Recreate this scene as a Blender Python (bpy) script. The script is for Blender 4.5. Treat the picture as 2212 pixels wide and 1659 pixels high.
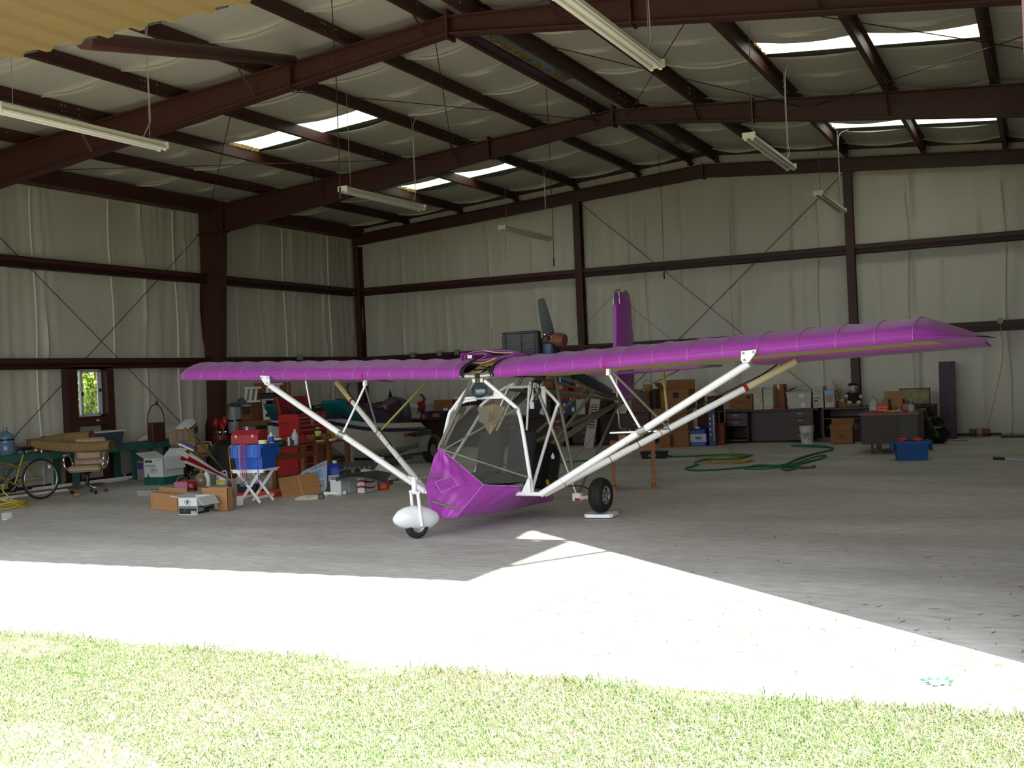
import bpy, math, random
import numpy as np
from mathutils import Vector, Matrix
random.seed(7)
RNG = np.random.default_rng(7)
for _o in list(bpy.data.objects):
    bpy.data.objects.remove(_o)
SC = bpy.context.scene
COL = SC.collection
# ---------------------------------------------------------------- camera (photo taken as 2212 x 1659)
FPX = 2410.63
CAM = np.array([15.767, -24.08, 1.554]); YAW, PITCH, ROLL = -0.4459, -0.0048, -0.0439
_f = np.array([math.sin(YAW)*math.cos(PITCH), math.cos(YAW)*math.cos(PITCH), math.sin(PITCH)])
_r = np.array([math.cos(YAW), -math.sin(YAW), 0.0]); _u = np.cross(_r, _f)
RT = _r*math.cos(ROLL)+_u*math.sin(ROLL); UP = -_r*math.sin(ROLL)+_u*math.cos(ROLL); FW = _f
cd = bpy.data.cameras.new('camera'); cam = bpy.data.objects.new('camera', cd); COL.objects.link(cam)
cd.sensor_width = 36.0; cd.lens = FPX/2212*36.0; cd.clip_end = 300; cd.clip_start = 0.05
cam.matrix_world = Matrix(((RT[0], UP[0], -FW[0], CAM[0]), (RT[1], UP[1], -FW[1], CAM[1]), (RT[2], UP[2], -FW[2], CAM[2]), (0, 0, 0, 1)))
SC.camera = cam
# ---------------------------------------------------------------- light: sun over the lawn, open sky, exposure
SUN_S, SKY_S, EXPO = 13.0, 3.3, 0.32
w = bpy.data.worlds.new('sky'); SC.world = w; w.use_nodes = True
bg = w.node_tree.nodes['Background']; bg.inputs[0].default_value = (0.86, 0.92, 1.0, 1); bg.inputs[1].default_value = SKY_S
SUN_EL = math.radians(38.7); SUN_AZ = (-0.747, 0.665)
sd = Vector((SUN_AZ[0]*math.cos(SUN_EL), SUN_AZ[1]*math.cos(SUN_EL), -math.sin(SUN_EL)))
sl = bpy.data.lights.new('sun', 'SUN'); sun = bpy.data.objects.new('sun', sl); COL.objects.link(sun)
sl.energy = SUN_S; sl.angle = math.radians(0.53); sl.color = (1.0, 0.97, 0.90)
sun.rotation_euler = sd.to_track_quat('-Z', 'Y').to_euler(); sun.location = (30, -40, 30)
SC.view_settings.view_transform = 'Standard'; SC.view_settings.look = 'None'
SC.view_settings.exposure = EXPO; SC.view_settings.gamma = 1.0; SC.view_settings.use_curve_mapping = False
SC.cycles.max_bounces = 10; SC.cycles.diffuse_bounces = 7; SC.cycles.glossy_bounces = 3
SC.cycles.transmission_bounces = 6; SC.cycles.transparent_max_bounces = 8
SC.cycles.caustics_reflective = False; SC.cycles.caustics_refractive = False
SC.cycles.sample_clamp_indirect = 6.0
SC.cycles.use_denoising = True
# ---------------------------------------------------------------- helpers
def ray(px, py):
    return RT*(px-1106)/FPX + UP*(829.5-py)/FPX + FW
def at(px, py, z=0.0):            # point of the place seen at a pixel, on the level z
    d = ray(px, py); return Vector(CAM + d*((z-CAM[2])/d[2]))
def aty(px, py, y):               # ... on the plane y
    d = ray(px, py); return Vector(CAM + d*((y-CAM[1])/d[1]))
def atx(px, py, x):
    d = ray(px, py); return Vector(CAM + d*((x-CAM[0])/d[0]))
def lin(c):
    return c/12.92 if c <= 0.04045 else ((c+0.055)/1.055)**2.4
def rgb(h):
    return (lin(int(h[0:2], 16)/255), lin(int(h[2:4], 16)/255), lin(int(h[4:6], 16)/255), 1)
MATS = {}
def mat(name, col, rough=0.6, metal=0.0, var=0.0, scale=8.0, bump=0.0, bscale=40.0, stretch=(1, 1, 1), col2=None, spec=0.5, trans=0.0, coat=0.0):
    if name in MATS: return MATS[name]
    m = bpy.data.materials.new(name); m.use_nodes = True; nt = m.node_tree
    b = nt.nodes['Principled BSDF']; c = rgb(col)
    b.inputs['Base Color'].default_value = c; b.inputs['Roughness'].default_value = rough
    b.inputs['Metallic'].default_value = metal; b.inputs['Specular IOR Level'].default_value = spec
    if trans: b.inputs['Transmission Weight'].default_value = trans
    if coat: b.inputs['Coat Weight'].default_value = coat
    if var or bump:
        tc = nt.nodes.new('ShaderNodeTexCoord'); mp = nt.nodes.new('ShaderNodeMapping')
        mp.inputs['Scale'].default_value = stretch
        nt.links.new(tc.outputs['Object'], mp.inputs['Vector'])
    if var:
        n = nt.nodes.new('ShaderNodeTexNoise'); n.inputs['Scale'].default_value = scale; n.inputs['Detail'].default_value = 6
        n.inputs['Roughness'].default_value = 0.6
        nt.links.new(mp.outputs['Vector'], n.inputs['Vector'])
        cr = nt.nodes.new('ShaderNodeValToRGB'); e = cr.color_ramp.elements
        e[0].position = 0.3; e[1].position = 0.7
        c2 = rgb(col2) if col2 else tuple(min(1, x*(1+var)) for x in c[:3])+(1,)
        c1 = tuple(x*(1-var) for x in c[:3])+(1,) if not col2 else c
        e[0].color = c1; e[1].color = c2
        nt.links.new(n.outputs['Fac'], cr.inputs['Fac']); nt.links.new(cr.outputs['Color'], b.inputs['Base Color'])
    if bump:
        n2 = nt.nodes.new('ShaderNodeTexNoise'); n2.inputs['Scale'].default_value = bscale; n2.inputs['Detail'].default_value = 4
        nt.links.new(mp.outputs['Vector'], n2.inputs['Vector'])
        bp = nt.nodes.new('ShaderNodeBump'); bp.inputs['Strength'].default_value = bump; bp.inputs['Distance'].default_value = 0.01
        nt.links.new(n2.outputs['Fac'], bp.inputs['Height']); nt.links.new(bp.outputs['Normal'], b.inputs['Normal'])
    MATS[name] = m; return m
class MB:
    """collects shapes into one mesh"""
    def __init__(s): s.v = []; s.f = []
    def add(s, vs, fs):
        o = len(s.v); s.v += [tuple(map(float, p)) for p in vs]; s.f += [tuple(i+o for i in f) for f in fs]; return s
    def box(s, x0, x1, y0, y1, z0, z1, M=None):
        vs = [Vector(p) for p in ((x0,y0,z0),(x1,y0,z0),(x1,y1,z0),(x0,y1,z0),(x0,y0,z1),(x1,y0,z1),(x1,y1,z1),(x0,y1,z1))]
        if M: vs = [M @ p for p in vs]
        return s.add(vs, [(0,3,2,1),(4,5,6,7),(0,1,5,4),(1,2,6,5),(2,3,7,6),(3,0,4,7)])
    def cbox(s, x0, x1, y0, y1, z0, z1, c=0.01, M=None):   # box with chamfered edges
        def ring(i, z): return [(x0+i,y0,z),(x1-i,y0,z),(x1,y0+i,z),(x1,y1-i,z),(x1-i,y1,z),(x0+i,y1,z),(x0,y1-i,z),(x0,y0+i,z)]
        def ring2(z): return [(x0+c,y0+c,z),(x1-c,y0+c,z),(x1-c,y0+c,z),(x1-c,y1-c,z),(x1-c,y1-c,z),(x0+c,y1-c,z),(x0+c,y1-c,z),(x0+c,y0+c,z)]
        return s.loft([ring2(z0), ring(c, z0+c), ring(c, z1-c), ring2(z1)], M=M)
    def loft(s, rings, closed=True, caps=True, M=None):
        n = len(rings[0]); vs = [Vector(p) for r in rings for p in r]
        if M: vs = [M @ p for p in vs]
        fs = []
        for i in range(len(rings)-1):
            for j in range(n if closed else n-1):
                k = (j+1) % n; fs.append((i*n+j, i*n+k, (i+1)*n+k, (i+1)*n+j))
        if caps and closed: fs += [tuple(range(n-1, -1, -1)), tuple(range((len(rings)-1)*n, len(rings)*n))]
        return s.add(vs, fs)
    def grid(s, fn, nu, nv, thick=None):
        P = [[Vector(fn(i/nu, j/nv)) for j in range(nv+1)] for i in range(nu+1)]
        vs = [p for r in P for p in r]; w_ = nv+1
        fs = [(i*w_+j, (i+1)*w_+j, (i+1)*w_+j+1, i*w_+j+1) for i in range(nu) for j in range(nv)]
        if thick:
            N = []
            for i in range(nu+1):
                for j in range(nv+1):
                    a = P[min(i+1, nu)][j]-P[max(i-1, 0)][j]; b = P[i][min(j+1, nv)]-P[i][max(j-1, 0)]
                    n_ = a.cross(b); N.append(n_.normalized() if n_.length > 1e-9 else Vector((0, 0, 1)))
            o = len(vs); vs = vs + [p-n_*thick for p, n_ in zip(vs, N)]
            fs = fs + [tuple(o+i for i in reversed(f)) for f in fs]
            bd = [(i*w_) for i in range(nu+1)]+[nu*w_+j for j in range(1, nv+1)]+[i*w_+nv for i in range(nu-1, -1, -1)]+[j for j in range(nv-1, 0, -1)]
            for a, b in zip(bd, bd[1:]+bd[:1]): fs.append((b, a, o+a, o+b))
        return s.add(vs, fs)
    def tube(s, pts, r=0.02, n=8, M=None, closed=False, flat=None):
        pts = [Vector(p) for p in pts]; m = len(pts); rs = r if isinstance(r, (list, tuple)) else [r]*m
        rings = []; T0 = None; nrm = None
        for i, p in enumerate(pts):
            if closed: t = pts[(i+1) % m]-pts[i-1]
            else: t = (pts[min(i+1, m-1)]-pts[max(i-1, 0)])
            t.normalize()
            if nrm is None:
                a = Vector((0, 0, 1)) if abs(t.z) < 0.9 else Vector((1, 0, 0)); nrm = a.cross(t).normalized()
            else:
                nrm = nrm - t*nrm.dot(t)
                nrm = nrm.normalized() if nrm.length > 1e-6 else Vector((1, 0, 0))
            bn = t.cross(nrm); fl = flat or 1.0
            rings.append([p+nrm*math.cos(2*math.pi*k/n)*rs[i]+bn*math.sin(2*math.pi*k/n)*rs[i]*fl for k in range(n)])
        if closed: rings.append(rings[0]); return s.loft(rings, caps=False, M=M)
        return s.loft(rings, M=M)
    def lathe(s, prof, n=20, M=None, a0=0, a1=2*math.pi, hole=False):
        if hole: prof = list(prof)+[prof[0]]
        full = abs(a1-a0-2*math.pi) < 1e-6; k = n if full else n+1
        rings = [[(r*math.cos(a0+(a1-a0)*i/n), r*math.sin(a0+(a1-a0)*i/n), z) for i in range(k)] for r, z in prof]
        return s.loft(rings, closed=full, caps=full and not hole, M=M)
    def prism(s, poly, z0, z1, M=None):
        return s.loft([[(x, y, z0) for x, y in poly], [(x, y, z1) for x, y in poly]], M=M)
    def ell(s, c, r, n=16, m=10, M=None):
        rings = []
        for i in range(m+1):
            t = math.pi*i/m; rr = max(math.sin(t), 1e-3)
            rings.append([(c[0]+r[0]*rr*math.cos(2*math.pi*k/n), c[1]+r[1]*rr*math.sin(2*math.pi*k/n), c[2]-r[2]*math.cos(t)) for k in range(n)])
        return s.loft(rings, M=M)
    def build(s, name, m, parent=None, smooth=None, loc=None, rz=0.0):
        me = bpy.data.meshes.new(name); me.from_pydata(s.v, [], s.f); me.validate(clean_customdata=False)
        if m: me.materials.append(m)
        if smooth is not None:
            me.polygons.foreach_set('use_smooth', [True]*len(me.polygons)); me.set_sharp_from_angle(angle=math.radians(smooth))
        me.update()
        o = bpy.data.objects.new(name, me); COL.objects.link(o)
        if parent: o.parent = parent
        if loc is not None: o.location = loc
        o.rotation_euler.z = rz
        return o
def tag(o, label=None, cat=None, group=None, kind=None):
    if label: o['label'] = label
    if cat: o['category'] = cat
    if group: o['group'] = group
    if kind: o['kind'] = kind
    return o
def thing(name, label, cat, loc=(0, 0, 0), rz=0.0, group=None):
    o = bpy.data.objects.new(name, None); COL.objects.link(o); o.location = loc; o.rotation_euler.z = rz
    o.empty_display_size = 0.1
    return tag(o, label, cat, group)
def copy_tree(o, parent=None):
    c = o.copy(); COL.objects.link(c); c.parent = parent
    for ch in o.children: copy_tree(ch, c)
    return c
def text(body, size, m, parent, loc, rot=(math.pi/2, 0, 0), name='lettering', sx=1.0, shear=0.0, align='CENTER'):
    cu = bpy.data.curves.new(name, 'FONT'); cu.body = body; cu.size = size; cu.extrude = 0.0008; cu.resolution_u = 2
    cu.align_x = align; cu.align_y = 'CENTER'; cu.shear = shear
    t = bpy.data.objects.new('text_source', cu); COL.objects.link(t)
    me = bpy.data.meshes.new_from_object(t.evaluated_get(bpy.context.evaluated_depsgraph_get()))
    bpy.data.objects.remove(t); bpy.data.curves.remove(cu); me.materials.clear(); me.materials.append(m); me.name = name
    o = bpy.data.objects.new(name, me); COL.objects.link(o); o.parent = parent
    o.location = loc; o.rotation_euler = rot; o.scale = (sx, 1, 1); return o
def RX(a): return Matrix.Rotation(a, 4, 'X')
def RY(a): return Matrix.Rotation(a, 4, 'Y')
def RZ(a): return Matrix.Rotation(a, 4, 'Z')
def TR(x, y=0, z=0): return Matrix.Translation(Vector((x, y, z)))
def axis_to(d):                   # matrix taking +Z to direction d
    return Vector(d).to_track_quat('Z', 'Y').to_matrix().to_4x4()
def cat_pts(P, n=8, closed=False):   # smooth curve through points
    P = [Vector(p) for p in P]; out = []; m = len(P)
    rng = range(m) if closed else range(m-1)
    for i in rng:
        if closed: p0, p1, p2, p3 = P[i-1], P[i], P[(i+1) % m], P[(i+2) % m]
        else: p0, p1, p2, p3 = P[max(i-1, 0)], P[i], P[i+1], P[min(i+2, m-1)]
        for k in range(n):
            t = k/n
            out.append(0.5*((2*p1)+(p2-p0)*t+(2*p0-5*p1+4*p2-p3)*t*t+(3*p1-p0-3*p2+p3)*t**3))
    if not closed: out.append(P[-1])
    return out
# ---------------------------------------------------------------- shared materials
M_STEEL = mat('red_primer_steel', '401E17', 0.55, var=0.12, scale=3.0)
M_GALV = mat('galvanised_steel', '9A9A96', 0.45, 0.6)
M_WHITE = mat('white_paint', 'ECECEA', 0.35)
M_SILVER = mat('silver_tube', 'A8A89C', 0.35, 0.7)
M_BLACK = mat('black_plastic', '0E0E10', 0.5)
M_RUBBER = mat('black_rubber', '161616', 0.75, bump=0.2, bscale=60)
M_CHROME = mat('chrome', 'D8D8DA', 0.12, 1.0)
M_CARD = mat('cardboard', 'A6794C', 0.85, var=0.06, scale=5)
M_CARD2 = mat('dark_cardboard', '8A5E38', 0.85, var=0.06, scale=5)
M_CARDIN = mat('cardboard_inside', '9C7550', 0.9)
M_TAPE = mat('packing_tape', 'B79468', 0.25)
M_PRINT = mat('black_print', '151515', 0.7)
M_RED = mat('red_paint', 'A01418', 0.4, var=0.08, scale=4)
M_BLUE = mat('blue_plastic', '0A55B4', 0.45)
M_TEAL = mat('teal_plastic', '0B5A6E', 0.4)
M_WOODB = mat('brown_wood', '7A4522', 0.6, var=0.25, scale=3, stretch=(1, 1, 14))
M_DARKWOOD = mat('dark_wood_veneer', '3A231A', 0.5, var=0.25, scale=2.5, stretch=(1, 1, 10))
M_PAPER = mat('white_paper', 'DEDCD6', 0.8)
M_CREAM = mat('cream_plastic', 'C9C4AE', 0.55)
# ================================================================ the building
WD = 18.29; YB = 0.0; YF = -17.95; Y2, Y1, Y0 = -5.63, -11.59, -17.55
SL = 0.0833
def rt(x):  # top of the rafters
    return 5.40 + SL*min(x, WD-x)
def rc(x):  # underside of the roof blanket
    return rt(x) + 0.21
# --- concrete
def concrete_mat():
    m = bpy.data.materials.new('concrete_floor'); m.use_nodes = True; nt = m.node_tree; b = nt.nodes['Principled BSDF']; N = nt.nodes.new; L = nt.links.new
    tc = N('ShaderNodeTexCoord')
    n1 = N('ShaderNodeTexNoise'); n1.inputs['Scale'].default_value = 0.55; n1.inputs['Detail'].default_value = 8; n1.inputs['Roughness'].default_value = 0.62
    mp = N('ShaderNodeMapping'); mp.inputs['Scale'].default_value = (0.6, 1.6, 1); mp.inputs['Rotation'].default_value = (0, 0, 0.3)
    L(tc.outputs['Object'], mp.inputs[0]); L(mp.outputs[0], n1.inputs['Vector'])
    r1 = N('ShaderNodeValToRGB'); r1.color_ramp.elements[0].position = 0.3; r1.color_ramp.elements[1].position = 0.72
    r1.color_ramp.elements[0].color = rgb('ABA9A4'); r1.color_ramp.elements[1].color = rgb('DAD7D1'); L(n1.outputs['Fac'], r1.inputs[0])
    n2 = N('ShaderNodeTexNoise'); n2.inputs['Scale'].default_value = 9; n2.inputs['Detail'].default_value = 8; L(mp.outputs[0], n2.inputs['Vector'])
    r2 = N('ShaderNodeValToRGB'); r2.color_ramp.elements[0].position = 0.35; r2.color_ramp.elements[1].position = 0.65
    r2.color_ramp.elements[0].color = (0.82, 0.82, 0.82, 1); r2.color_ramp.elements[1].color = (1.06, 1.06, 1.06, 1); L(n2.outputs['Fac'], r2.inputs[0])
    mx = N('ShaderNodeMixRGB'); mx.blend_type = 'MULTIPLY'; mx.inputs[0].default_value = 1; L(r1.outputs[0], mx.inputs[1]); L(r2.outputs[0], mx.inputs[2])
    # sparse dark specks (old drips) and a few orange rust marks
    v = N('ShaderNodeTexVoronoi'); v.inputs['Scale'].default_value = 1.6; L(mp.outputs[0], v.inputs['Vector'])
    rv = N('ShaderNodeValToRGB'); rv.color_ramp.elements[0].position = 0.02; rv.color_ramp.elements[1].position = 0.05
    rv.color_ramp.elements[0].color = (0.35, 0.33, 0.3, 1); rv.color_ramp.elements[1].color = (1, 1, 1, 1); L(v.outputs['Distance'], rv.inputs[0])
    mx2 = N('ShaderNodeMixRGB'); mx2.blend_type = 'MULTIPLY'; mx2.inputs[0].default_value = 0.8; L(mx.outputs[0], mx2.inputs[1]); L(rv.outputs[0], mx2.inputs[2])
    L(mx2.outputs[0], b.inputs['Base Color']); b.inputs['Roughness'].default_value = 0.62; b.inputs['Specular IOR Level'].default_value = 0.35
    bp = N('ShaderNodeBump'); bp.inputs['Strength'].default_value = 0.12; L(n2.outputs['Fac'], bp.inputs['Height']); L(bp.outputs[0], b.inputs['Normal'])
    return m
fl = MB().box(-0.32, WD+0.32, -18.62, 0.34, -0.2, 0.0).build('floor', concrete_mat())
tag(fl, 'bare grey concrete hangar floor slab', 'floor', kind='structure')
M_SOIL = mat('lawn_soil', '9A9280', 0.95, var=0.2, scale=2.5, col2='8C9070')
lawn = MB().grid(lambda a, b: (-60+140*a, -90+180*b, -0.06-0.02*math.sin(7*a*6.28)), 8, 8).build('ground', M_SOIL)
tag(lawn, 'sunlit lawn ground around the hangar', 'ground', kind='structure')
# --- white insulation blankets
M_BLANKET = mat('white_vinyl_blanket', 'C7C3B4', 0.42, var=0.03, scale=1.5, bump=0.35, bscale=18, stretch=(6, 6, 0.5))
M_BLANKET_R = mat('white_vinyl_roof_blanket', 'BDB9AA', 0.42, var=0.03, scale=1.5, bump=0.3, bscale=14, stretch=(0.5, 5, 5))
def fold(s, z, seed=0):       # hanging folds and lapped seams of a wall blanket
    o = 0.0
    for k, (p, q) in enumerate(((1.22, 0.0), (1.22, 0.62))):
        t = (s+q*1.22) / p; d = (t-round(t))*p
        wob = 0.03*math.sin(1.7*z+3*round(t)+seed)
        e = d-wob
        if k == 0: o += 0.045*math.exp(-(e/0.022)**2)
        else: o += 0.018*math.exp(-((e+0.08*math.sin(2.3*round(t)+seed)*z/5)/0.02)**2)
    o += 0.012*math.sin(5.1*s+0.9*math.sin(2.2*z+s))+0.006*math.sin(17*s+2.0*z*math.sin(s*1.3+seed))
    return o
def lines(a, b, step, extra=()):
    n = max(1, int(round((b-a)/step))); L = [a+(b-a)*i/n for i in range(n+1)]
    L = [q for q in L if all(abs(q-e) > step*0.35 for e in extra)]+[e for e in extra if a < e < b]
    return sorted(set(L))
def sheet(name, us, vs, fn, hole, m, label, smooth=60):
    idx = {}; V = []; F = []
    for i, a in enumerate(us):
        for j, b in enumerate(vs):
            idx[i, j] = len(V); V.append(fn(a, b))
    for i in range(len(us)-1):
        for j in range(len(vs)-1):
            ca, cb = (us[i]+us[i+1])/2, (vs[j]+vs[j+1])/2
            if hole and hole(ca, cb): continue
            F.append((idx[i, j], idx[i+1, j], idx[i+1, j+1], idx[i, j+1]))
    mb = MB(); mb.v = V; mb.f = F
    o = mb.build(name, m, smooth=smooth); return tag(o, label, name.split('_')[0], kind='structure')
WIN = (-9.27, -8.57, 1.20, 2.07)
XW = -0.20
wl = sheet('wall_left', lines(YF, 0.2, 0.05, (WIN[0], WIN[1])), lines(0, 5.62, 0.28, (WIN[2], WIN[3])),
      lambda y, z: (XW+fold(y, z, 1)*min(1, abs(y-WIN[0])*4, 1) if not (WIN[0]-.1 < y < WIN[1]+.1) else XW, y, z),
      lambda y, z: WIN[0] < y < WIN[1] and WIN[2] < z < WIN[3], M_BLANKET, 'side wall lined with white insulation blanket')
wb = sheet('wall_back', lines(-0.2, WD+0.2, 0.05), lines(0, 6.45, 0.28), lambda x, z: (x, 0.20-fold(x, z, 4), min(z, rc(max(0.0, min(x, WD)))+0.05)), None, M_BLANKET, 'back wall lined with white insulation blanket')
wr = sheet('wall_right', lines(YF, 0.2, 0.1), lines(0, 5.62, 0.4), lambda y, z: (WD+0.2-fold(y, z, 2), y, z), None, M_BLANKET, 'far side wall lined with white insulation blanket')
DX0, DX1, DZ = 2.54, 15.75, 5.0    # door opening
M_TAN = mat('tan_steel_siding', '786338', 0.5, var=0.06, scale=2)
wf = MB()
def ribwall(mb, x0, x1, z0, z1f, y):
    n = int((x1-x0)/0.3)
    for i in range(n):
        a, b = x0+(x1-x0)*i/n, x0+(x1-x0)*(i+1)/n
        mb.box(a, b, y, y+0.03, z0, z1f((a+b)/2)); mb.box(a, a+0.05, y-0.035, y, z0, z1f(a))
ribwall(wf, -0.3, DX0, 0, lambda x: rc(max(x, 0)), YF); ribwall(wf, DX1, WD+0.3, 0, lambda x: rc(min(x, WD)), YF); ribwall(wf, DX0, DX1, DZ, rc, YF)
tag(wf.build('wall_front', M_TAN), 'tan ribbed steel front wall around the door opening', 'wall', kind='structure')
# --- roof: one sagging blanket per slope, with openings for the skylights and the ridge vents
SKYL = [(3.05, 6.08, -8.58, -7.72), (3.05, 6.08, -3.02, -2.17)]
SKYR = [(12.21, 15.24, -8.42, -7.56), (12.21, 15.24, -2.45, -1.6)]
VENT = [(8.90, 9.40, -10.35, -7.25), (8.90, 9.40, -3.42, -1.12)]
PX = [1.524*k for k in range(1, 6)]+[8.84]
PXA = PX+[WD-x for x in reversed(PX)]
def sag(x, y):
    xs = [0.05]+PXA+[WD-0.05]
    for a, b in zip(xs, xs[1:]):
        if a <= x <= b:
            t = (x-a)/(b-a); s = math.sin(math.pi*t)
            if b-a < 1.0: return 0.0
            q = (y+0.35)/1.22; d = (q-round(q))*1.22
            return -0.055*s*(1+0.25*math.sin(1.3*y+a)) - (0.05*math.exp(-(d/0.03)**2)-0.03*math.exp(-((d-0.09)/0.05)**2))*s
    return 0.0
HOL = SKYL+SKYR+VENT
xs_ = lines(-0.28, WD+0.28, 0.19, tuple(sorted({h[0] for h in HOL}|{h[1] for h in HOL}|set(PXA)|{WD/2})))
ys_ = lines(YF-0.03, 0.3, 0.05, tuple(sorted({h[2] for h in HOL}|{h[3] for h in HOL})))
ceil = sheet('ceiling', xs_, ys_, lambda x, y: (x, y, rc(x)+sag(x, y)), lambda x, y: any(h[0] < x < h[1] and h[2] < y < h[3] for h in HOL), M_BLANKET_R, 'roof lined with sagging white insulation blanket', 80)
M_SEAMV = mat('blanket_seam_tab', 'D9D7CE', 0.4)
for q in range(-15, 1):          # lapped seam tabs hanging below the roof blanket
    y = -0.35+1.22*q
    if q % 2 or y < YF+.2: continue
    for side in (0, 1):
        mb = MB(); xx = [a for a in xs_ if (a < WD/2-.3) == (side == 0) and -.1 < a < WD+.1 and not any(h[0]-.05 < a < h[1]+.05 and h[2]-.1 < y < h[3]+.1 for h in HOL)]
        for a, b in zip(xx, xx[1:]):
            if b-a > .25: continue
            mb.add([(a, y-.012*math.sin(a*2), rc(a)+sag(a, y)+.005), (b, y-.012*math.sin(b*2), rc(b)+sag(b, y)+.005), (b, y-.02-.012*math.sin(b*2), rc(b)+sag(b, y)-.028), (a, y-.02-.012*math.sin(a*2), rc(a)+sag(a, y)-.028)], [(0, 1, 2, 3)])
        mb.build('blanket_seam', M_SEAMV, ceil)
def wall_tab(fn, s, parent, zs=((.05, 2.07), (2.28, 3.82), (4.04, 5.5))):
    for z0, z1 in zs:
        n = 12; mb = MB(); ph = s*3.7
        mb.grid(lambda a, b: fn(s+.025*math.sin(2.2*(z0+(z1-z0)*a)+ph)+.012*b, z0+(z1-z0)*a, .03*b+.012), n, 1); mb.build('blanket_seam', M_SEAMV, parent)
for y in (-17.2, -15.4, -13.6, -11.8, -10.01, -8.22, -6.47, -4.61, -2.86, -1.05): wall_tab(lambda s, z, o: (XW+fold(s, z, 1)*.6+o+.02, s, z), y, wl, zs=((.05, 2.07), (2.28, 3.82), (4.04, 5.28)))
for x in (.87, 2.18, 4.14, 5.9, 7.66, 9.6, 11.49, 13.3, 15.12, 16.95): wall_tab(lambda s, z, o: (s, .2-fold(s, z, 4)*.6-o-.02, z), x, wb, zs=((.05, 2.07), (2.28, 3.82), (4.04, 5.05)))
roof = MB()
for (a, b) in ((-0.5, WD/2), (WD/2, WD+0.5)):
    xs2 = lines(a, b, 0.6, tuple(sorted({h[0] for h in HOL}|{h[1] for h in HOL}))); ys2 = lines(YF-0.05, 0.4, 0.6, tuple(sorted({h[2] for h in HOL}|{h[3] for h in HOL})))
    for x0, x1 in zip(xs2, xs2[1:]):
        for y0, y1 in zip(ys2, ys2[1:]):
            if any(h[0]-.01 < (x0+x1)/2 < h[1]+.01 and h[2]-.01 < (y0+y1)/2 < h[3]+.01 for h in HOL): continue
            roof.add([(x0, y0, rc(x0)+0.09), (x1, y0, rc(x1)+0.09), (x1, y1, rc(x1)+0.09), (x0, y1, rc(x0)+0.09)], [(0, 1, 2, 3)])
tag(roof.build('roof', M_GALV), 'metal roof sheeting over the insulation', 'roof', kind='structure')
m = bpy.data.materials.new('translucent_fibreglass'); m.use_nodes = True; nt = m.node_tree; nt.nodes.clear()
out = nt.nodes.new('ShaderNodeOutputMaterial'); t_ = nt.nodes.new('ShaderNodeBsdfTranslucent'); d_ = nt.nodes.new('ShaderNodeBsdfDiffuse'); mx_ = nt.nodes.new('ShaderNodeMixShader')
t_.inputs[0].default_value = (0.93, 0.94, 0.86, 1); d_.inputs[0].default_value = (0.8, 0.8, 0.76, 1); mx_.inputs[0].default_value = 0.3
nt.links.new(t_.outputs[0], mx_.inputs[1]); nt.links.new(d_.outputs[0], mx_.inputs[2]); nt.links.new(mx_.outputs[0], out.inputs[0]); M_FIBRE = m
for h in SKYL+SKYR:
    def fn(a, b, h=h):
        x = h[0]-0.04+(h[1]-h[0]+0.08)*a; y = h[2]-0.04+(h[3]-h[2]+0.08)*b
        k = (b*7) % 1; rib = 0.03 if k < 0.2 else 0.0
        return (x, y, rc(x)+0.05+rib)
    o = MB().grid(fn, 2, 70, 0.004).build('skylight_panel', M_FIBRE, ceil)
M_FRAY = mat('frayed_glass_wool', '8B7440', 0.95, var=0.3, scale=20)
for h in SKYL+SKYR+VENT:      # torn edge of the glass wool round an opening
    mb = MB()
    for i in range(46):
        t = random.random(); e = random.choice((0, 1)); x = h[0] if e == 0 else h[1]; y = h[2]+(h[3]-h[2])*t
        if h[1]-h[0] < 1: x = h[0]
        mb.box(x-0.01, x+0.015+.03*random.random(), y-0.025, y+0.02, rc(x)-0.004-0.02*random.random(), rc(x)+0.05)
    mb.build('insulation_edge', M_FRAY, ceil)
M_VENT = mat('vent_sheet', '56645C', 0.5, 0.2)
for h in VENT:                # ridge ventilator hoods
    mb = MB(); z = rc(9.1)
    mb.box(h[0]-0.02, h[0], h[2], h[3], z, z+0.32); mb.box(h[1], h[1]+0.02, h[2], h[3], z, z+0.2)
    mb.box(h[0]-0.02, h[1]+0.12, h[2], h[3], z+0.30, z+0.33); mb.box(h[0], h[1], h[2]-.02, h[2], z, z+0.3); mb.box(h[0], h[1], h[3], h[3]+.02, z, z+0.3)
    for k in range(1, 7):
        y = h[2]+(h[3]-h[2])*k/7; mb.box(h[0], h[1]+0.1, y-0.01, y+0.01, z+0.2, z+0.3)
    mb.build('ridge_ventilator', M_VENT, ceil)
# --- purlins
def zsec(mb, x, dirn, y0, y1, zb, h=0.2, fl_=0.065, sl=0.0):
    t = 0.006
    mb.box(x-t, x+t, y0, y1, zb, zb+h); mb.box(min(x, x+dirn*fl_), max(x, x+dirn*fl_), y0, y1, zb, zb+t)
    mb.box(x+dirn*fl_-t/2, x+dirn*fl_+t/2, y0, y1, zb, zb+0.02); mb.box(min(x, x-dirn*fl_), max(x, x-dirn*fl_), y0, y1, zb+h-t, zb+h)
for i, x in enumerate(PXA):
    mb = MB(); d = 1 if x < WD/2 else -1
    zsec(mb, x, d, YF+0.05, 0.15, rt(x))
    p = mb.build('purlin', M_STEEL, ceil)
    bl = MB()
    for yy in (Y1, Y2):
        for dy in (-0.62, -0.55, -0.3, 0.3, 0.5, 0.57):
            for dz in (0.06, 0.15): bl.box(x-0.018, x+0.018, yy+dy-0.011, yy+dy+0.011, rt(x)+dz-0.011, rt(x)+dz+0.011)
    bl.build('bolt', M_GALV, p)
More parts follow.
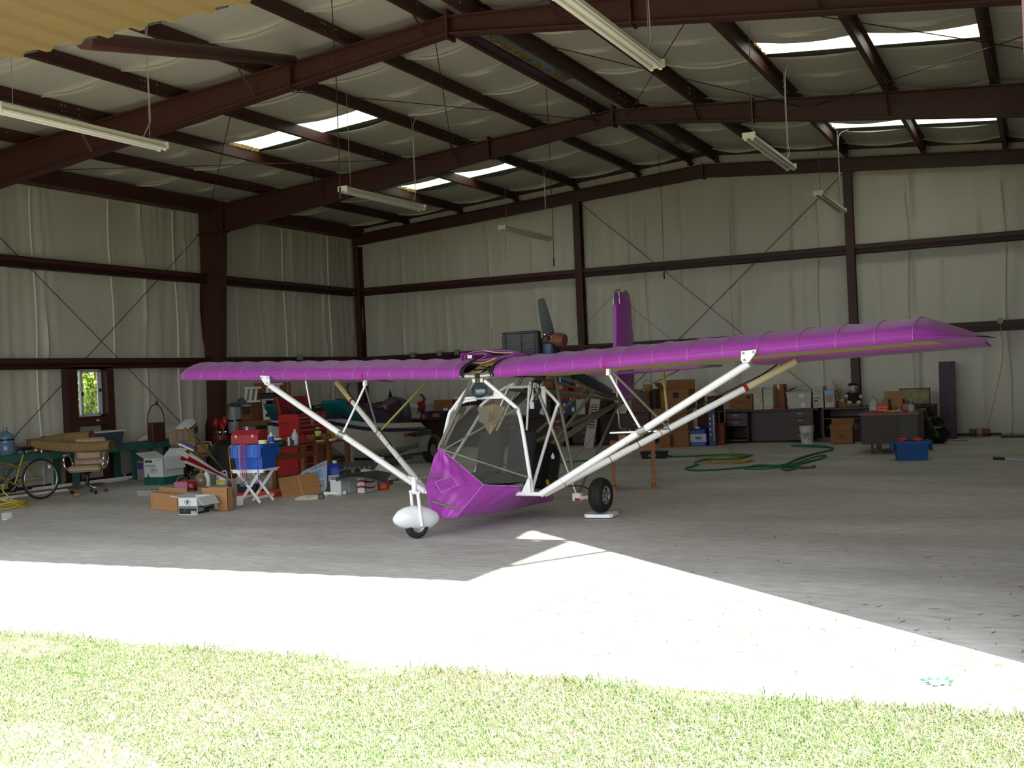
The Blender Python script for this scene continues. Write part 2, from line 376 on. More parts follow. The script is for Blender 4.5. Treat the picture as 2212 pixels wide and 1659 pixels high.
for x in (0.06, WD-0.06):
    mb = MB(); d = 1 if x < 9 else -1
    mb.box(x-0.1, x+0.1, YF+.05, 0.15, 5.36, 5.37); mb.box(x+d*0.10-.006, x+d*0.10+.006, YF+.05, .15, 5.30, 5.56); mb.box(x-d*.15-.05, x+d*.10, YF+.05, .15, 5.30, 5.31)
    mb.build('eave_strut', M_STEEL, ceil)
# --- rigid frames
def girder(mb, pa, pb, y, hw=0.085, ft=0.012, wt=0.008):
    """tapered I-beam between (outer, inner) edge points given as ((x,z),(x,z)) at either end"""
    (a1, a2), (b1, b2) = pa, pb
    mb.loft([[(a1[0], y-wt, a1[1]), (a1[0], y+wt, a1[1]), (a2[0], y+wt, a2[1]), (a2[0], y-wt, a2[1])],
             [(b1[0], y-wt, b1[1]), (b1[0], y+wt, b1[1]), (b2[0], y+wt, b2[1]), (b2[0], y-wt, b2[1])]])
    for p, q, o in ((a1, b1, 0), (a2, b2, 0)):
        d = Vector((q[0]-p[0], 0, q[1]-p[1])).normalized(); n = Vector((-d.z, 0, d.x))*ft
        P, Q = Vector((p[0], y, p[1])), Vector((q[0], y, q[1])); W_ = Vector((0, hw, 0))
        mb.loft([[P-W_-n, P+W_-n, P+W_+n, P-W_+n], [Q-W_-n, Q+W_-n, Q+W_+n, Q-W_+n]])
def mir(p): return (WD-p[0], p[1])
FRAMES = []
for nm, yf in (('front', Y0), ('middle', Y1), ('rear', Y2)):
    fr = thing('rigid_frame', {'front': 'dark red steel gable frame just inside the door opening', 'middle': 'dark red steel gable frame crossing above the airplane', 'rear': 'dark red steel gable frame with a column behind the purple wing tip'}[nm], 'steel frame')
    for s in (0, 1):
        f = (lambda p: p) if s == 0 else mir
        c = MB(); girder(c, (f((-0.21, 0.0)), f((0.16, 0.0))), (f((-0.21, 5.36)), f((0.46, 4.86))), yf)
        for zz in (0.012, 4.86): c.box(*sorted((f((-0.21, 0))[0], f((0.30 if zz < 1 else 0.46, 0))[0])), yf-0.085, yf+0.085, zz-0.012, zz+0.012)
        c.build('column', M_STEEL, fr)
        r = MB(); girder(r, (f((-0.18, rt(0)-0.02)), f((0.40, 4.87))), (f((WD/2, rt(WD/2)-0.02)), f((WD/2, 5.93))), yf)
        for xx in (0.50, 6.72): r.box(*sorted((f((xx-.014, 0))[0], f((xx+.014, 0))[0])), yf-.11, yf+.11, 4.87+(xx-.4)*0.1212-0.03, rt(xx)+0.05)
        r.build('rafter', M_STEEL, fr)
    MB().box(WD/2-.02, WD/2+.02, yf-.11, yf+.11, 5.86, 6.23).build('ridge_plate', M_STEEL, fr)
    for x in PXA[1::2]:
        d = 1 if x < 9 else -1; zb = 4.87+(min(x, WD-x)-.4)*0.1212
        b = MB(); b.tube([(x, yf-.45, rt(x)+.06), (x+d*.0, yf-.07, zb+.03)], 0.018, 4); b.build('flange_brace', M_STEEL, fr)
    tag(fr, kind='structure'); FRAMES.append(fr)
# --- end frame and columns of the back wall
ef = thing('end_frame', 'dark red steel frame along the back wall', 'steel frame'); tag(ef, kind='structure')
for s in (0, 1):
    f = (lambda p: p) if s == 0 else mir
    r = MB(); girder(r, (f((-0.1, rt(0)-0.03)), f((-0.1, rt(0)-0.28))), (f((WD/2, rt(WD/2)-.10)), f((WD/2, rt(WD/2)-.36))), 0.0, hw=0.07)
    r.build('rafter', M_STEEL, ef)
    k = MB()
    for x in [0.0]+PX:
        xx = f((x, 0))[0]; k.box(xx-.03, xx+.03, -0.08, 0.1, rt(x)-.04, rt(x)+.2)
    k.build('rake_clip', M_STEEL, ef)
    a = MB(); a.loft([[(f((-.1, 0))[0], -.03, rc(0)-.08), (f((-.1, 0))[0], .17, rc(0)-.08), (f((-.1, 0))[0], .17, rc(0)-.02), (f((-.1, 0))[0], -.03, rc(0)-.02)], [(WD/2, -.03, rc(WD/2)-.08), (WD/2, .17, rc(WD/2)-.08), (WD/2, .17, rc(WD/2)-.02), (WD/2, -.03, rc(WD/2)-.02)]])
    a.build('rake_angle', M_STEEL, ef)
MB().box(WD/2-.02, WD/2+.02, -.1, .1, 5.76, 6.08).build('ridge_plate', M_STEEL, ef)
for x in (0.0, WD/3, 2*WD/3, WD):
    c = MB(); h = rt(min(x, WD-x))-.3
    c.box(x-.085, x+.085, -.02, -.005, 0, h); c.box(x-.085, x+.085, .165, .18, 0, h); c.box(x-.006, x+.006, -.01, .17, 0, h); c.box(x-.12, x+.12, -.06, .18, 0, .015)
    c.build('column', M_STEEL, ef)
# --- girts
def girt_y(z, y0, y1, x0=-0.2, x1=0.0):
    mb = MB(); s = 1 if x1 > x0 else -1; f = lambda a, b: (min(a, b), max(a, b)); mb.box(*f(x1-s*.14, x1-s*.13), y0, y1, z-.10, z+.09); mb.box(*f(x0, x1), y0, y1, z+.082, z+.09); mb.box(*f(x0, x1), y0, y1, z-.10, z-.092); mb.box(*f(x1-s*.006, x1), y0, y1, z+.0, z+.09); mb.box(*f(x1-s*.006, x1), y0, y1, z-.10, z-.075); return mb
for z in (2.18, 3.935):
    for y0, y1 in ((Y2+.01, 0.0), (Y1+.01, Y2-.01), (Y0+.01, Y1-.01)):
        girt_y(z, y0, y1).build('girt', M_STEEL, wl)
        o = girt_y(z, y0, y1, WD+.2, WD).build('girt', M_STEEL, wr)
    xs = (0.0, WD/3, 2*WD/3, WD)
    for a, b in zip(xs, xs[1:]):
        mb = MB(); a += .09; b -= .09
        mb.box(a, b, .13, .14, z-.10, z+.09); mb.box(a, b, 0, .2, z+.082, z+.09); mb.box(a, b, 0, .2, z-.10, z-.092); mb.box(a, b, 0, .006, z, z+.09); mb.box(a, b, 0, .006, z-.10, z-.075)
        mb.build('girt', M_STEEL, wb)
MB().box(-0.2, -.12, YF, .2, 0, .006).box(-.2, -.185, YF, .2, 0, .06).build('base_angle', M_STEEL, wl)
MB().box(-0.2, WD+.2, .11, .2, 0, .006).box(-.2, WD+.2, .1, .18, 0, .05).build('base_angle', M_STEEL, wb)
# --- rods and cables bracing the bays
M_ROD = mat('brace_rod', '3A2A24', 0.5, 0.4)
def rod(a, b, name='brace_rod', parent=None, r=0.007): return MB().tube([a, b], r, 5).build(name, M_ROD, parent)
rod((-.06, Y2-.1, 4.9), (-.06, Y1+.1, .25), parent=wl); rod((-.04, Y1+.1, 4.9), (-.04, Y2-.1, .25), parent=wl)
rod((WD/3+.08, .06, 5.55), (2*WD/3-.08, .06, .3), parent=wb); rod((2*WD/3-.08, .08, 5.55), (WD/3+.08, .08, .3), parent=wb)
for s in (0, 1):
    for a, b in ((0.1, 5.7), (5.95, 8.9)):
        for (p, q) in ((a, b), (b, a)):
            f = (lambda x: x) if s == 0 else (lambda x: WD-x)
            rod((f(p), Y1+.03, rt(p)-.14), (f(q), Y2-.03, rt(q)-.14), parent=ceil)
            if (p, q) == (a, b):
                for x, y in ((p, Y1-.03), (q, Y2+.03)): pass
# --- framed window in the side wall
wn = thing('window_1', 'white sliding window with leafy bushes outside', 'window', (0, 0, 0)); tag(wn, kind='structure')
y0, y1, z0, z1 = WIN
for a, b in ((y0-.19, y0), (y1, y1+.17)):
    MB().box(XW, -.005, a, a+.01, 0, 2.14).box(XW, -.005, b-.01, b, 0, 2.14).box(-.012, 0.0, a, b, 0, 2.14).build('window_jamb', M_STEEL, wn)
MB().box(XW, 0, y0, y1, z0-.17, z0-.16).box(XW, 0, y0, y1, z0-.012, z0).box(-.012, 0, y0, y1, z0-.17, z0).build('window_sill', M_STEEL, wn)
MB().box(XW, 0, y0, y1, z1, z1+.012).box(-.012, 0, y0, y1, z1, z1+.08).build('window_head', M_STEEL, wn)
MB().box(.0, .006, y0+.40, y0+.47, z0-.09, z0-.065).build('maker_plate', M_PAPER, wn)
M_ALU = mat('white_aluminium', 'C3CACE', 0.4)
fr_ = MB(); xa, xb = -.2, -.14
for a, b, c, d in ((y0, y0+.03, z0, z1), (y1-.05, y1, z0, z1), (y0, y1, z0, z0+.03), (y0, y1, z1-.03, z1)): fr_.box(xa, xb, a, b, c, d)
fr_.build('window_frame', M_ALU, wn)
ym = y0+.22
s1_ = MB()
for a, b, c, d in ((ym-.02, ym+.035, z0+.03, z1-.03), (y1-.09, y1-.05, z0+.03, z1-.03), (ym, y1-.05, z0+.03, z0+.06), (ym, y1-.05, z1-.06, z1-.03)): s1_.box(-.17, -.145, a, b, c, d)
s1_.build('sliding_sash', M_ALU, wn)
MB().box(-.19, -.17, ym-.02, ym+.02, z0+.03, z1-.03).build('meeting_rail', M_ALU, wn)
m = bpy.data.materials.new('window_glass'); m.use_nodes = True; nt = m.node_tree; nt.nodes.clear()
out = nt.nodes.new('ShaderNodeOutputMaterial'); t_ = nt.nodes.new('ShaderNodeBsdfTransparent'); g_ = nt.nodes.new('ShaderNodeBsdfGlossy'); mx_ = nt.nodes.new('ShaderNodeMixShader'); fr2 = nt.nodes.new('ShaderNodeFresnel')
fr2.inputs[0].default_value = 1.3; g_.inputs['Roughness'].default_value = 0.03; t_.inputs[0].default_value = (0.93, 0.95, 0.94, 1)
nt.links.new(fr2.outputs[0], mx_.inputs[0]); nt.links.new(t_.outputs[0], mx_.inputs[1]); nt.links.new(g_.outputs[0], mx_.inputs[2]); nt.links.new(mx_.outputs[0], out.inputs[0]); M_GLASS = m
MB().box(-.185, -.182, y0+.03, ym, z0+.03, z1-.03).build('pane', M_GLASS, wn); MB().box(-.16, -.157, ym+.03, y1-.08, z0+.05, z1-.05).build('pane', M_GLASS, wn)
for yy, zz in ((ym+.0, 1.62), (y1-.06, 1.68)): MB().cbox(-.145, -.115, yy-.02, yy+.03, zz-.035, zz+.03, .006).build('latch', M_BLACK, wn)
# --- bifold door, folded up under the header: two hinged leaves meeting in an outer fold
door = thing('door_1', 'tan ribbed bifold hangar door folded open overhead', 'door', (0, 0, 0)); tag(door, kind='structure')
DY = -17.9; DL = 2.06; DE0, DE1 = 2.6, 15.62; DZI, DZO = 4.22, 4.22
def leaf(za, zb, t, side):   # inner edge height za at y=DY, outer fold height zb at y=DY-DL; ribs below (side=-1) or above
    mb = MB(); n = int((DE1-DE0)/0.305); ya, yb = DY, DY-DL
    for i in range(n):
        a = DE0+(DE1-DE0)*i/n; p = (DE1-DE0)/n
        prof = [(a, 0), (a+p*.62, 0), (a+p*.72, side*.035), (a+p*.88, side*.035), (a+p, 0)]
        for (x0, o0), (x1, o1) in zip(prof, prof[1:]):
            mb.add([(x0, ya, za+o0), (x1, ya, za+o1), (x1, yb, zb+o1), (x0, yb, zb+o0)], [(0, 1, 2, 3)])
    return mb
leaf(DZI, DZO, .05, -1).build('lower_leaf_skin', M_TAN, door)
leaf(5.02, 4.50, .05, 1).build('upper_leaf_skin', M_TAN, door)
M_SEAL = mat('rubber_seal', '2A3330', 0.8)
sk = MB(); n = 64
for i in range(n):
    a = DE0+(DE1-DE0)*i/n; b = DE0+(DE1-DE0)*(i+1)/n
    sk.box(a, b, DY-.005, DY+.035, DZI+.0+.012*((i*7) % 3), DZI+.05)
sk.build('bottom_seal', M_SEAL, door)
fm = MB(); M_DFR = mat('door_frame_steel', '4A4A48', 0.5, 0.4)
for k in range(9):
    x = DE0+.03+(DE1-DE0-.06)*k/8
    fm.tube([(x, DY, DZI+.07), (x, DY-DL, DZO+.07)], .03, 4); fm.tube([(x, DY, 4.98), (x, DY-DL, 4.46)], .03, 4)
for y, z in ((DY-.03, DZI+.07), (DY-DL+.03, DZO+.07), (DY-DL/2, DZI+.07), (DY-DL+.03, 4.45), (DY-.03, 4.97)): fm.tube([(DE0, y, z), (DE1, y, z)], .035, 4)
fm.build('leaf_frame', M_DFR, door)
MB().tube([(15.6, -19.3, 4.2), (15.72, -17.95, 3.72)], .025, 6).build('lift_arm', M_DFR, door)
MB().box(DX1-.02, DX1+.1, -18.0, -17.6, 0, 5.0).build('door_jamb', M_STEEL, door)
MB().box(DX0-.1, DX0+.02, -18.0, -17.6, 0, 5.0).build('door_jamb', M_STEEL, door)
MB().tube([(6.74, Y1-.05, 5.98), (9.10, -17.6, 4.34)], .075, 12).build('header_strut', M_STEEL, door)
MB().box(DX0, DX1, -17.9, -17.7, 4.98, 5.25).build('door_header', M_STEEL, door)
# ================================================================ the purple high-wing ultralight (local axes: x across, y towards the tail, z up)
AO = (10.228, -13.376, 0.0); AT = -0.106
plane = thing('ultralight_airplane', 'purple and white high-wing ultralight airplane with a rear propeller', 'airplane', AO, AT)
def fabric(name, col, back=None):
    m = mat(name, col, 0.42, var=0.05, scale=2.0, bump=0.12, bscale=30)
    b = m.node_tree.nodes['Principled BSDF']
    if 'Sheen Weight' in b.inputs: b.inputs['Sheen Weight'].default_value = 0.15
    return m
M_PURP = fabric('purple_sailcloth', '9E3AA2'); M_YEL = fabric('yellow_sailcloth', 'CDB43A'); M_SEAMT = mat('seam_thread', 'C79AC8', 0.7)
M_BLKF = mat('black_webbing', '121014', 0.8)
def P(*a, **k): return MB().tube(*a, **k)
# --- wings: airfoil section lofted out along the span
UPP = [(0.0, .055), (.012, .085), (.04, .115), (.10, .150), (.20, .185), (.33, .212), (.46, .222), (.62, .214), (.80, .187), (1.0, .143), (1.2, .090), (1.38, .038), (1.5, .0)]
LOW = [(1.5, -.012), (1.3, -.012), (1.0, .0), (.6, .008), (.2, .0), (.06, -.006), (.018, .012)]
NUP = len(UPP)
def sec(u, sv=0.0, tk=1.0, c0=1.0):
    z0 = 1.558+.035*abs(u)
    return [(u, sv+(1.5-sv)*v/1.5*c0+(1-c0)*0, z0+.01+(z-.0)*tk) for v, z in UPP+LOW]
RIBS = [.22, .30, .53, .86, 1.18, 1.50, 1.72, 2.07, 2.44, 2.80, 3.14, 3.52, 3.87, 4.21, 4.54]
for s in (-1, 1):
    st = []
    for a, b in zip(RIBS, RIBS[1:]):
        for k in range(3):
            t = k/3; st.append((a+(b-a)*t, math.sin(math.pi*t)*.012))
    st.append((RIBS[-1], 0))
    secs = []
    for u, d in st:
        S = sec(u); S = [(x, y, z-(d if .05 < y < 1.2 and i < NUP else 0)) for i, (x, y, z) in enumerate(S)]; secs.append(S)
    for u, sv, tk in ((4.68, .07, .74), (4.82, .16, .45), (4.93, .25, .20), (5.0, .33, .04)): secs.append(sec(u, sv, tk))
    up = MB(); up.loft([[(s*x, y, z) for x, y, z in S[:NUP+1]] for S in secs], closed=False, caps=False)
    wp = up.build('wing_panel', M_PURP, plane, smooth=50)
    tag(wp, 'purple sailcloth upper wing skin')
    lo = MB(); lo.loft([[(s*x, y, z-.002) for x, y, z in S[NUP-1:]]+[(s*S[0][0], S[0][1], S[0][2]-.002)] for S in secs[:-4]], closed=False, caps=False)
    lo.build('wing_underside', M_YEL, plane, smooth=50)
    tip = MB(); tip.loft([[(s*x, y, z-.002) for x, y, z in S[NUP-1:]]+[(s*S[0][0], S[0][1], S[0][2]-.002)] for S in secs[-5:]], closed=False, caps=False)
    tip.build('wing_tip_underside', M_PURP, plane, smooth=50)
    nose = MB(); nose.loft([[(s*x, y, z-.003) for x, y, z in (S[-3:]+[S[0]])] for S in secs[:-4]], closed=False, caps=False)
    nose.build('leading_edge_wrap', M_PURP, plane, smooth=50)
    for u in RIBS[1:]:
        S = sec(u); q = [(s*x, y, z+.003) for x, y, z in reversed(S[:8])]+[(s*S[-1][0], S[-1][1]-.003, S[-1][2]), (s*S[-2][0], S[-2][1], S[-2][2]-.004)]
        q = list(reversed(q)); q = q[:2]+q[2:]
        pts = [(s*S[i][0], S[i][1]-(.003 if i < 3 else 0), S[i][2]+(.003 if i > 1 else 0)) for i in range(8)]
        MB().tube([(s*S[-1][0], S[-1][1]-.003, S[-1][2]-.003)]+pts, .0028, 4).build('wing_seam', M_SEAMT, wp)
    # black root rib, spar stubs
    S0, S1_ = sec(.165), sec(.222)
    rb = MB(); rb.loft([[(s*x, y, z+.002) for x, y, z in S0[:9]], [(s*x, y, z+.004) for x, y, z in S1_[:9]]], closed=False, caps=False)
    S0 = sec(.166); rb.add([(s*S0[-1][0], S0[-1][1], S0[-1][2]), (s*.222, S0[-1][1], S0[-1][2]), (s*.222, S0[0][1], S0[0][2]), (s*.166, S0[0][1], S0[0][2])], [(0, 1, 2, 3)])
    rb.build('root_rib', M_BLKF, plane, smooth=60)
    MB().ell((s*.20, -.004, 1.60), (.009, .006, .009), 8, 6).build('root_grommet', M_SILVER, plane)
    MB().tube([(s*.22, .05, 1.605), (s*.035, .05, 1.598)], .036, 14).tube([(s*.14, .05, 1.602), (s*.10, .05, 1.60)], .040, 14).build('spar_stub', M_SILVER, plane, smooth=40)
    # aileron hung behind the wing
    al = MB()
    al.loft([[(s*u, v, 1.545+.035*u+z) for v, z in ((1.50, .03), (1.50, -.02), (1.62, -.045), (1.86, -.055), (1.86, -.047), (1.62, -.01))] for u in (2.55, 2.7, 3.4, 4.2, 4.90)])
    al.build('aileron', M_PURP, plane, smooth=50)
    # strut plate, lift struts, jury struts
    pl_ = MB(); pz = 1.558+.035*3.07
    pl_.prism([(-.07, .05), (.075, .06), (.075, .035), (-.0, -.055), (-.06, -.06), (-.078, -.03)] if s > 0 else [(.07, .05), (-.075, .06), (-.075, .035), (.0, -.055), (.06, -.06), (.078, -.03)], 0, .012, M=TR(s*3.07, -.022, pz) @ RX(math.pi/2))
    po = pl_.build('strut_plate', M_WHITE, plane)
    for dx, dz in ((-.05, .03), (.05, .035), (-.04, -.035)): MB().lathe([(.011, 0), (.011, .008), (.004, .012)], 8, M=TR(s*3.07+s*dx, -.034, pz+dz) @ RX(math.pi/2)).build('bolt', M_SILVER, po)
    B_ = Vector((s*.745, 0, .335)); F_ = Vector((s*3.05, .03, 1.60)); R_ = Vector((s*3.09, 1.33, 1.60))
    fs_ = MB().tube([B_, F_], .036, 14).build('lift_strut', M_WHITE, plane, smooth=50)
    Bb = Vector((s*.76, .045, .33)); k_ = Bb.lerp(R_, .80)
    rs_ = MB().tube([Bb, k_], .035, 14).build('lift_strut', M_WHITE, plane, smooth=50)
    rt_ = MB().tube([k_+(R_-k_)*.04, R_], .037, 14).build('rear_strut_end', mat('cream_strut', 'CFC89C', .4), plane, smooth=50)
    MB().tube([k_-(R_-Bb)*.004, k_+(R_-Bb)*.010], .039, 10).build('strut_band', M_RED, rs_)
    for t in (.10, .33, .47, .58, .62): 
        c0 = Bb.lerp(k_, t); dd = (k_-Bb).normalized(); MB().tube([c0, c0+dd*.008], .0365, 12).build('strut_clip', M_BLACK if t != .58 else M_RED, rs_)
    for t in (.08, .31, .36): c0 = B_.lerp(F_, t*1.4); MB().tube([c0, c0+(F_-B_).normalized()*.01], .0375, 12).build('strut_sleeve', mat('cream_tape', 'E2D8BE', .5), fs_)
    MB().tube(cat_pts([Bb.lerp(R_, .34)+Vector((0, 0, .04)), Bb.lerp(R_, .52)+Vector((0, -.01, .075)), Bb.lerp(R_, .70)+Vector((0, 0, .065)), Bb.lerp(R_, .86)+Vector((0, 0, .05)), R_+Vector((-s*.2, 0, -.02))], 5), .008, 6).build('control_cable', M_BLACK, rs_)
    MB().tube([Bb.lerp(R_, .12)+Vector((0, -.0, .03)), Bb.lerp(R_, .35)+Vector((0, 0, .038))], .006, 5).build('pitot_line', M_SILVER, rs_)
    JF = B_.lerp(F_, (1.92-.745)/(3.05-.745)); JR = Bb.lerp(R_, (1.92-.76)/(3.09-.76))
    zt = 1.555+.035*1.58
    MB().tube(cat_pts([(s*1.57, .05, zt-.02), (s*1.585, .05, zt-.07), tuple(JF+Vector((-s*.05, 0, .09))), tuple(JF+Vector((0, 0, .02)))], 4), .0135, 8).build('jury_strut', M_WHITE, plane, smooth=50)
    MB().box(s*1.57-.018, s*1.57+.018, .02, .06, zt-.065, zt+.0).build('jury_bracket', M_WHITE, plane)
    MB().tube([(s*1.60, .06, zt-.03), tuple(JR)], .013, 8).build('jury_strut', M_SILVER, plane, smooth=50)
    MB().tube([(s*1.60, 1.32, 1.58), tuple(JR)], .0145, 8).build('jury_strut', mat('khaki_tube', 'A39C62', .45), plane, smooth=50)
    MB().tube([tuple(JF), tuple(JR)], .016, 8, flat=.5).build('jury_strut', M_SILVER, plane, smooth=50)
    MB().tube([JF+Vector((s*-.04, 0, -.015)), JF+Vector((s*.05, 0, .02))], .041, 12).build('jury_clamp', M_SILVER, plane)
    MB().tube(cat_pts([(s*1.555, -.02, zt+.085), (s*1.56, -.028, zt+.05), (s*1.55, -.015, zt+.01), (s*1.565, .0, zt-.02)], 4), .010, 5, flat=.25).build('red_ribbon', mat('red_ribbon', 'D01818', .6), plane)
# --- open centre section with yellow fabric, straps and the folded cover
cs = MB().grid(lambda a, b: ((a-.5)*.40, .09+.40*b, 1.63+.15*b-.02*math.sin(math.pi*b)), 4, 6, .004).build('centre_fabric', M_YEL, plane)
for pts, r in (([(-.16, .2, 1.665), (0, .2, 1.672), (.16, .18, 1.675)], .010), ([(.0, .04, 1.60), (.005, .25, 1.69), (-.01, .3, 1.70)], .014), ([(.09, .1, 1.64), (.07, .3, 1.72), (.05, .5, 1.78)], .008), ([(-.12, .3, 1.70), (.0, .24, 1.69)], .006)):
    MB().tube(pts, r, 6).build('strap', M_BLKF, plane)
fold_ = MB()
prof = cat_pts([(-.33, .05), (-.36, .0), (-.33, -.05), (-.2, -.055), (.0, -.04), (.2, -.02), (.33, .0), (.28, .035), (.12, .05), (-.05, .06), (-.2, .055), (-.29, .03), (-.30, -.01), (-.24, -.035), (-.12, -.02), (-.02, .02), (-.12, .035), (-.22, .02)][0:18] and
               [(-.33, .05, 0), (-.36, .0, 0), (-.33, -.05, 0), (-.2, -.055, 0), (0, -.04, 0), (.2, -.02, 0), (.33, .0, 0), (.28, .035, 0), (.12, .05, 0), (-.05, .06, 0), (-.2, .055, 0), (-.29, .03, 0), (-.30, -.01, 0), (-.24, -.035, 0), (-.12, -.02, 0), (-.02, .02, 0), (-.12, .035, 0), (-.22, .02, 0)], 5)
fold_.grid(lambda a, b: (prof[int(round(a*(len(prof)-1)))].x-.02+.02*b, .27+.30*b, 1.815+prof[int(round(a*(len(prof)-1)))].y*1.0+.012*math.sin(9*b+6*a)-.03*b), len(prof)-1, 4, .006)
fo = fold_.build('folded_cover', M_PURP, plane, smooth=60)
MB().box(-.28, -.22, .262, .266, 1.80, 1.835, M=TR(0, 0, 0)).build('care_label', M_PAPER, fo)
for a_, b_ in (((-.05, .26, 1.875), (.3, .28, 1.835)), ((-.3, .258, 1.77), (.1, .26, 1.785))): MB().tube(cat_pts([a_, ((a_[0]+b_[0])/2, .262, a_[2]-.03), b_], 6), .006, 5).build('piping', mat('pale_piping', 'C4A98C', .7), fo)
# --- cabin frame
TB = lambda name, pts, r, m=M_WHITE, n=10: MB().tube(pts, r, n).build(name, m, plane, smooth=50)
for s in (-1, 1):
    TB('cabin_tube', cat_pts([(s*.07, .05, 1.545), (s*.40, .12, 1.255), (s*.445, .11, 1.20), (s*.50, .09, 1.0), (s*.62, .02, .42), (s*.63, .01, .36)], 5), .022)
    TB('cabin_tube', cat_pts([(s*.10, .95, 1.50), (s*.28, .95, 1.43), (s*.50, .86, 1.27), (s*.515, .85, 1.23), (s*.50, .80, 1.15), (s*.62, .06, .42), (s*.63, .03, .37)], 5), .018)
    gp = MB().prism([(-.08*s, 0), (.04*s, 0), (.03*s, .16), (.01*s, .16)] if s > 0 else [(.04*s, 0), (-.08*s, 0), (.01*s, .16), (.03*s, .16)], -.012, .012, M=TR(s*.60, -.02, .345) @ RX(math.pi/2)); gp.build('gusset', M_WHITE, plane)
    TB('axle_stub', [(s*.36, .0, .335), (s*.75, .0, .335)], .024); MB().tube([(s*.34, 0, .335), (s*.362, 0, .335)], .027, 10).build('stub_cap', M_BLACK, plane)
    G = (s*.74, .8, .22)
    TB('gear_tube', [(s*.18, .95, 1.47), G], .022, M_SILVER); TB('gear_tube', [(s*.22, 1.33, 1.57), (s*.72, .82, .28)], .019, M_SILVER)
    TB('tail_tube', [G, (0, 3.44, 1.17)], .018, mat('dull_alloy', '8A8574', .5, .5))
    MD = MATS['dull_alloy']
    TB('tail_tube', [(s*.2, .95, 1.43), (0, 3.42, 1.21)], .018, MD); TB('tail_tube', [(s*.2, 1.35, 1.60), (0, 3.42, 1.22)], .017, MD)
    TB('tail_tube', [(s*.2, 1.2, .73), (0, 3.44, 1.17)], .022, MD); TB('tail_tube', [(s*.21, 1.18, .74), (s*.06, 2.72, 1.42)], .019, MD)
    MB().cbox(s*.74-.05, s*.74+.05, .76, .84, .17, .26, .01).build('gear_fitting', M_WHITE, plane); MB().box(s*.74-.01, s*.74+.05, .75, .765, .175, .205).build('safety_flag', M_RED, plane)
    TB('axle', [(s*.76, .8, .20), (s*1.0, .8, .235)], .022, M_CREAM)
    zc = .24 if s > 0 else .19
    # main wheel
    wh = MB(); Mw = TR(s*1.03, .8, zc) @ RY(math.pi/2)
    R0 = .19
    wh.lathe([(.10, -.07), (.135, -.078), (.165, -.07), (.182, -.05), (R0, -.02), (R0, .02), (.182, .05), (.165, .07), (.135, .078), (.10, .07)], 32, M=Mw, hole=True)
    tw = wh.build('main_tire', M_RUBBER, plane, smooth=40)
    gr = MB()
    for zz in (-.045, -.02, .02, .045): gr.lathe([(R0-.012 if abs(zz) > .03 else R0-.001, zz-.003), (R0-.008 if abs(zz) > .03 else R0+.003, zz), (R0-.012 if abs(zz) > .03 else R0-.001, zz+.003)], 32, M=Mw, hole=True)
    gr.build('tread_rib', M_RUBBER, tw)
    hb = MB(); hb.lathe([(.10, -.06), (.102, -.068), (.085, -.062), (.075, -.03), (.075, .03), (.085, .062), (.102, .068), (.10, .06)], 24, M=Mw, hole=True); hb.build('wheel_rim', M_CHROME, tw, smooth=40)
    for k in range(3):
        a = k*2*math.pi/3+.4; c_, q_ = math.cos(a), math.sin(a)
        MB().tube([Mw @ Vector((0, 0, s*.055)), Mw @ Vector((.085*c_, .085*q_, s*.05))], .018, 6, flat=.5).build('rim_spoke', M_CHROME, tw)
    MB().lathe([(.02, 0), (.02, .07), (.008, .075)], 12, M=Mw @ (RX(0) if s > 0 else RX(math.pi))).build('hub_cap', M_SILVER, tw)
TB('cabin_crossbar', [(-.27, .09, 1.36), (.27, .09, 1.36)], .018); TB('rear_crossbar', [(-.24, .95, 1.455), (.24, .95, 1.455)], .016)
MB().prism([(0, 0), (.11, 0), (0, .12)], -.004, .004, M=TR(.16, .085, 1.372) @ RX(math.pi/2)).build('gusset', M_WHITE, plane)
TB('nose_tube', [(-.085, .04, 1.56), (-.03, -.72, .86)], .017, M_SILVER)
MB().box(-.022, .022, -.008, .008, 0, .46, M=TR(-.025, -.70, .89) @ axis_to((-.03, .37, .34))).build('tube_fairing', mat('mottled_alloy', '9C9C92', .45, .5, var=.25, scale=60), plane)
MB().tube([(.02, -.68, .90), (.005, -.36, 1.2)], .014, 8).build('nose_tube', M_SILVER, plane)
TB('nose_tube', [(.03, -.70, .86), (.44, .08, 1.23)], .010, M_SILVER, 8); TB('nose_tube', [(.02, -.72, .86), (.60, .03, .50)], .010, M_SILVER, 8); TB('nose_tube', [(-.02, -.72, .86), (-.60, .03, .50)], .010, M_SILVER, 8)
TB('windshield_hoop', cat_pts([(-.36, .10, 1.13), (-.33, .07, 1.25), (-.22, .05, 1.32), (-.05, .06, 1.345)], 5), .016)
for s in (-1, 1): MB().lathe([(.012, 0), (.024, .01), (.024, .05), (.012, .06)], 10, M=TR(s*.05, .03, 1.52)).build('apex_fitting', M_SILVER, plane)
mr = MB(); mr.ell((0, 0, 0), (.105, .05, .085), 20, 12, M=TR(.02, .02, 1.445) @ RX(-.25)); mr.build('convex_mirror', mat('dark_mirror', '565F68', .22, .7), plane, smooth=60)
MB().box(.10, .17, .0, .02, 1.395, 1.41).build('mirror_bracket', M_BLACK, plane)
TB('pitot_mast', [(-2.55, .12, 1.64), (-2.47, .10, 1.30)], .010, M_WHITE, 8)
TB('antenna', [(-.0, .35, 1.85), (-.005, .36, 2.12)], .003, M_BLACK, 5)
TB('control_stick', [(.21, .75, 1.48), (.17, .72, .95)], .013); TB('stick_grip', [(.17, .72, .97), (.165, .72, .87)], .017, M_SILVER)
